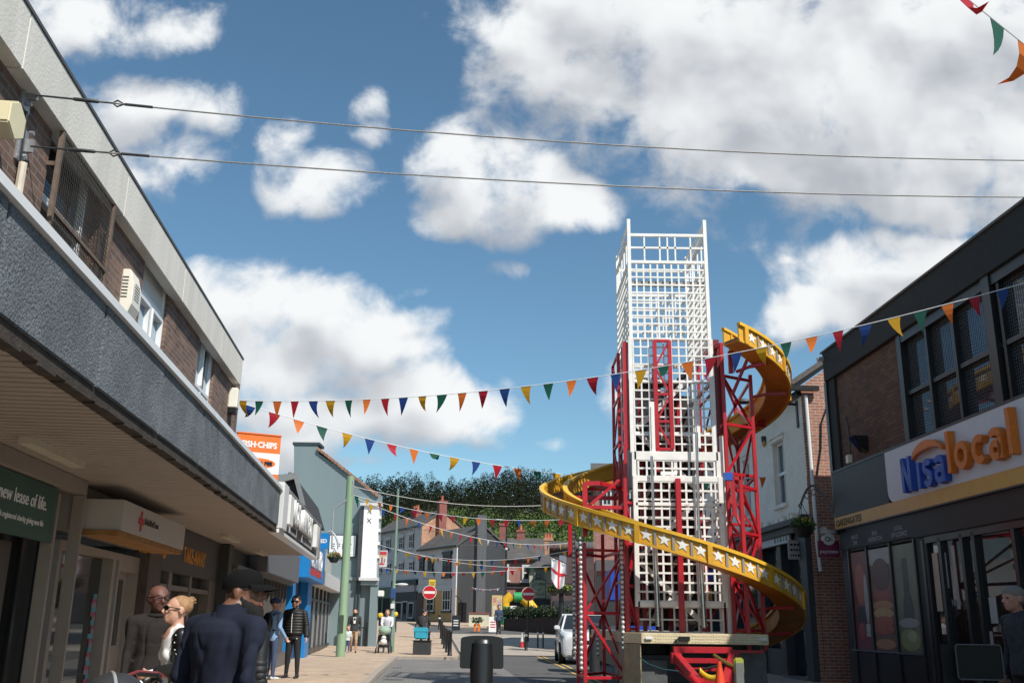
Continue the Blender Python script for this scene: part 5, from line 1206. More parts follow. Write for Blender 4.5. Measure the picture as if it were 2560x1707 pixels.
    def chimney(s,u,v,w,d,z0,z1,mt,pots=2,potm=None,poth=.45,cap=True):
        m=MB(); c=s.p(u,v,z0); M=Matrix((s.u,s.v,(0,0,1))).transposed().to_4x4(); M=Matrix.Translation(s.p(u,v,s.zb))@M
        m.box(-w/2,w/2,-d/2,d/2,z0-s.zb,z1-s.zb,M)
        o=m.build('chimney',mt,s.e)
        if cap: MB().box(-w/2-.07,w/2+.07,-d/2-.07,d/2+.07,z1-s.zb-.22,z1-s.zb-.02,M).build('corbel',mt,o)
        for k in range(pots):
            uu=-w/2+w*(k+.5)/pots; mb=MB().lathe([(.13,z1-s.zb),(.11,z1-s.zb+poth*.85),(.14,z1-s.zb+poth)],10); mb.v=[tuple(M@(Vector(v)+Vector((uu,0,0)))) for v in mb.v]; mb.build('chimney_pot',potm or mat('terracotta pot',(.48,.16,.08),.8,var=.3),o,smooth=True)
def X(px,Y): return atY(px,1500,Y).x
def XY(px,Y): return (X(px,Y),Y)
WR=mat('pale grey render',(.50,.50,.51),.85,var=.10,two=(.40,.40,.40),tscale=.8,tthr=(.5,.75))
# three storey terrace with brick gable
h=House('terrace_house','three storey pale terrace with slate roof and orange brick gable beyond the thin green pole',XY(930,95),XY(1047,85),XY(1150,87.5),1.3,9.2,10.5,WR,gable=BRO)
for (a,b) in (((1026,1336),(1034,1369)),((1001,1343),(1010,1371)),((968,1349),(977,1374)),((948,1352),(955,1376)),((1026,1404),(1035,1424)),((1000,1407),(1009,1426)),((968,1410),(977,1428)),((948,1412),(955,1430))): h.window(a,b,sill=WR,hood=mat('pale hood',(.52,.52,.52),.8))
h.slab('shop_sign_board',(988,1462),(1040,1480),mat('faded mauve board',(.36,.32,.34),.6),-.2,0)
h.slab('black_fascia',(984,1452),(1046,1461),M_BLACK,-.25,0); h.slab('black_fascia',(984,1481),(1046,1498),M_BLACK,-.22,0)
h.slab('shopfront',(986,1498),(1044,1556),mat('shopfront dim',(.06,.06,.062),.4),-.10,0)
for (a,b) in (((992,1504),(1006,1550)),((1009,1502),(1020,1552)),((1024,1505),(1036,1545))): h.window(a,b,bars=(0,0),fw=.09)
h.slab('green_shopfront',(930,1470),(984,1556),mat('olive green shopfront',(.10,.13,.075),.6),-.15,0); h.slab('dark_window',(942,1495),(955,1540),MPANE,-.18,-.15); h.slab('dark_window',(962,1495),(976,1545),MPANE,-.18,-.15)
h.chimney(-.35,1.85,.55,.75,1.3,11.4,BRC,1,mat('red pot',(.45,.10,.07),.8)); h.chimney(5.6,1.9,1.3,.6,9.4,11.1,BRC,3)
# corner house, dark gable, yellow ground floor
WG=mat('off white stucco',(.46,.46,.47),.85,var=.08); CHAR=mat('charcoal gable render',(.042,.044,.048),.8,var=.25,scale=.8,streak=True)
h=House('corner_house','corner house with yellow ground floor, white upper wall and tall charcoal gable end',XY(1044,84),XY(1141,78),XY(1264,80.5),1.05,7.05,8.62,WG,gable=CHAR)
YO=mat('ochre painted wall',(.50,.29,.11),.8,var=.08)
h.slab('yellow_ground_floor',(1052,1474),(1140.5,1556),YO,-.05,0); h.slab('plinth',(1050,1552),(1140.5,1580),M_BLACK,-.09,0); h.slab('white_band',(1050,1464),(1140.5,1474),WG,-.08,0)
h.window((1110,1473),(1129,1526),bars=(2,1),fw=.1); h.window((1070,1490),(1087,1528),bars=(1,1),fw=.1)
for (a,b) in (((1111,1386),(1128,1440)),((1073,1399),(1084,1424)),((1052,1401),(1061,1424))): h.window(a,b,hood=M_BLACK,frame=mat('dark far frame',(.08,.08,.085),.5))
h.slab('door',(1045,1482),(1058,1557),mat('dark red door',(.05,.012,.012),.5),-.12,0)
h.slab('corner_trim',(1136,1368),(1140,1556),mat('white trim',(.6,.6,.6),.6),-.1,0)
h.chimney(-.25,1.95,.42,.85,1.0,9.5,mat('slate grey stack',(.085,.088,.095),.8,var=.2,streak=True),0,cap=False)
h.slab('gate',(1144,1505),(1163,1560),M_BLACK,-.06,0,'g')
g=empty('hanging_sign',atY(1072,1466,76.5),0,'small yellow hanging sign on the corner house above the no entry disc','sign'); MB().box(0,.5,0,.06,0,.55).build('sign_panel',mat('yellow board',(.65,.45,.04),.5),g); MB().box(.05,.45,-.01,0,.30,.34).box(.05,.4,-.01,0,.2,.23).box(.05,.45,-.01,0,.1,.13).build('lettering',M_BLACK,g); MB().box(-.5,.55,.02,.05,.57,.61).build('bracket',M_BLACK,g)
# brick pub
h=House('brick_house','red brick house with black gutter and white framed windows behind the tall black lamp post',XY(1360,84),XY(1252,84),XY(1252,92),1.2,6.35,8.3,BRP2)
for (a,b) in (((1253,1409),(1272,1450)),((1305,1411),(1326,1452))): h.window(a,b,bars=(0,1),fw=.17,sill=M_WHITEP)
h.slab('black_band',(1245,1396),(1345,1404),M_BLACK,-.3,0); h.slab('black_ledge',(1245,1456),(1345,1462),M_BLACK,-.3,0); h.slab('pink_courses',(1254,1466),(1335,1470),M_WHITEP,-.06,0)
h.slab('dark_ground_floor',(1252,1500),(1340,1570),mat('dark brown pub front',(.04,.035,.03),.7),-.06,0)  # even dark brown panel across the ground floor
for (px,w,y0,y1,n) in ((1257,.7,1355,1308,0),(1301,.7,1357,1324,1),(1371,.75,1378,1345,3)):
    z0=atY(px,y0,88).z-.6; z1=atY(px,y1,88).z; h.chimney(X(px,88)-h.B.x,4.0,w,.6,z0,z1,BRC if n<3 else BRO,n)
# cream pub
CG=mat('pale sage render',(.40,.42,.32),.85,var=.1)
h=House('cream_pub','pale sage pub with hipped slate roof behind its hanging sign board',XY(1425,76),XY(1323,76),XY(1323,84),1.0,5.3,6.6,CG,hip=1.6)
h.window((1336,1429),(1357,1450),bars=(1,1),frame=mat('grey blind frame',(.2,.22,.25),.6)); h.slab('blind',(1336,1429),(1357,1438),mat('slate blind',(.18,.2,.24),.6),-.08,-.056)
h.slab('black_fascia',(1318,1496),(1425,1510),mat('dark fascia',(.05,.055,.055),.6),-.3,0); h.slab('pub_front',(1323,1510),(1425,1560),mat('pub front dark',(.06,.06,.058),.6),-.12,0)
for (a,b) in (((1330,1514),(1345,1530)),((1352,1510),(1376,1516)),((1352,1518),(1362,1540)),((1383,1512),(1398,1545)),((1404,1512),(1420,1540))): h.window(a,b,bars=(1,1),fw=.08,pane=mat('cream lit blind',(.42,.40,.28),.6) if a[0]==1383 else MPANE)  # one window has a plain cream blind as its pane
g=empty('pub_sign',atY(1333,1494,72),0,'pale green framed pub sign board on a post before the sage pub','sign'); w=(atY(1363,1494,72)-atY(1333,1494,72)).x
MB().box(0,w,0,.08,0,1.25).build('sign_panel',mat('pale green board',(.32,.36,.25),.6),g); MB().box(-.05,0,-.02,.1,-.05,1.3).box(w,w+.05,-.02,.1,-.05,1.3).box(0,w,-.02,.1,1.25,1.3).box(0,w,-.02,.1,-.05,0).build('frame',M_BLACK,g)
for i,t_ in enumerate(('Duke','of','York')): text(t_,.34,.004,M_BLACK,g,basis((w/2,-.006,.85-i*.34),(1,0,0),(0,0,1)),align='CENTER',shear=.2)
MB().box(w*.5-.06,w*.5+.06,.0,.12,-2.8,-.05).build('post',M_BLACK,g)
h=House('dark_brick_building','dark brick building with blue grey shutter between the sage pub and the ride posts',XY(1520,68),XY(1380,68),XY(1380,76),1.0,6.2,6.8,brick('dark purple brick',(.10,.05,.05),(.07,.04,.04),(.1,.09,.09),'xy'),roof=SL)
h.slab('blue_panel',(1398,1385),(1416,1436),mat('blue grey panel',(.17,.20,.24),.6),-.06,0); h.slab('shopfront',(1384,1500),(1520,1570),M_DGREY,-.1,0)
h=House('brick_terrace','brick terrace behind the lattice tower and above the slide with dark roof',XY(1850,46),XY(1490,46),XY(1490,52),0,7.6,8.9,BRP2)
h.slab('shopfront',(1490,1440),(1850,1600),mat('dark shopfront far',(.025,.025,.027),.5),-.15,0); h.slab('shop_board',(1490,1400),(1850,1432),mat('dim board',(.08,.08,.085),.6),-.3,0)
for k in range(6): h.window((1505+k*58,1225),(1530+k*58,1300)); 
h=House('grey_roofed_house','low house with pale weathered slate roof behind the brick gable',XY(1130,105),XY(1215,100),XY(1228,108),1.5,7.5,10.6,BRP2,roof=mat('pale weathered slate',(.17,.15,.14),.8,var=.35))
h=House('slate_roofed_house','dark rear house showing only its roof behind the pub chimneys',XY(1420,100),XY(1330,100),XY(1330,108),1.5,7.8,9.3,BRP2)
# ------------------------------------------------------------------ grey gable building on the left
def grey_gable():
    Y=48.0; P=lambda px,py: atY(px,py,Y); O=Vector((P(939,1600).x,Y,0))
    e=empty('grey_gable_building',O,0,'large blue grey painted gable building with end chimney and white corner bay','building')
    GG=mat('blue grey painted render',(.175,.228,.242),.85,var=.06,scale=.7,streak=True)
    def q(px,py,d=0): return P(px,py)-O+Vector((0,d,0))
    zb=-O.z; xr=0; xl=q(560,1400).x
    poly=[Vector((xl,0,0)),Vector((0,0,0)),Vector((0,0,q(939,1240).z)),q(798,1134),q(795,1113),q(735,1110),q(735,1190),Vector((xl,0,q(560,1290).z))]
    MB().prism(poly,(-1.7,11,0)).build('wall',GG,e)
    TL=mat('clay verge tiles',(.28,.15,.10),.85,var=.5,scale=8)
    m=MB()
    def verge(a,b):
        a=q(*a); b=q(*b); d=(b-a); n=18
        for i in range(n):
            p=a+d*(i/n); r=a+d*((i+.93)/n); m.prism([p+Vector((0,-.16,-.08)),r+Vector((0,-.16,-.05)),r+Vector((0,-.16,.10)),p+Vector((0,-.16,.07))],(0,.35,0))
        m.prism([a+Vector((0,.19,.02)),b+Vector((0,.19,.02)),b+Vector((0,.19,.09)),a+Vector((0,.19,.09))],(-1.7,10.5,0))
    verge((795,1122),(947,1241)); verge((735,1186),(640,1246)); m.build('roof',TL,e)
    m=MB(); a=q(733,1110); b=q(797,1112); m.box(a.x-.02,b.x+.05,-.06,1.2,a.z-.03,a.z+.10); m.build('chimney_cap',mat('dark cap',(.03,.05,.06),.6),e)
    m=MB(); c=q(735,1192); m.box(c.x-.05,c.x+.0,-.05,0,c.z-1.2,c.z).build('flashing',M_BLACK,e)
    a=q(914,1266); b=q(942,1444); MB().box(a.x,b.x,-.45,.0,b.z,a.z).build('white_bay',mat('white bay render',(.80,.78,.78),.8,var=.05),e)
    MB().box(a.x-.18,b.x+.12,-.58,.05,a.z,a.z+.12).build('bay_cap',mat('bay trim',(.60,.60,.60),.7),e); MB().box(a.x-.06,b.x+.12,-.55,.05,b.z-.14,b.z).build('bay_base',mat('bay trim',(.60,.60,.60),.7),e)
    MB().prism([(a.x-.16,-.44,b.z),(a.x-.003,-.44,b.z),(a.x-.003,-.44,a.z),(a.x-.22,-.44,a.z-.3)],(0,.44,0)).build('bay_side_slates',mat('dark slate hanging',(.045,.05,.055),.8,var=.4),e)
    MB().box(xl,q(905,1445).x,-.10,0,b.z-.12,b.z+.03).box(q(905,1450).x,.03,-.42,0,b.z-.34,b.z-.14).build('ledge',mat('grey ledge',(.20,.25,.27),.8),e)
    for k in range(4): MB().box(b.x+.001,b.x+.09,-.3,.0,a.z-.6-k*.62,a.z-.46-k*.62).build('quoin',M_WHITEP,e)
    for px,py in ((928,1280),(927,1303)):
        c=q(px,py,-.46); MB().tube([c+Vector((-.10,0,.1)),c+Vector((.08,0,-.12))],.016,5).build('bay_fixing',M_DGREY,e); MB().tube([c+Vector((.08,0,.1)),c+Vector((-.10,0,-.08))],.016,5).build('bay_fixing',M_DGREY,e)
    DP=mat('dark teal pipe',(.05,.07,.075),.6)
    for px in (893,901): MB().tube([(q(px,1450).x,-.08,b.z-.1),(q(px,1450).x,-.08,.3)],.045).build('drainpipe',DP,e,smooth=True)
    MB().box(q(922,1600).x,.03,-.35,0,0,b.z-.35).build('pier',GG,e)
    MB().box(.035,.32,-.4,-.1,q(940,1482).z-.16,q(940,1482).z+.12).build('wall_box',M_WHITEP,e,bevel=.03)
    # board
    g=empty('wall_sign',P(823,1390)+Vector((0,-.1,0)),0,'white rectangular board with dark capital letters half hidden by the thick green pole','sign')
    w=P(888,1390).x-P(823,1390).x; hh=P(823,1338).z-P(823,1390).z
    MB().box(0,w,0,.06,0,hh).build('sign_panel',mat('white wall board',(.72,.72,.74),.5),g); MB().box(-.05,w+.05,.005,.05,-.05,0).box(-.05,w+.05,.005,.05,hh,hh+.05).box(w,w+.05,.005,.05,0,hh).build('frame',M_BLACK,g)
    for t_,px in (('E',832),('F',846),('F',858),('Y',872)): text(t_,.36,.004,M_BLACK,g,basis((P(px,1387).x-P(823,1390).x-.08,-.006,hh*.36),(1,0,0),(0,0,1)))
    # steps and railing
    s=empty('steps',P(921,1625),0,'pale stone steps with white edges rising beside the blue grey gable building','steps'); ST=mat('pale step stone',(.46,.39,.32),.8,var=.1)
    for k in range(5): MB().box(0,.55,k*.45,(k+1)*.45+.3,-.3,.22+k*.22).build('step',ST,s,bevel=.01)
    s=empty('railing',P(858,1630)+Vector((0,-.5,0)),0,'black iron railing in front of the grey building beside the walking man','railing')
    m=MB(); 
    for k in range(11): m.tube([(.1*k+.05,0,0),(.1*k+.05,0,1.15)],.012,5)
    m.box(0,1.1,-.02,.02,1.1,1.15).box(0,1.1,-.02,.02,.1,.14); m.build('rails',M_BLACK,s)
    for x in (0,1.1): MB().box(x-.04,x+.04,-.04,.04,0,1.3).ball((x,0,1.36),.06).build('post',M_BLACK,s)
grey_gable()
# ice cream / advert panel hanging on pole 2 side
g=empty('advert_sign',atY(940,1416,60),0,'small white and red advert panel hung between the white bay and the thin pole','sign'); w=(atY(967,1416,60)-atY(940,1416,60)).x; hh=(atY(940,1375,60)-atY(940,1416,60)).z
MB().box(0,w,0,.05,0,hh).build('sign_panel',mat('white advert',(.62,.60,.60),.5),g); MB().box(.04,w-.04,-.006,0,hh*.72,hh*.94).ball((w/2,0,.16),(w*.3,.01,.06)).build('red_print',mat('red print',(.55,.05,.08),.5),g); MB().box(.05,w-.05,-.006,0,hh*.64,hh*.70).build('yellow_print',mat('yellow print',(.6,.45,.1),.5),g); MB().box(w*.45,w*.6,-.008,0,.2,hh*.6).box(w*.2,w*.3,-.008,0,.25,hh*.5).box(w*.7,w*.8,-.008,0,.25,hh*.5).build('brown_print',mat('brown print',(.35,.12,.08),.5),g)
MB().box(-.9,0,.01,.04,hh-.1,hh-.06).build('bracket',M_BLACK,g)
# ------------------------------------------------------------------ poles
GP=mat('sage green pole paint',(.23,.33,.20),.55,var=.12,streak=True)
b=atY(851,1634,36); t_=atY(872,1190,36)
e=empty('green_pole',(b.x,36,0),0,'thick sage green steel pole with side arm and flower basket','pole')
m=MB().lathe([(.165,.05),(.165,1.6),(.15,1.65),(.14,t_.z),(.0,t_.z+.01)],20); m.build('shaft',GP,e,smooth=True); MB().box(-.07,.07,-.18,-.14,.9,1.5).build('hatch',mat('dark hatch',(.05,.07,.05),.6),e)
q=lambda px,py,Y=35.9: atY(px,py,Y)-Vector((b.x,36,0))
GS=mat('grey arm',(.40,.41,.40),.5,.4)
MB().tube([q(884,1200),(q(880,1235)),q(862,1254),q(848,1262),q(836,1270),q(833,1280),q(831,1330),q(829,1372)],.03,8).build('side_arm',GS,e,smooth=True)
MB().tube([q(818,1330),q(828,1327),q(838,1338),q(843,1350),q(846,1365)],.035,8).build('curved_arm',GS,e,smooth=True)
hanging_basket(atY(835,1393,35.8),.20,'green hanging basket with yellow flowers on the arm of the thick green pole',(('yellow',(.65,.5,.04),14),('pink',(.55,.08,.15),8),('orange',(.6,.2,.05),5)),drop=.3,seed=3,pot=(.02,.12,.08))
b=atY(978,1614,42); t_=atY(995,1222,42)
e=empty('slim_green_pole',(b.x,42,0),0,'slim green lamp pole behind the mother with pushchair','pole')
MB().lathe([(.12,.05),(.12,1.5),(.075,1.6),(.05,t_.z),(0,t_.z)],14).build('shaft',mat('slim pole paint',(.15,.22,.17),.55,var=.1),e,smooth=True)
MB().ball((.35,0,atY(985,1460,42).z),(.25,.1,.06)).tube([(0,0,atY(985,1460,42).z),(.3,0,atY(985,1460,42).z)],.03,6).build('lamp_arm',mat('pale lamp',(.6,.6,.6),.4),e,smooth=True)
MB().box(-.10,.10,-.14,-.09,atY(985,1495,42).z,atY(985,1470,42).z).build('blue_plate',mat('blue plate',(.03,.07,.2),.5),e); MB().box(-.08,.08,-.14,-.09,atY(985,1520,42).z,atY(985,1508,42).z).build('white_box',M_WHITEP,e)
# no entry signs
def no_entry(px,py,Y,d,label,base):
    c=atY(px,py,Y); e=empty('no_entry_sign',(c.x,Y,base),0,label,'road sign','no entry signs'); z=c.z-base
    MB().tube([(0,.06,0),(0,.06,z+.0)],.045,8).build('post',M_BLACK,e,smooth=True)
    MB().lathe([(0,-.0),(d/2,-.0),(d/2,.03),(0,.03)],32,(0,0,z),'y',cap=False).build('white_ring',M_WHITEP,e); r=d/2*.93
    MB().lathe([(0,-.006),(r,-.006),(r,.0),(0,.0)],32,(0,0,z),'y',cap=False).build('red_disc',mat('road sign red',(.48,.012,.02),.4),e)
    MB().box(-r*.86,r*.86,-.011,-.006,z-r*.19,z+r*.19).build('white_bar',M_WHITEP,e)
no_entry(1074,1480,54,.74,'no entry sign in front of the ochre wall',.3)
no_entry(1321,1484,54,.73,'no entry sign in front of the sage pub',.3)
# lamp posts
e=empty('lamp_post',XY(1264,74)+(1.0,),0,'tall black lamp post in front of the red brick house','lamp post'); z=atY(1264,1303,74).z-1
MB().lathe([(.14,0),(.14,1.2),(.09,1.3),(.06,z),(0,z)],12).build('shaft',M_BLACK,e,smooth=True); MB().tube([(0,0,z),(-.3,0,z+.12),(-.8,0,z+.16)],.03,6).build('arm',GS,e,smooth=True); MB().ball((0,-.1,atY(1264,1372,74).z-1),.10).build('globe',M_WHITEP,e)
cb=atY(1403,1560,46); e=empty('basket_lamp_post',(cb.x,46,0),0,'black lamp post with yellow flower baskets and an England flag beside the white car','lamp post'); zt=atY(1403,1440,46).z
MB().lathe([(.17,0),(.17,1.2),(.12,1.4),(.10,zt+.2),(0,zt+.2)],14).build('shaft',M_BLACK,e,smooth=True); MB().box(-1.0,1.0,-.02,.02,zt-.35,zt-.31).build('cross_arm',M_BLACK,e); MB().lathe([(.05,0),(.16,.1),(.2,.45),(.05,.6)],10,(0,0,zt+.1)).build('lantern',M_DGREY,e)
for i,(px,lab) in enumerate(((1383,'yellow flower basket on the lamp post hanging under the England flag'),(1420,'yellow flower basket on the lamp post nearest the ride bulbs'),(1402,'yellow flower basket against the shaft of the flag lamp post'))):
    hanging_basket(atY(px,1476 if i<2 else 1470,45.8),.24,lab,(('yellow',(.65,.5,.04),16),),drop=.35,seed=20+i,pot=(.02,.06,.05))
# flag of St George
def flag():
    Y=45.2; o=atY(1379,1392,Y); e=empty('england_flag',o,0,'white England flag with red cross hanging from the basket lamp post','flag')
    q=lambda px,py: atY(px,py,Y)-o
    A,B,C_,D=q(1379,1393),q(1414,1409),q(1410,1462),q(1379,1446)
    def pt(s,t):
        p=(A*(1-s)+B*s)*(1-t)+(D*(1-s)+C_*s)*t; p=p.copy(); p.z-=.32*math.sin(PI*t*.5)*s*(1-s)*2+ (.22*math.sin(PI*s) if t>.7 else 0)*(t-.7)*2; p.y+=.09*math.sin(s*9+t*3); return p
    def sheet(s0,s1,t0,t1,off,n=14):
        m=MB(); vs=[];fs=[]
        for k in (off,off+.006):
            for i in range(n+1):
                for j in range(n+1):
                    p=pt(s0+(s1-s0)*i/n,t0+(t1-t0)*j/n); vs.append(p+Vector((0,k,0)))
        K=(n+1)**2
        for i in range(n):
            for j in range(n):
                a=i*(n+1)+j; f=(a,a+1,a+n+2,a+n+1); fs.append(f); fs.append(tuple(K+x for x in f[::-1]))
        return m._add(vs,fs)
    sheet(0,1,0,1,0).build('cloth',mat('white flag cloth',(.74,.74,.74),.8),e,smooth=True)
    FR_=mat('flag red',(.58,.03,.05),.8); sheet(.47,.62,0,1,-.009).build('red_vertical',FR_,e,smooth=True); sheet(0,1,.44,.57,-.010).build('red_horizontal',FR_,e,smooth=True)
    MB().bar(q(1379,1390),q(1417,1409),.03).build('stick',M_DGREY,e)
flag()
# ------------------------------------------------------------------ bunting
FC={'y':(.72,.42,.015),'o':(.78,.22,.03),'r':(.52,.012,.035),'b':(.015,.07,.30),'g':(.006,.11,.07),'w':(.7,.7,.7)}
def flagmat(c):
    nm='bunting '+{'y':'yellow','o':'orange','r':'red','b':'blue','g':'green','w':'white'}[c]
    if nm in MATS: return MATS[nm]
    m=bpy.data.materials.new(nm); m.use_nodes=True; t=m.node_tree; b=t.nodes['Principled BSDF']; b.inputs['Roughness'].default_value=.6; b.inputs['Base Color'].default_value=(*FC[c],1)
    tr=t.nodes.new('ShaderNodeBsdfTranslucent'); tr.inputs[0].default_value=(*FC[c],1); mx=t.nodes.new('ShaderNodeMixShader'); mx.inputs[0].default_value=.4
    t.links.new(b.outputs[0],mx.inputs[1]); t.links.new(tr.outputs[0],mx.inputs[2]); t.links.new(mx.outputs[0],t.nodes['Material Output'].inputs[0]); MATS[nm]=m; return m
MCORD=mat('white bunting tape',(.75,.75,.75),.7)
def bunting(label,a,b,sag,sp,w,h,seq,seed=1,cord=.006,tape=True,sway=.25,t0=0.01,t1=.99,maxn=60):
    a=Vector(a);b=Vector(b); rg=random.Random(seed); n=48
    P=lambda t: a.lerp(b,t)-Vector((0,0,sag*4*t*(1-t)))
    e=empty('bunting_string',a,0,label,'bunting','strings of bunting across the street')
    pts=[P(i/n)-a for i in range(n+1)]
    m=MB().tube(pts,cord,5); m.build('cord',MCORD,e,smooth=True)
    L=(b-a).length; k=0; s=L*t0
    while s<L*t1 and k<maxn:
        t=s/L; p=P(t)-a; q=P(min(1,t+w/L))-a; d=(q-p).normalized(); dn=Vector((0,0,-1)); side=d.cross(dn).normalized()
        sw=rg.gauss(0,sway*1.5); sk=rg.gauss(0,.17); wv=rg.uniform(.78,1.06)
        nseg=4; m=MB(); vs=[]; fs=[]
        for lay in (0,.003):
            for i in range(nseg+1):
                u=i/nseg; ww=w*wv*(1-u); c=p+d*(w/2+sk*h*u*u)+dn*(h*u*math.cos(sw*u))+side*(h*math.sin(sw)*u*u*.8+lay)
                vs+= [c-d*ww/2,c+d*ww/2] if i<nseg else [c]
        K=2*nseg+1
        for lay in (0,1):
            o=lay*K
            for i in range(nseg-1): f=(o+2*i,o+2*i+1,o+2*i+3,o+2*i+2); fs.append(f if lay else f[::-1])
            f=(o+2*nseg-2,o+2*nseg-1,o+2*nseg); fs.append(f if lay else f[::-1])
        m._add(vs,fs); m.build('flag',flagmat(seq[k%len(seq)]),e)
        k+=1; s+=sp*rg.uniform(.93,1.07)
    return e
y,z=FL.at(596,1003,.1); A1=FL.M@Vector((.06,18.85,z-.0)); A1=atY(590,1001,18.6)
S1='ygorbygorbyg'
bunting('long bunting string rising from the brick corner in front of the lattice tower',A1,atY(2790,640,13),.62,.40,.20,.33,'ygorbygorb',1,.007,t0=.004,maxn=40)
bunting('bunting string dipping from the brick corner down behind the yellow slide to the cream building',A1+Vector((.05,.1,-.02)),atY(1912,1192,26.8),.62,.53,.26,.32,'brogybrogy',2,.008,t0=.006)
bunting('short bunting string high overhead above the store roof',atY(2200,-190,5.6),atY(2800,290,6.6),.05,.31,.18,.37,'rgoybrgoyb',5,.004,sway=.5,t0=.29)
bunting('far bunting string from the thick green pole to the ride posts',atY(880,1236,36),atY(1428,1297,33),.35,.50,.22,.27,'gyoobrorryorrboor',7,.009)
bunting('far bunting string sloping below the pole top towards the pub chimneys',atY(880,1240,36.1),atY(1440,1354,58),.75,.95,.28,.36,'gybrobryorrywbr',8,.012)
bunting('distant bunting string across the pale terrace under its top windows',atY(938,1358,58),atY(1440,1372,50),.75,.75,.25,.32,'obgyyooryygbor',9,.012)
bunting('distant bunting string crossing the ochre house upper windows',atY(985,1370,60),atY(1405,1414,56),.45,.80,.25,.32,'oyrygoybrrogyb',10,.012)
bunting('distant bunting string level with the ochre house first floor sills',atY(936,1416,62),atY(1290,1424,60),.25,.62,.28,.34,'rbyobygorrygor',11,.012)
bunting('tiny red and white bunting in front of the charcoal gable',atY(1180,1468,70),atY(1250,1470,70),.12,.17,.14,.16,'rwbrwb',12,.01)
for i,(p,q_,Ya,Yb,sg) in enumerate((((884,1216),(1420,1258),36,38,.35),((1000,1315),(1430,1330),60,50,.3),((930,1340),(1430,1352),60,50,.35))):
    a=atY(*p,Ya); c,_=cable('overhead_wire',['highest grey overhead wire from the green pole over the wood','middle overhead wire over the slate roofs','lowest overhead wire in front of the terrace windows'][i],a,atY(*q_,Yb),sg,.014,MCAB,'overhead wires in the far street',n=20)
# ------------------------------------------------------------------ wooded hill
def woods():
    rg=np.random.RandomState(3)
    def quads(centers,size,rg):
        n=len(centers); a=rg.normal(size=(n,3)); a/=np.linalg.norm(a,axis=1)[:,None]; b=np.cross(a,rg.normal(size=(n,3))); b/=np.linalg.norm(b,axis=1)[:,None]
        s=size[:,None]; v=np.empty((n,4,3)); v[:,0]=centers-a*s; v[:,1]=centers+b*s*.7; v[:,2]=centers+a*s; v[:,3]=centers-b*s*.7; return v.reshape(-1,3)
    def make(name,V,m,label,mi=None):
        n=len(V)//4; me=bpy.data.meshes.new(name); me.vertices.add(len(V)); me.vertices.foreach_set('co',V.ravel().astype(np.float32))
        me.loops.add(4*n); me.loops.foreach_set('vertex_index',np.arange(4*n,dtype=np.int32)); me.polygons.add(n); me.polygons.foreach_set('loop_start',np.arange(0,4*n,4,dtype=np.int32)); me.polygons.foreach_set('loop_total',np.full(n,4,dtype=np.int32))
        for q in m: me.materials.append(q)
        if mi is not None: me.polygons.foreach_set('material_index',mi.astype(np.int32))
        me.update(); me.validate(); o=bpy.data.objects.new(name,me); COL.objects.link(o); tag(o,label,'woodland',kind='stuff'); return o
    # conifers on the upper hill
    C=[];S=[];MI=[]
    for row in range(28):
        Y=215+row*7.2
        x=-95+rg.rand()*5
        while x<75:
            yy=Y+rg.uniform(-3,3); h=rg.uniform(10.5,14.5)*(1+.07*math.sin(x*.13)+.06*math.sin(x*.37+yy*.2)); 
            if rg.rand()<.04: h*=1.12
            k=230; t=rg.rand(k)**.8; r=(h*.21)*np.clip(1-t**2.6,0,1)**.7*np.sqrt(rg.rand(k))*1.15+.15; an=rg.rand(k)*2*PI
            z0=gz(yy)-.5-max(0,yy-300)*.10*abs((x+8)/60)**1.5+(yy-215)/200*(2.2*math.sin(x*.075+.6)+1.3*math.sin(x*.19+2)); C.append(np.stack([x+r*np.cos(an),yy+r*np.sin(an),z0+h*(.10+.90*t)],1)); S.append(rg.uniform(.16,.42,k)*(1.1-.5*t)); MI.append(rg.randint(0,2,k)); x+=rg.uniform(3.2,7.2)
    V=quads(np.concatenate(C),np.concatenate(S),rg)
    CD=[mat('conifer needles dark',(.022,.026,.013),1,var=.3,scale=.3,spec=.05),mat('conifer needles black green',(.014,.017,.009),1,spec=.05)]  # needle colours kept near black to hold the cloud shadow on the hill
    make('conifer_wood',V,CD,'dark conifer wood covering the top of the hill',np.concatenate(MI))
    C=[];S=[];MI=[]
    for i in range(430):
        Y=rg.uniform(120,235); x=rg.uniform(-62,62)*Y/200; px=1271+x/Y*2531
        h=rg.uniform(6,10.5)*(1.0 if px>1060 else .85); r0=h*.42; z0=gz(Y)
        k=750; nb=7; bl=rg.normal(size=(nb,3)); bl/=np.linalg.norm(bl,axis=1)[:,None]; bl=bl*[r0*.6,r0*.6,h*.22]; pick=rg.randint(0,nb,k)
        d=rg.normal(size=(k,3)); d/=np.linalg.norm(d,axis=1)[:,None]; d*=(rg.rand(k,1)**.4)*r0*.55
        c=bl[pick]+d+np.array([x,Y,z0+h*.6]); C.append(c); S.append(rg.uniform(.11,.27,k))
        base=0 if (px<1080 and rg.rand()<.6) or Y>225 else (1 if rg.rand()<.55 else 2)
        MI.append(np.where(rg.rand(k)<.75,base,rg.randint(0,3,k)))
    V=quads(np.concatenate(C),np.concatenate(S),rg)
    make('broadleaf_wood',V,[mat('broadleaf dark',(.022,.038,.016),.9,var=.3,scale=.5,spec=.1),mat('broadleaf mid',(.060,.095,.028),.9,var=.3,scale=.5,spec=.1),mat('broadleaf light',(.11,.155,.045),.9,var=.3,scale=.5,spec=.1)],'mixed green broadleaf trees on the lower hillside behind the roofs',np.concatenate(MI))
woods()
mb=MB(); ys_=[112,125,140,160,180,200,220,240,270,300,330,360,390,420,450]; xs_=[-130,-100,-80,-60,-40,-20,0,20,40,60,80,100,130]; k=len(xs_)
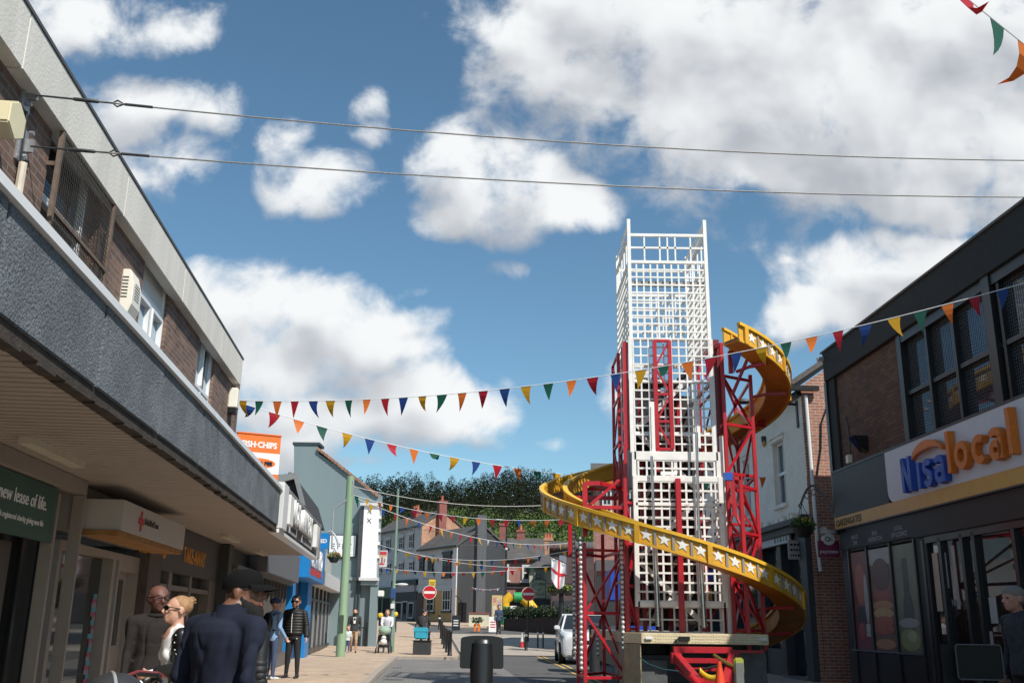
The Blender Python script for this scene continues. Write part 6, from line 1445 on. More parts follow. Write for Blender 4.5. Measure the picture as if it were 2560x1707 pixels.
mb._add([(x,y,gz(y)+.4-max(0,y-300)*.10*abs((x+8)/60)**1.5) for y in ys_ for x in xs_],[(j*k+i,j*k+i+1,(j+1)*k+i+1,(j+1)*k+i) for j in range(len(ys_)-1) for i in range(k-1)])
tag(mb.build('hillside',mat('dark woodland floor',(.018,.024,.012),1,var=.4,scale=.2,spec=.05),smooth=True),kind='structure')
# hedge over the brown wall and garden pieces by the pub
def garden():
    a=XY(1260,66); b=XY(1428,60); 
    e=empty('brown_wall',(a[0],a[1],.8),0,'low dark brown boarded wall beneath the hedge in front of the pub','wall')
    d=Vector((b[0]-a[0],b[1]-a[1],0)); m=MB(); m.prism([Vector((0,0,-.6)),d+Vector((0,0,-.7)),d+Vector((0,0,.9)),Vector((0,0,.75))],(.1,.25,0)); m.build('boards',mat('dark brown boards',(.055,.028,.022),.8,var=.3,bump=.4,bscale=12),e)
    rg=random.Random(4); m=MB()
    for i in range(60): leafball(m,Vector((a[0],a[1]+.4,.0))+d*(i/60)+Vector((0,0,1.75+rg.random()*.3)),.42,70,.08,rg,.8)
    tag(m.build('hedge',mat('dark hedge leaves',(.03,.05,.02),.8,var=.4)),'dark clipped hedge growing along the top of the brown wall','hedge')
    # cream low wall
    p=atY(1172,1562,70); e=empty('cream_wall',p,0,'low cream wall with red brown coping in front of the charcoal gable','wall'); w=(atY(1222,1562,70)-p).x
    MB().box(0,w,0,.3,-.5,.75).build('wall',mat('cream wall paint',(.58,.55,.42),.8),e); MB().box(-.05,w+.05,-.05,.35,.75,.86).build('coping',mat('red brown coping',(.20,.07,.06),.7),e)
    e=empty('planter',atY(1184,1578,62),0,'orange planter box with a leafy shrub behind the black rectangular headed bollard','planter'); MB().box(0,.14,0,.4,0,.42).box(.24,.38,0,.4,0,.42).box(0,.38,0,.4,.36,.46).build('box',mat('orange planter',(.75,.20,.03),.5),e,bevel=.02)
    m=MB(); leafball(m,(.2,.2,.68),.42,260,.06,rg,.5); m.build('shrub',LEAF[1],e)
    # banner
    p=atY(1229,1541,66); e=empty('banner',p,0,'upright golden patterned banner beside the green and yellow inflatable','banner'); w=(atY(1256,1541,66)-p).x; h=(atY(1229,1487,66)-p).z
    MB().box(0,w,0,.03,0,h).build('cloth',mat('golden banner',(.55,.38,.14),.7,two=(.60,.50,.36),tscale=6),e); MB().box(-.03,0,-.02,.05,-1,h+.1).box(w,w+.03,-.02,.05,-1,h+.1).build('frame',M_DGREY,e)
    for i,(x0,x1,z0,z1,c) in enumerate(((.1,.3,.9,1.2,(.5,.2,.2)),(.38,.6,.7,1.0,(.4,.3,.35)),(.08,.3,.45,.7,(.6,.55,.45)),(.36,.6,.25,.5,(.45,.30,.1)),(.1,.28,.15,.32,(.6,.58,.5)))): MB().box(x0,x1,-.006-.001*i,-.001,z0,z1).build('print_patch',mat('banner print %d'%i,c,.7),e)
    # inflatable
    o=atY(1262,1560,68); e=empty('inflatable_slide',o,0,'green and yellow inflatable arch with white panels beside the golden banner','inflatable'); q=lambda px,py: atY(px,py,68)-o
    GRN=mat('inflatable green',(.03,.30,.09),.45); YE=mat('inflatable yellow',(.75,.42,.02),.45)
    MB().tube([q(1262,1560),q(1262,1512)],.32,10).tube([q(1333,1560),q(1333,1522)],.35,10).tube([q(1285,1492),q(1318,1492)],.34,10).build('green_tube',GRN,e,smooth=True)
    MB().tube([q(1262,1515),q(1264,1500),q(1280,1488)],.33,10).tube([q(1308,1495),q(1322,1508),q(1334,1524)],.36,10).build('yellow_tube',YE,e,smooth=True)
    MB().box(q(1274,1500).x,q(1294,1500).x,-.45,-.3,q(0,1545).z,q(0,1497).z).build('white_panel',M_WHITEP,e,bevel=.05); MB().box(q(1274,1500).x,q(1294,1500).x,-.47,-.44,q(0,1524).z,q(0,1522).z).build('grey_seam',M_DGREY,e)
    MB().box(q(1296,1500).x,q(1325,1500).x,.3,.5,q(0,1560).z,q(0,1500).z).build('dark_opening',M_BLACK,e); MB().box(q(1299,1500).x,q(1314,1500).x,-.2,.2,q(0,1560).z,q(0,1527).z).build('brown_step',mat('brown pad',(.22,.08,.06),.6),e)
    # A board and menu board
    for (px,py,Y,lab,c) in ((1139,1578,64,'black pavement sign with white print near the dark gate','b'),(1232,1572,62,'white menu board standing beside the banner','w')):
        o=atY(px,py,Y); o.z=gz(Y); e=empty('pavement_sign',o,0,lab,'pavement sign'); M_=M_BLACK if c=='b' else M_WHITEP
        MB().prism([(-.25,0,.05),(.25,0,.05),(.25,.15,.95),(-.25,.15,.95)],(0,.04,0)).prism([(-.25,.45,.05),(.25,.45,.05),(.25,.19,.95),(-.25,.19,.95)],(0,.04,0)).build('board',M_,e)
        m=MB(); [m.box(-.15,.15,.04+k*.025,.05+k*.025,.3+k*.15,.37+k*.15) for k in range(3)]; m.build('lettering',M_WHITEP if c=='b' else mat('red print',(.55,.05,.08),.5),e)
    # small cone far
    o=atY(1306,1588,50); e=empty('far_cone',(o.x,50,gz(50)),0,'small distant red and white traffic cone by the brown wall','traffic cone')
    MB().box(-.17,.17,-.17,.17,0,.04).build('base',M_BLACK,e); MB().lathe([(.14,.04),(.10,.3)],14).build('cone',mat('cone red',(.55,.04,.05),.5),e); MB().lathe([(.10,.3),(.04,.72),(0,.72)],14,cap=False).build('white_band',M_WHITEP,e)
garden()
# ------------------------------------------------------------------ bollards
def bollard(loc,label,group,h=.95,r=.075,col=M_BLACK,band=None):
    e=empty('bollard',loc,0,label,'bollard',group); MB().lathe([(r*1.2,0),(r*1.2,.06),(r,.08),(r,h-.12),(r*1.15,h-.10),(r*1.15,h-.05),(r*.9,h-.02),(0,h)],16).build('post',col,e,smooth=True)
    if band: MB().lathe([(r*1.05,h-.3),(r*1.05,h-.2)],16,cap=False).build('band',band,e)
    return e
Wb=mat('white band',(.7,.7,.7),.5); Yb=mat('yellow band',(.7,.45,.03),.5)
for i,(px,Y) in enumerate(((1128,38.5),(1121,42.5),(1115,46.5),(1110,50.5),(1106,54.5))):
    bollard((X(px,Y),Y,gz(Y)+.08),['nearest black bollard of the row on the build out','second black bollard of the row on the build out','third black bollard of the row on the build out','fourth black bollard of the row on the build out','farthest black bollard of the row on the build out'][i],'row of black bollards on the build out')
for (px,Y,lab) in ((1075,44,'black bollard standing beside the seated person'),(1316,47,'black bollard with white band below the no entry sign by the pub'),(1100,66,'far black bollard on the kerb before the ochre house'),(1345,50,'thin black bollard by the brown wall nearer the no entry sign'),(1358,50,'thin black bollard by the brown wall nearer the white car')):
    bollard((X(px,Y),Y,gz(Y)),lab,'single black bollards',band=Wb,r=.07 if px<1340 else .04)
for (px,Y,lab) in ((990,60,'black bollard with a yellow top between the slim pole and the terrace'),(953,58,'black bollard with a yellow top between the steps and the mother'),(1248,62,'black bollard with a yellow top beside the menu board')):
    e=bollard((X(px,Y),Y,gz(Y)+.05),lab,'yellow topped bollards',h=1.25,r=.09); MB().ball((0,-.04,1.05),(.16,.1,.16)).build('yellow_top',Yb,e,smooth=True)
e=bollard((X(1485,27),27,0),'thick dark bollard with an orange band in front of the white car',None,h=1.35,r=.14,col=M_DGREY); MB().lathe([(.143,.98),(.143,1.06)],16,cap=False).build('orange_band',mat('orange band',(.75,.22,.03),.5),e)
# the near keep-left bollard
def keep_left():
    Y=10.6; c=atY(1206,1585,Y); e=empty('traffic_bollard',(c.x,Y,0),R(3),'large black rectangular headed bollard with orange base nearest on the road','bollard')
    zt=c.z; a=atY(1152,1600,Y).x-c.x; b=atY(1259,1600,Y).x-c.x; zb=atY(1206,1671,Y).z; w=(b-a)/2; MK=mat('black moulded plastic',(.014,.014,.015),.33,var=.1)
    n=20; pts=[]
    for i in range(n+1): t=-1+2*i/n; pts.append((t*w,zt-.012-.022*abs(t)**3))
    prof=[(w*1.0,zt-.07)]
    poly=[(-w*1.02,0,zb+.02)]+[(-w,0,zt-.045)]+[(x*.97,0,z) for x,z in pts]+[(w,0,zt-.045)]+[(w*1.02,0,zb+.02),(w*.98,0,zb),(-w*.98,0,zb)]
    m=MB(); m.prism([(x,.045,z) for x,y,z in poly],(0,.05,0)); o=m.build('head_plate',MK,e,bevel=.014,smooth=True)
    r=(atY(1258-25,1690,Y).x-atY(1180,1690,Y).x)/2*1.10
    m=MB(); vs=[];N_=24; prof=[(zt-.045,.55,.0),(zt-.06,.70,.012),(zt-.12,.80,.025),(zb+.25,.90,.045),(zb+.05,1,.06),(zb-.1,1,.075),(.72,1,.08)]
    for (z,k,d) in prof:
        for j in range(N_): t=2*PI*j/N_; vs.append((r*k*math.cos(t),.06+(d+.02)*math.sin(t)*1.15,z))
    fs=[(i*N_+j,i*N_+(j+1)%N_,(i+1)*N_+(j+1)%N_,(i+1)*N_+j) for i in range(len(prof)-1) for j in range(N_)]+[tuple(range(N_))]
    m._add(vs,fs).build('body',MK,e,smooth=True)
    MB().lathe([(r*1.02,.60),(r*1.02,.715),(0,.715)],24,(0,.06,0)).build('orange_band',mat('orange base',(.70,.27,.03),.45),e,smooth=True)
    MB().lathe([(r,0),(r,.6)],24,(0,.06,0)).build('base',MK,e,smooth=True)
keep_left()
# grey backed pavement sign on the right foreground
def aboard():
    Y=10.4; c=atY(2400,1700,Y); e=empty('pavement_sign',(c.x,Y,0),R(-12),'dark grey pavement sign board with pale rounded frame nearest outside the store','pavement sign')
    M_=mat('dark board face',(.016,.016,.016),.7,var=.15,spec=.2)
    a=atY(2395,1610,Y); zt=a.z; w=.52
    def rr(x0,x1,z0,z1,r,y):
        P=[]
        for (cx,cz,a0) in ((x1-r,z1-r,0),(x0+r,z1-r,90),(x0+r,z0+r,180),(x1-r,z0+r,270)):
            for k in range(5): t=R(a0+k*22.5); P.append((cx+r*math.cos(t),y,cz+r*math.sin(t)))
        return P
    x0=atY(2392,1650,Y).x-c.x; x1=atY(2498,1650,Y).x-c.x; z0=atY(2400,1697,Y).z
    MB().prism(rr(x0,x1,z0,zt,.03,0),(0,.03,0)).build('board',M_,e)
    P=rr(x0,x1,z0,zt,.03,-.004); MB().tube([Vector(p) for p in P],.008,6,closed=True).build('frame',mat('grey aluminium',(.10,.10,.10),.5,.3),e,smooth=True)
    MB().box(x0-.11,x0-.005,.14,.17,z0-.1,zt-.0).box(x0-.11,x1-.05,.15,.165,z0,zt-.02).build('rear_panel',M_,e)
    MB().tube([((x0+x1)/2,.05,.03),((x0+x1)/2,.05,z0)],.025,8).box(x0-.02,x1+.02,-.15,.25,0,.05).build('stand',M_DGREY,e)
aboard()
# ------------------------------------------------------------------ people
SKIN=mat('light skin',(.55,.30,.21),.55,var=.06,scale=8); SKIN_D=mat('dark brown skin',(.17,.075,.045),.45,var=.12,scale=9)
SKIN_R=mat('ruddy skin',(.42,.20,.15),.55,var=.08)
def cap_rings(mb,a,b,ra,rb,n=12):
    a=Vector(a);b=Vector(b); d=b-a; L=d.length; 
    if L<1e-5: mb.ball(a,ra,n,8); return
    d.normalize(); pts=[];rs=[]
    for k in range(4,0,-1): t=k/4*PI/2; pts.append(a-d*ra*math.sin(t)*.999); rs.append(max(.0008,ra*math.cos(t)))
    pts+= [a,b]; rs+=[ra,rb]
    for k in range(1,5): t=k/4*PI/2; pts.append(b+d*rb*math.sin(t)*.999); rs.append(max(.0008,rb*math.cos(t)))
    mb.tube(pts,rs,n)
def remesh(mb,name,vox,smooth,mats,prims,parent,iters=6,disp=None):
    me=bpy.data.meshes.new(name); me.from_pydata(mb.v,[],mb.f); o=bpy.data.objects.new(name,me); COL.objects.link(o)
    r=o.modifiers.new('r','REMESH'); r.mode='VOXEL'; r.voxel_size=vox; r.use_smooth_shade=True
    s=o.modifiers.new('s','SMOOTH'); s.factor=.6; s.iterations=iters
    dg=bpy.context.evaluated_depsgraph_get(); m2=bpy.data.meshes.new_from_object(o.evaluated_get(dg)); o.modifiers.clear(); o.data=m2; bpy.data.meshes.remove(me); m2.name=name
    n=len(m2.polygons); c=np.empty(n*3,dtype=np.float32); m2.polygons.foreach_get('center',c); c=c.reshape(-1,3)
    m2.materials.clear()
    for q in mats: m2.materials.append(q)
    if prims:
        best=np.full(n,1e9); idx=np.zeros(n,dtype=np.int32)
        for (a,b,ra,rb,l) in prims:
            a=np.array(a);b=np.array(b);d=b-a;L=max(1e-9,d@d); t=np.clip(((c-a)@d)/L,0,1); dist=np.linalg.norm(c-(a+t[:,None]*d),axis=1)-(ra+(rb-ra)*t)
            k=dist<best; best[k]=dist[k]; idx[k]=l
        m2.polygons.foreach_set('material_index',idx)
    if disp is not None:
        nv=len(m2.vertices); v=np.empty(nv*3,dtype=np.float32); nn=np.empty(nv*3,dtype=np.float32); m2.vertices.foreach_get('co',v); m2.vertices.foreach_get('normal',nn); v=v.reshape(-1,3);nn=nn.reshape(-1,3)
        v+=nn*disp(v)[:,None]; m2.vertices.foreach_set('co',v.ravel())
    m2.polygons.foreach_set('use_smooth',[True]*n); m2.update()
    if parent: o.parent=parent
    return o
def hand(mb,prims,w,d,up,s,lab,curl=.5,grip=False):
    """palm and five bent fingers at wrist w, pointing along d; up = thumb side"""
    w=Vector(w); d=Vector(d).normalized(); up=(Vector(up)-d*Vector(up).dot(d)).normalized(); n=d.cross(up)
    P=[]
    pal=w+d*.085*s
    for k in (-1.2,0,1.2): q=(w+d*.02*s+up*k*.012*s,pal+up*k*.02*s,.018*s,.014*s); P.append(q)
    for i,(off,l) in enumerate(((.032,.072),(.011,.082),(-.011,.076),(-.031,.06))):
        a=pal+up*off*s; c=curl*(1+.12*i)
        d1=(d*math.cos(c*.6)+n*math.sin(c*.6)); d2=(d*math.cos(c*1.5)+n*math.sin(c*1.5)); d3=(d*math.cos(c*2.2)+n*math.sin(c*2.2))
        b=a+d1*l*.45*s; e=b+d2*l*.32*s; f=e+d3*l*.25*s
        P+= [(a,b,.0095*s,.009*s),(b,e,.009*s,.008*s),(e,f,.008*s,.0065*s)]
    a=w+d*.03*s+up*.028*s; b=a+(d*.6+up*.7+n*.2).normalized()*.036*s; e=b+(d*.9+up*.25+n*.4).normalized()*.03*s
    P+= [(a,b,.013*s,.010*s),(b,e,.010*s,.008*s)]
    for (p,q,ra,rb) in P: cap_rings(mb,p,q,ra,rb,8); prims.append((p,q,ra,rb,lab))
def person(loc,rz,label,group=None,H=1.75,bulk=1.0,head_yaw=0,head_pitch=0,lean=0.0,mats=None,skin=SKIN,armL=None,armR=None,legs=None,vox=.014,hair=None,glasses=False,jacket_len=.50,collar=None,shoe=None,hands=True,disp=None,female=False,beard=None,sleeve=True,shirt=None,hs=1.0,neck=0,iters=5,headfwd=0,neckr=1.0,extra=None,headside=0):
    """rz: 0 faces the viewer (-Y). mats=(skin,top,trousers,shoes)"""
    e=empty('person',loc,rz,label,'person',group); mb=MB(); pr=[]
    top,tro,sho=mats
    h=H; B=bulk
    def ad(a,b,ra,rb,l): cap_rings(mb,a,b,ra,rb); pr.append((a,b,ra,rb,l))
    lv=lambda z: -lean*(z-.52*h)
    J=lambda x,y,z: Vector((x*h,y*h+lv(z*h),z*h))
    # torso loft
    prof=[(.47,.088,.066),(.52,.096*(1.05 if female else 1),.070),(.56,.090,.066),(.61,.082*(.9 if female else 1),.060),(.67,.090,.066),(.73,.102,.072),(.78,.106,.068),(.81,.090,.056),(.835,.050,.045)]
    vs=[];n=20
    for z,rx,ry in prof:
        k=B if z<.82 else 1
        for j in range(n): t=2*PI*j/n; vs.append((rx*k*h*math.cos(t),ry*k*h*math.sin(t)+lv(z*h),z*h))
    mb._add(vs,[(i*n+j,i*n+(j+1)%n,(i+1)*n+(j+1)%n,(i+1)*n+j) for i in range(len(prof)-1) for j in range(n)]+[tuple(range(n))[::-1],tuple((len(prof)-1)*n+j for j in range(n))])
    for z in np.linspace(.47,.785,10):
        r=float(np.interp(z,[p[0] for p in prof],[p[2] for p in prof]))*B; rx=float(np.interp(z,[p[0] for p in prof],[p[1] for p in prof]))*B
        for s in (-1,0,1): pr.append((J(s*(rx-r),0,z),J(s*(rx-r)*.999,0,z+.001),r*h,r*h,1 if z>jacket_len else 2))
    # shoulders, arms
    AL=armL or ((.135,.01,.63),(.15,-.03,.49)); AR=armR or ((-.135,.01,.63),(-.15,-.03,.49))
    hr={}
    for s,A in ((1,AL),(-1,AR)):
        sh=J(s*.112*B,0,.795); el=J(*A[0]); wr=J(*A[1]); k=(B+1)/2
        ad(J(s*.05,0,.81),sh,.034*h*k,.036*h*k,1); ad(sh,el,.036*h*k,.029*h*k,1); ad(el,wr,.029*h*k,.020*h*k,1 if sleeve else 0)
        if not sleeve: pr.append((sh,sh.lerp(el,.6),.04*h,.04*h,1))
        d=(wr-el).normalized(); hd=A[2] if len(A)>2 else d
        upv=Vector((0,-1,.2)) if abs(d.z)>.5 else Vector((0,0,1))
        if hands: hand(mb,pr,wr,hd,upv,h/1.75,0,curl=.55)
        hr[s]=wr
    # legs
    Lg=legs or (((.055,0,.285),(.06,0.01,.045)),((-.055,0,.285),(-.06,.01,.045)))
    for s,(kn,an) in zip((1,-1),Lg):
        hip=J(s*.048,0,.50); k_=J(*kn); a_=J(*an); 
        hip=Vector((s*.048*h,lv(.5*h),.5*h)); k_=Vector((kn[0]*h,kn[1]*h,kn[2]*h)); a_=Vector((an[0]*h,an[1]*h,an[2]*h)); sh_l=2
        bb=(B+1)/2
        ad(hip,k_,.052*h*bb,.037*h*bb,2); ad(k_,a_,.036*h*bb,.024*h,2 if shoe!='shorts' else 0)
        if shoe=='shorts': pr.append((k_.lerp(hip,.0),k_+Vector((0,0,.01)),.04*h,.04*h,2))
        ad(a_+Vector((0,.012*h,-.018*h)),a_+Vector((s*.006*h,-.085*h,-.026*h)),.024*h,.018*h,3)
    # neck, head
    nb=J(0,0,.82); hc=J(0,0,.925)+Vector((headside,-.012*h-headfwd,neck))
    ad(nb,hc+Vector((0,.01*h,-.035*h)),.036*h*(B*.5+.5)*neckr,.031*h*(B*.4+.6)*neckr,0)
    if extra: extra(mb,pr,J,h)
    HR=Matrix.Rotation(head_yaw,3,'Z')@Matrix.Rotation(head_pitch,3,'X'); q=.0745*h*hs   # half face height
    def HP(x,y,z): return hc+HR@Vector((x*q,y*q,z*q))
    M=HR
    mb.ball(HP(0,.12,.28),(.76*q,.92*q,.76*q),18,12,M); mb.ball(HP(0,-.12,-.30),(.60*q,.70*q,.74*q),16,10,M)
    mb.ball(HP(0,-.58,-.78),(.30*q,.22*q,.20*q),10,8,M); mb.ball(HP(.36,-.52,-.12),(.22*q,.22*q,.2*q),10,8,M); mb.ball(HP(-.36,-.52,-.12),(.22*q,.22*q,.2*q),10,8,M)
    cap_rings(mb,HP(0,-.84,.12),HP(0,-1.02,-.20),.09*q,.15*q,8); mb.ball(HP(.1,-.94,-.24),.09*q,8,6); mb.ball(HP(-.1,-.94,-.24),.09*q,8,6)
    cap_rings(mb,HP(-.3,-.78,.22),HP(.3,-.78,.22),.10*q,.10*q,8); cap_rings(mb,HP(-.15,-.82,-.47),HP(.15,-.82,-.47),.075*q,.075*q,8); cap_rings(mb,HP(-.12,-.80,-.58),HP(.12,-.80,-.58),.08*q,.08*q,8)
    for s in (-1,1): mb.ball(HP(s*.78,.12,-.05),(.09*q,.20*q,.28*q),10,8,M)
    pr.append((HP(0,.05,.2),HP(0,-.1,-.5),.8*q,.65*q,0)); pr.append((HP(0,-.5,.2),HP(0,-.6,-.7),.5*q,.4*q,0))
    body=remesh(mb,'body',vox,True,[skin,top,tro,sho],pr,e,iters=iters,disp=disp)
    info=dict(e=e,HP=HP,HR=HR,q=q,h=h,J=J,wr=hr,hc=hc)
    if q/.13>.9 or True:
        for s in (-1,1):
            if not glasses: MB().ball(HP(s*.30,-.78,.06),.07*q,8,6).build('eye',mat('eye dark',(.03,.02,.02),.2),e,smooth=True)
    if glasses:
        m=MB()
        for s in (-1,1):
            cc=[HP(s*.35+.29*math.cos(t),-.99+.30*abs(s*.35+.29*math.cos(t))**2,.07+.20*math.sin(t)) for t in [2*PI*k/12 for k in range(12)]]
            if glasses=='sun': m.prism(cc,HR@Vector((0,.05*q,0)))
            else: m.tube(cc,.03*q,5,closed=True)
            m.bar(HP(s*.62,-.86,.14),HP(s*.80,.10,.10),.06*q)
        m.bar(HP(-.1,-.98,.12),HP(.1,-.98,.12),.06*q); m.build('glasses',mat('black glossy lens',(.008,.008,.009),.1),e)
    if hair:
        kind,hm=hair; m=MB(); pp=[]
        if kind=='short': m.ball(HP(0,.20,.36),(.81*q,.93*q,.80*q),18,12,M); cut=lambda v: True
        if kind=='bald': m.ball(HP(0,.34,.02),(.80*q,.80*q,.55*q),18,12,M)
        if kind=='bun':
            m.ball(HP(0,.27,.38),(.80*q,.90*q,.76*q),18,12,M); m.ball(HP(0,.92,.86),(.30*q,.28*q,.30*q),12,8,M)
            for k in range(9): a=k*.7; m.ball(HP(.22*math.cos(a),.98+.26*math.sin(a),.88+.16*math.cos(2*a)),(.13*q,.13*q,.11*q),8,6,M)
            m.ball(HP(.55,.1,-.0),(.22*q,.25*q,.35*q),8,6,M); m.ball(HP(-.55,.1,-.0),(.22*q,.25*q,.35*q),8,6,M)
        if kind=='long': m.ball(HP(0,.22,.34),(.85*q,.94*q,.82*q),18,12,M); m.ball(HP(0,.62,-.45),(.7*q,.35*q,.8*q),12,8,M)
        o=remesh(m,'hair',.006 if q>.1 and vox<.012 else .012,True,[hm],None,e,iters=3)
    return info
from mathutils import noise as mnoise
def cloth(z_top,amp=.011,sx=6.5,sz=2.2,seed=0.0,amp2=.004):
    def f(v):
        out=np.zeros(len(v))
        for i,(x,y,z) in enumerate(v):
            if z>z_top: continue
            w=min(1,(z_top-z)/.12)
            a=mnoise.noise(Vector((x*sx+seed,y*sx,z*sz+x*1.5))); b=mnoise.noise(Vector((x*sx*.9+9,y*sx+seed,z*sz*2.4-abs(x)*4)))
            r=(1-abs(a)*3.2); r2=(1-abs(b)*3.0)
            out[i]=w*(-amp*math.exp(-(a/.085)**2)-amp2*math.exp(-(b/.07)**2)+amp*.6*a+amp2*.5*mnoise.noise(Vector((x*14,y*14,z*8))))
        return out
    return f
M_NAVY=mat('navy jacket cloth',(.014,.017,.032),.9,var=.2,scale=5,bump=.06,bscale=260,spec=.25)
M_JBLACK=mat('black puffer shell',(.012,.012,.013),.6,var=.2,bump=.2,bscale=60)
M_BTRO=mat('black trousers',(.014,.014,.016),.8,var=.2); M_JEAN=mat('blue jeans',(.05,.075,.14),.85,var=.25,scale=9)
M_SHOE=mat('dark shoes',(.015,.014,.014),.5); M_HAIRB=mat('blonde hair',(.34,.19,.09),.6,var=.4,scale=30,bump=.5,bscale=90); M_HAIRD=mat('dark hair',(.02,.014,.01),.6,var=.3); M_HAIRG=mat('grey cropped hair',(.20,.17,.15),.8,var=.2)
def P3(px,py,Y): return atY(px,py,Y)
# --- man in black cap (foreground)
def capman():
    Y=5.9; hd=P3(604,1480,Y); H=1.63
    folds=cloth(1.30,.020,3.6,1.5,amp2=.011)
    folds0=lambda v: (.007*np.sin(v[:,2]*23+6*np.sin(v[:,0]*8+v[:,1]*5))*np.clip(1.36-v[:,2],0,.35)/.35 + .006*np.sin(v[:,0]*31+v[:,2]*9+3*np.sin(v[:,1]*11))*np.clip(1.30-v[:,2],0,.3)/.3+ .004*np.sin(v[:,0]*55-v[:,2]*38))*(v[:,2]<1.32)
    P=person((hd.x-.085,Y-.0,0),R(145),'man in a black cap and navy jacket with a full black beard seen from behind','people under the canopy',H=H,bulk=1.42,head_yaw=R(-62),head_pitch=R(0),lean=.02,
        mats=(M_NAVY,M_BTRO,M_SHOE),skin=SKIN_D,vox=.009,disp=folds,neck=-0.012,hs=1.02,headfwd=.075,headside=-.03,neckr=1.25,armL=((.178,.03,.63),(.165,-.06,.50)),armR=((-.175,.03,.63),(-.16,-.06,.50)),iters=6,jacket_len=.44)
    e,HP,HR,q=P['e'],P['HP'],P['HR'],P['q']; M=HR
    # beard
    m=MB()
    for (x,y,z,a,b,c) in ((0,-.66,-.98,.44,.34,.52),(.40,-.36,-.80,.26,.42,.42),(-.40,-.36,-.80,.26,.42,.42),(.58,-.02,-.42,.14,.20,.36),(-.58,-.02,-.42,.14,.20,.36),(.52,-.20,-.62,.20,.28,.34),(-.52,-.20,-.62,.20,.28,.34),(0,-.72,-1.25,.36,.26,.32),(0,-.1,-1.0,.42,.5,.28)): m.ball(HP(x,y,z),(a*q,b*q,c*q),12,8,M)
    rb=np.random.RandomState(1)
    remesh(m,'beard',.007,True,[mat('black beard',(.007,.006,.006),.95,var=.3,bump=.35,bscale=260)],None,e,iters=2)
    m=MB(); m.ball(HP(0,.14,.34),(.80*q,.95*q,.74*q),18,12,M); remesh(m,'hair',.009,True,[mat('shaved dark hair',(.02,.012,.009),.8)],None,e,iters=3)
    # lips
    m=MB(); cap_rings(m,HP(-.15,-.885,-.50),HP(.15,-.885,-.50),.045*q,.045*q); cap_rings(m,HP(-.12,-.885,-.58),HP(.12,-.885,-.58),.05*q,.05*q); m.build('lips',mat('lips brown',(.28,.09,.07),.5),e,smooth=True)
    # cap
    CP=mat('black cap cloth',(.006,.006,.006),.95,var=.15,bump=.04,bscale=200,spec=.15)
    m=MB(); vs=[];fs=[];n=28;prof=[(.92,.26),(.935,.42),(.91,.60),(.84,.78),(.71,.93),(.53,1.03),(.33,1.09),(.15,1.12),(.0,1.125)]
    for r,z in prof:
        for j in range(n): t=2*PI*j/n; vs.append(HP(r*.90*math.cos(t),.12+r*1.05*math.sin(t)-.0,z-.04-.10*math.sin(t)*r))
    vs2=[]
    fs=[(i*n+j,i*n+(j+1)%n,(i+1)*n+(j+1)%n,(i+1)*n+j) for i in range(len(prof)-1) for j in range(n)]
    m._add(vs,fs).build('cap_crown',CP,e,smooth=True)
    m=MB(); k=16; vs=[]
    for lay in (0,-.03):
        for i in range(k+1):
            a=PI+PI*(.19+.62*i/k)
            for (rr,dz) in ((.0,0),(.30,-.03),(.55,-.11),(.72,-.21)):
                x=(.86+rr*.02)*math.cos(a); y=.10+(.98+rr*1.02*abs(math.sin(a))**1.0)*math.sin(a)
                vs.append(HP(x,y,.30+.02+dz-.22*(abs(math.cos(a))**2)*(rr) +lay+.05))
    K=(k+1)*4; fs=[]
    for lay in (0,1):
        for i in range(k):
            for j in range(3): a_=lay*K+i*4+j; f=(a_,a_+1,a_+5,a_+4); fs.append(f if lay==0 else f[::-1])
    for i in range(k): a_=i*4+3; fs.append((a_,a_+4,a_+4+K,a_+K))
    m._add(vs,fs).build('cap_brim',CP,e,smooth=True)
    # collar
    m=MB(); J=P['J']; c=J(0,0,.835)+Vector((-.018,-.02,0)); n=24; vs=[]
    for lay,(dr) in enumerate((0,.012)):
        for (r,z) in ((.102,-.040),(.082,.008),(.080,.048)):
            for j in range(n+1): t=-PI/2+.35+(2*PI-.7)*j/n; vs.append(c+Vector(((r+dr)*1.12*math.cos(t),(r+dr)*math.sin(t)*1.0-.0,z+.014*math.sin(t))))
    w=n+1; fs=[]
    for lay in (0,1):
        for i in range(2):
            for j in range(n): a_=lay*3*w+i*w+j; fs.append((a_,a_+1,a_+w+1,a_+w))
    for j in range(n): a_=2*w+j; fs.append((a_,a_+1,a_+1+3*w,a_+3*w))
    m._add(vs,fs).build('collar',M_NAVY,e,smooth=True)
    m=MB(); m.bar(J(0,0,.80)+Vector((0,.118*1.0,0)),J(0,0,.6)+Vector((0,.125,0)),.004,.004); m.build('back_seam',M_BLACK,e)
capman()
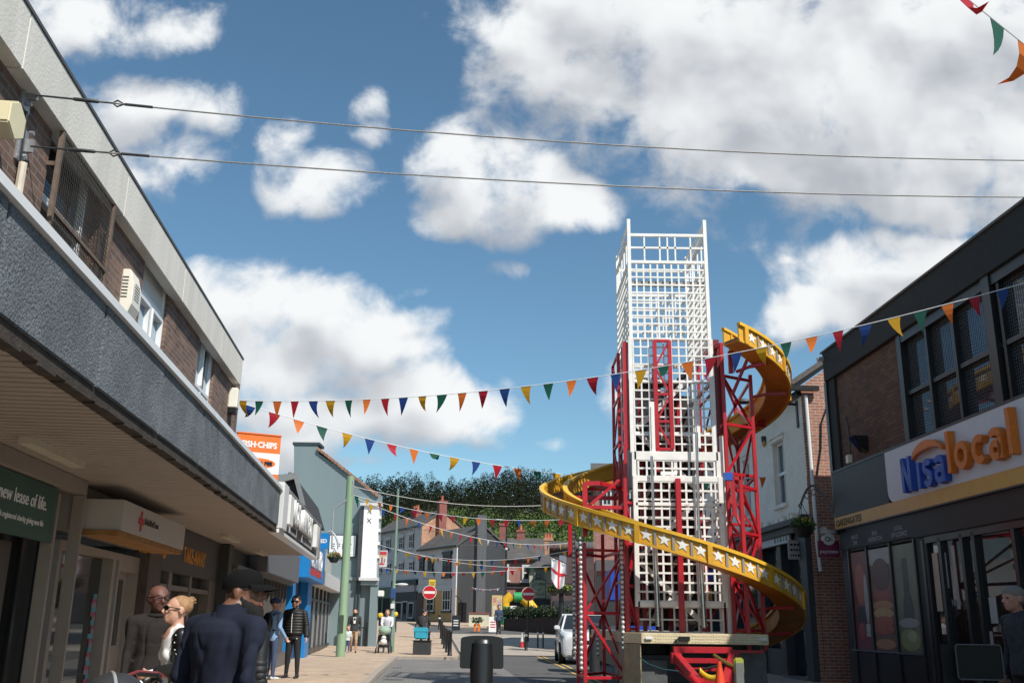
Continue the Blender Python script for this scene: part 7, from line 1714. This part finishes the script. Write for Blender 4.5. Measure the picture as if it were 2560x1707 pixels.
# --- woman with sunglasses
def wextra(mb,pr,J,h):
    for s in (-1,1): mb.ball(J(s*.04,-.052,.695),(.055,.040,.058),12,8); pr.append((J(s*.045,-.058,.69),J(s*.045,-.058,.70),.06,.06,1))
    pr.append((J(-.03,-.05,.80),J(.03,-.05,.80),.052,.052,0)); pr.append((J(0,-.03,.78),J(0,-.03,.83),.06,.07,0))
def woman():
    Y=8.5; hd=P3(438,1532,Y)
    P=person((hd.x+.03,Y,0),R(-58),'woman with blonde bun, sunglasses, white top and studded black jacket','people under the canopy',H=1.52,bulk=1.04,hs=.98,head_yaw=R(4),head_pitch=R(-6),mats=(mat('white cotton top',(.80,.80,.80),.8,var=.03),M_BTRO,M_SHOE),vox=.009,glasses='sun',hair=('bun',M_HAIRB),female=True,extra=wextra,
        armL=((.15,.03,.64),(.06,-.13,.60)),armR=((-.15,.02,.63),(-.10,-.15,.53)),iters=5)
    e,J,h=P['e'],P['J'],P['h']
    # chest and open studded jacket
    JK=mat('black studded leather',(.015,.015,.016),.4,var=.2)
    m=MB(); 
    for s,A in ((1,((.15,.03,.64),(.06,-.13,.60))),(-1,((-.15,.02,.63),(-.10,-.15,.53)))):
        sh=J(s*.112,0,.795); cap_rings(m,sh,J(*A[0]),.066,.055); cap_rings(m,J(*A[0]),J(*A[0]).lerp(J(*A[1]),.8),.056,.046)
        for k in range(8): z=.79-k*.035; cap_rings(m,J(s*.092,-.03,z),J(s*.098,.04,z),.028,.036)
    for z in (.80,.76,.72,.68,.64,.60,.56): cap_rings(m,J(-.08,.045,z),J(.08,.045,z),.045,.045)
    o=remesh(m,'jacket',.011,True,[JK],None,e,iters=3)
    m=MB(); rg=random.Random(3)
    for k in range(34):
        s=rg.choice((-1,-1,1)); a=J(s*.112,0,.795); b=J(*( (.15,.03,.64) if s>0 else (-.15,.02,.63))); t=rg.random(); c=a.lerp(b,t); an=rg.uniform(PI*.9,PI*1.9); m.ball(c+Vector((.072*math.cos(an),.072*math.sin(an),rg.uniform(-.02,.02))),.006,6,4)
    m.build('studs',M_WHITEP,e,smooth=True)
woman()
# --- man in brown jacket behind her
def brownman():
    Y=9.7; hd=P3(393,1522,Y)
    folds=cloth(1.38,.02,6,1.5,3)
    P=person((hd.x,Y,0),R(30),'bald man with glasses in a dark brown jacket standing behind the woman','people under the canopy',H=1.64,bulk=1.15,mats=(mat('dark brown jacket',(.014,.010,.009),.9,var=.3),M_BTRO,M_SHOE),skin=mat('shade darkened skin',(.15,.065,.048),.6),vox=.012,glasses='clear',hair=('bald',M_HAIRD),head_yaw=R(10),disp=folds)  # skin and jacket colours darkened to carry the canopy's shade
    e,J=P['e'],P['J']; m=MB(); m.tube([J(.05*math.cos(t),.05*math.sin(t)-.005,.832) for t in [2*PI*k/16 for k in range(16)]],.018,8,closed=True); m.build('collar',MATS['dark brown jacket'],e,smooth=True)
brownman()
def puffer_bands(P,z0,z1,n,m_,rx=.108,ry=.072,arms=None,B=1.0):
    e,J,h=P['e'],P['J'],P['h']; mb=MB()
    for k in range(n):
        z=z0+(z1-z0)*k/(n-1); mb.tube([J(rx*B*math.cos(t),ry*B*math.sin(t),z) for t in [2*PI*i/20 for i in range(20)]],(z1-z0)/n*h*.86,8,closed=True)
    if arms:
        for A in arms:
            s=1 if A[0][0]>0 else -1; pts=[J(s*.115*B,0,.79),J(*A[0]),J(*A[1])]
            for seg in (0,1):
                a,b=pts[seg],pts[seg+1]; c=6
                for k in range(c):
                    p=a.lerp(b,(k+.3)/c); mb.ball(p,(.040*h*(1-.12*seg)*(1.05),.040*h*(1-.12*seg),.030*h),12,8)
    return mb.build('quilted_jacket',m_,e,smooth=True)
aL=((.16,.02,.63),(.165,-.02,.48)); aR=((-.16,.02,.63),(-.165,-.02,.48))
Y=7.4; hd=P3(606,1500,Y)
P=person((hd.x,Y,0),R(150),'person in black quilted jacket mostly hidden behind the bearded man','people under the canopy',H=1.545,bulk=1.22,mats=(M_JBLACK,M_BTRO,M_SHOE),vox=.012,hair=('short',M_HAIRD),armL=aL,armR=aR,skin=SKIN_R)
puffer_bands(P,.50,.78,8,M_JBLACK,arms=(aL,aR),B=1.05)
MB().tube([P['J'](-.165,-.02,.485)+Vector((.035*math.cos(t),.035*math.sin(t),0)) for t in [2*PI*k/12 for k in range(12)]],.012,6,closed=True).build('watch',M_WHITEP,P['e'],smooth=True)
# --- man with backpack and man in puffer vest by the betting shop
Y=22.2; g=P3(680,1700,Y)
aL=((.15,.02,.64),(.16,-.06,.52)); aR=((-.15,.02,.64),(-.15,-.08,.52))
P=person((P3(682,1600,Y).x,Y,.08),R(140),'man in a light blue top, jeans and navy cap with a black backpack','people by the betting shop',H=1.70,bulk=1.05,mats=(mat('light blue top',(.22,.36,.58),.8,var=.1),M_JEAN,mat('white trainers',(.6,.6,.6),.6)),vox=.013,armL=aL,armR=aR,head_yaw=R(-50))
e,J,HP,q=P['e'],P['J'],P['HP'],P['q']
m=MB(); m.ball(J(0,.105,.70),(.15,.09,.21),14,10); m.tube([J(.06,.07,.79),J(.075,.0,.825),J(.075,-.07,.74),J(.08,-.03,.62),J(.06,.06,.60)],.018,6); m.tube([J(-.06,.07,.79),J(-.075,.0,.825),J(-.075,-.07,.74),J(-.08,-.03,.62),J(-.06,.06,.60)],.018,6); m.build('backpack',M_BLACK,e,smooth=True)
NV=mat('navy cap cloth',(.03,.05,.10),.8); m=MB(); m.ball(HP(0,.14,.42),(.84*q,.98*q,.74*q),16,10,P['HR']); m.ball(HP(0,-.95,.40),(.55*q,.42*q,.07*q),10,6,P['HR']); m.build('cap',NV,e,smooth=True)
Y=22.8; aL=((.155,.01,.64),(.185,-.03,.50)); aR=((-.15,.02,.64),(-.13,.03,.50))
P=person((P3(734,1600,Y).x,Y,.08),R(-12),'man in sunglasses, black quilted jacket with white zip and black joggers','people by the betting shop',H=1.77,bulk=1.08,mats=(M_JBLACK,M_BTRO,M_SHOE),vox=.013,glasses='sun',hair=('short',M_HAIRD),armL=aL,armR=aR,legs=(((.065,0,.285),(.075,.0,.045)),((-.06,0,.285),(-.085,.03,.045))),head_yaw=R(10))
puffer_bands(P,.55,.79,8,M_JBLACK,rx=.100,ry=.068,B=1.05,arms=(aL,aR))
e,J=P['e'],P['J']; m=MB(); m.tube([J(0,-.088,.80),J(.0,-.098,.72),J(.002,-.094,.55)],.008,5); m.build('zip',M_WHITEP,e,smooth=True); MB().box(.05,.11,-.150,-.144,1.27,1.285).build('chest_logo',M_WHITEP,e); MB().box(.04,.13,-.10,-.096,.84,.865).build('pocket_logo',M_WHITEP,e)
m=MB(); m.ball(J(0,-.0,.83),(.10,.09,.05),14,8); m.build('hood_collar',M_JBLACK,e,smooth=True)
m=MB(); m.ball(P['HP'](0,-.30,-.62),(.56*P['q'],.52*P['q'],.36*P['q']),12,8,P['HR']); m.build('stubble',mat('stubble',(.10,.055,.04),.8),e,smooth=True)
# --- man in shorts with child
Y=40.5
P=person((P3(884,1600,Y).x,Y,.08),R(8),'bearded man in dark jacket and beige shorts walking beside a small child','people near the green pole',H=1.70,bulk=1.05,mats=(mat('charcoal zip jacket',(.03,.032,.034),.8),mat('beige shorts',(.40,.27,.17),.8),M_SHOE),vox=.016,hair=('short',M_HAIRD),shoe='shorts',legs=(((.055,-.05,.29),(.06,-.02,.045)),((-.055,.03,.29),(-.05,.12,.07))),armL=((.14,.03,.64),(.13,.02,.5)),armR=((-.14,-.0,.64),(-.17,-.06,.55)))
MB().ball(P['HP'](0,-.4,-.6),(.58*P['q'],.55*P['q'],.5*P['q']),10,8).build('beard',M_HAIRD,P['e'],smooth=True); MB().prism([P['J'](-.02,-.074,.66),P['J'](.02,-.074,.66),P['J'](.035,-.06,.80),P['J'](-.035,-.06,.80)],(0,-.01,0)).build('shirt_front',M_WHITEP,P['e'])
P=person((P3(869,1600,Y-.3).x,Y-.3,.08),R(20),'small child in pale top and blue leggings holding the hand of the man in shorts','people near the green pole',H=1.0,bulk=1.1,mats=(mat('pale mint top',(.55,.62,.62),.8),M_JEAN,mat('white trainers',(.6,.6,.6),.6)),vox=.014,hair=('long',M_HAIRB),hs=1.35,armL=((.12,0,.68),(.14,-.02,.62)),legs=(((.055,-.03,.27),(.06,-.03,.045)),((-.055,.03,.27),(-.05,.06,.05))))
# --- mother with pushchair
Y=41.5
P=person((P3(966,1600,Y).x,Y,.08),R(5),'woman in a white top leaning forward pushing a sage green pushchair','people near the green pole',H=1.68,bulk=1.05,lean=.22,mats=(mat('white blouse',(.66,.66,.70),.8),M_JEAN,M_SHOE),vox=.016,hair=('long',mat('auburn hair',(.16,.07,.04),.6)),armL=((.13,-.07,.66),(.10,-.22,.60)),armR=((-.13,-.07,.66),(-.10,-.22,.60)),female=True)
def pushchair():
    Yp=40.6; x=P3(960,1600,Yp).x; e=empty('pushchair',(x,Yp,.08),0,'sage green hooded pushchair pushed by the mother in white','pushchair')
    SG=mat('sage pushchair fabric',(.28,.38,.29),.8); MB().ball((0,.05,.86),(.25,.30,.20)).build('hood',SG,e,smooth=True); MB().box(-.22,.22,-.1,.25,.40,.75).build('seat',M_BLACK,e,bevel=.05); MB().ball((0,-.12,.58),(.10,.08,.10)).ball((0,-.14,.44),(.14,.1,.12)).build('baby_blanket',M_WHITEP,e,smooth=True)
    m=MB(); 
    for s in (-1,1): m.tube([(s*.25,-.38,.12),(s*.24,0,.55),(s*.24,.45,1.0)],.018,6).tube([(s*.25,.42,.15),(s*.24,0,.6)],.018,6)
    m.tube([(-.24,.45,1.0),(.24,.45,1.0)],.02,6).box(-.2,.2,-.1,.3,.22,.34); m.build('frame',M_DGREY,e,smooth=False)
    for s in (-1,1):
        for (y,r) in ((-.38,.10),(.42,.14)): MB().lathe([(r*.3,-.025),(r,-.02),(r,.02),(r*.3,.025)],16,(s*.26,y,r),'x').build('wheel',M_BLACK,e,smooth=True)
pushchair()
# --- seated person on a dark bin with a turquoise bag
Y=39.5; x=P3(1055,1600,Y).x
e=empty('litter_bin',(x+.03,Y-.15,.08),0,'dark square street bin used as a seat at the edge of the build out','bin'); MB().box(-.33,.33,-.3,.3,0,.50).build('casing',M_DGREY,e,bevel=.02); MB().box(-.36,.36,-.33,.33,.50,.54).build('lid',M_BLACK,e,bevel=.01)
P=person((x-.02,Y,.16),R(165),'person with dark hair in dark clothes sitting facing away on the dark bin','people near the green pole',H=1.62,bulk=1.1,lean=.28,mats=(mat('dark top',(.03,.028,.03),.8),M_BTRO,M_SHOE),vox=.016,hair=('short',M_HAIRD),head_yaw=R(-45),head_pitch=R(12),legs=(((.10,-.26,.44),(.13,-.30,.03)),((-.08,-.27,.44),(-.10,-.30,.03))),armL=((.15,-.07,.68),(.10,-.24,.62)),armR=((-.15,-.07,.68),(-.10,-.24,.62)))
e=empty('shoulder_bag',(x-.0,Y-.42,.64),0,'bright turquoise bag hanging behind the seated person','bag'); TQ=mat('turquoise bag',(.03,.33,.46),.6,var=.2); MB().box(-.28,.26,-.10,.04,.02,.46).build('body',TQ,e,bevel=.05); MB().box(-.29,.27,-.115,-.10,.30,.45).build('flap',TQ,e,bevel=.006); MB().tube([(-.25,-.02,.4),(-.18,.1,.8),(0,.2,.95),(.2,.1,.8),(.23,-.02,.4)],.018,6).build('strap',M_BLACK,e,smooth=True)
# --- man walking past the store, right edge
Y=11.3; P=person((P3(2556,1600,Y).x,Y,.0),R(-78),'older man with cropped grey hair in a dark checked jacket by the store door','people by the store',H=1.80,bulk=1.12,mats=(mat('dark checked jacket',(.03,.032,.042),.85,var=.6,scale=22),M_BTRO,M_SHOE),vox=.012,skin=SKIN_R,head_yaw=R(0),hair=('bald',M_HAIRG),headfwd=.03)
MB().ball(P['HP'](0,.15,.42),(.80*P['q'],.93*P['q'],.70*P['q']),18,12,P['HR']).build('cropped_hair',M_HAIRG,P['e'],smooth=True)
# distant person in blue by the menu board
Y=60; P=person((P3(1246,1600,Y).x,Y,gz(Y)),R(20),'distant person in dark blue standing between the banner and the tall black lamp post','people by the pub',H=1.7,mats=(mat('dark blue coat',(.03,.05,.10),.8),M_BTRO,M_SHOE),vox=.02,hair=('short',M_HAIRD),hands=False)
# --- pushchair hood / handle in the lower left foreground
def near_pram():
    Y=5.5; c=P3(288,1700,Y); e=empty('pushchair',(c.x,Y,0),R(-60),'black pushchair with round glossy hood rim before the woman in sunglasses','pushchair')
    z=P3(288,1682,Y).z
    MB().ball((0,0,z-.13),(.20,.17,.135),20,12).build('hood',mat('dark grey hood fabric',(.03,.031,.033),.6,var=.2),e,smooth=True)
    MB().tube([(0.205*math.cos(t),-.02,z-.14+.145*math.sin(t)) for t in [PI*k/16 for k in range(17)]],.010,8).build('hood_rim',mat('pale grey rim',(.30,.30,.30),.3),e,smooth=True)
    a=e.matrix_basis
    E=Matrix.Translation((c.x,Y,0))@Matrix.Rotation(R(-60),4,'Z'); I=E.inverted(); W_=lambda px,py,YY: I@P3(px,py,YY)
    MB().tube([W_(318,1688,7.3),W_(345,1678,7.4),W_(395,1682,7.5),W_(408,1690,7.4)],.013,8).build('handle_grip',mat('red brown grip',(.16,.03,.035),.5),e,smooth=True)
    MB().tube([W_(345,1684,7.4),W_(395,1688,7.4),W_(405,1707,7.3),W_(380,1780,7.2)],.016,8).tube([(0,0,z-.2),(0,.1,.3)],.02).tube([(0,.2,.12),(0,-.2,.12)],.02).build('frame',M_BLACK,e,smooth=True)
    for (x_,y_) in ((-.22,-.25),(.22,-.25),(-.22,.3),(.22,.3)): MB().lathe([(.03,-.02),(.11,-.02),(.11,.02),(.03,.02)],16,(x_,y_,.11),'x').build('wheel',M_BLACK,e)
    MB().box(-.2,.2,-.15,.2,.3,.75).build('seat',M_BLACK,e,bevel=.05)
near_pram()
# ------------------------------------------------------------------ white car
def car():
    Y=34.0; x0=P3(1387,1645,Y).x; e=empty('parked_car',(x0+1.12,Y,0.0),R(0),'white family SUV parked nose forward behind the ride posts','car')
    WHC=mat('white car paint',(.72,.73,.74),.22,var=.02,coat=.6); L=4.5
    # body by cross sections along length (y from front 0 to L)
    def sec(y,w,z0,z1,wt,zt):
        return [(-w*.92,y,z0),(-w,y,z0+.12),(-w,y,z1-.12),(-w*.96,y,z1),(-wt,y,zt),(wt,y,zt),(w*.96,y,z1),(w,y,z1-.12),(w,y,z0+.12),(w*.92,y,z0)]
    S=[sec(0,.72,.30,.86,.60,.90),sec(.12,.86,.24,.92,.70,.98),sec(.9,.92,.22,1.02,.78,1.08),sec(1.25,.93,.22,1.06,.80,1.12),sec(3.6,.93,.22,1.10,.80,1.14),sec(4.3,.90,.26,1.08,.76,1.12),sec(4.48,.82,.34,1.0,.7,1.06)]
    vs=[p for s in S for p in s]; k=10; fs=[(i*k+j,i*k+(j+1)%k,(i+1)*k+(j+1)%k,(i+1)*k+j) for i in range(len(S)-1) for j in range(k)]+[tuple(range(k))[::-1],tuple((len(S)-1)*k+j for j in range(k))]
    MB()._add(vs,fs).build('body',WHC,e,smooth=True,bevel=.02)
    C=[(1.20,.76,1.09,0),(1.95,.62,1.62,1),(3.5,.60,1.64,1),(4.3,.70,1.10,0)]
    m=MB(); vs=[]
    for (y,w,z,t) in C: vs+= [(-w,y,z),(w,y,z)]
    m._add([(-.80,1.2,1.08),(.80,1.2,1.08),(-.62,1.95,1.60),(.62,1.95,1.60),(-.60,3.5,1.62),(.60,3.5,1.62),(-.78,4.3,1.08),(.78,4.3,1.08)],[(0,1,3,2),(2,3,5,4),(4,5,7,6),(0,2,4,6),(1,7,5,3)]).build('cabin_glass',mat('car glass',(.03,.04,.05),.05,.3,.2,.8),e)
    m=MB(); m.prism([(-.64,1.9,1.59),(.64,1.9,1.59),(.62,3.6,1.61),(-.62,3.6,1.61)],(0,0,.05)); 
    for s in (-1,1): m.bar((s*.83,1.15,1.07),(s*.64,1.95,1.61),.06).bar((s*.72,2.7,1.1),(s*.64,2.7,1.6),.06).bar((s*.80,4.25,1.08),(s*.62,3.55,1.61),.12)
    m.build('roof',WHC,e,bevel=.01)
    m=MB(); [m.bar((s*.58,2.0,1.68),(s*.56,3.4,1.69),.03) for s in (-1,1)]; m.build('roof_rail',M_DGREY,e)
    for s in (-1,1):
        MB().box(s*.98-.10,s*.98+.10,1.35,1.5,1.10,1.25).build('wing_mirror',WHC,e,bevel=.03)
        m=MB(); m._add([(s*.40,.02,.82),(s*.78,.10,.90),(s*.84,.30,.95),(s*.80,.12,.80),(s*.42,.0,.74)],[(0,1,2,3,4)]); m.prism([(s*.42,-.02,.75),(s*.80,.07,.80),(s*.82,.10,.92),(s*.42,.0,.86)],(0,.04,0)).build('headlight',mat('headlight glass',(.45,.47,.50),.1,.2,spec=.9),e)
        MB().lathe([(.0,0),(.09,0),(.09,.05),(0,.05)],16,(s*.66,.02,.48),'y').build('fog_lamp_ring',M_BLACK,e)
        MB().ball((s*.66,.015,.48),(.03,.02,.03)).build('fog_lamp',M_STEEL,e)
        for y in (.78,3.55):
            w=MB().lathe([(.2,-.11),(.34,-.11),(.36,-.07),(.36,.07),(.34,.11),(.2,.11)],24,(s*.84,y,.36),'x').build('wheel',mat('tyre',(.015,.015,.015),.8),e,smooth=True)
            MB().lathe([(0,-.10),(.2,-.10),(.2,.10),(0,.10)],16,(s*.86,y,.36),'x').build('rim',M_STEEL,w)
    MB().box(-.42,.42,-.03,.05,.66,.78).box(-.55,.55,-.02,.06,.28,.50).build('grille',M_BLACK,e,bevel=.015)
    p=MB().box(-.27,.27,-.045,-.025,.50,.62).build('number_plate',M_WHITEP,e); text('KX17 NCC',.11,.001,M_BLACK,p,basis((-.24,-.047,.525),(1,0,0),(0,0,1)),sx=.9)
car()
for (px,Y,lab) in ((1040,0,''),): pass
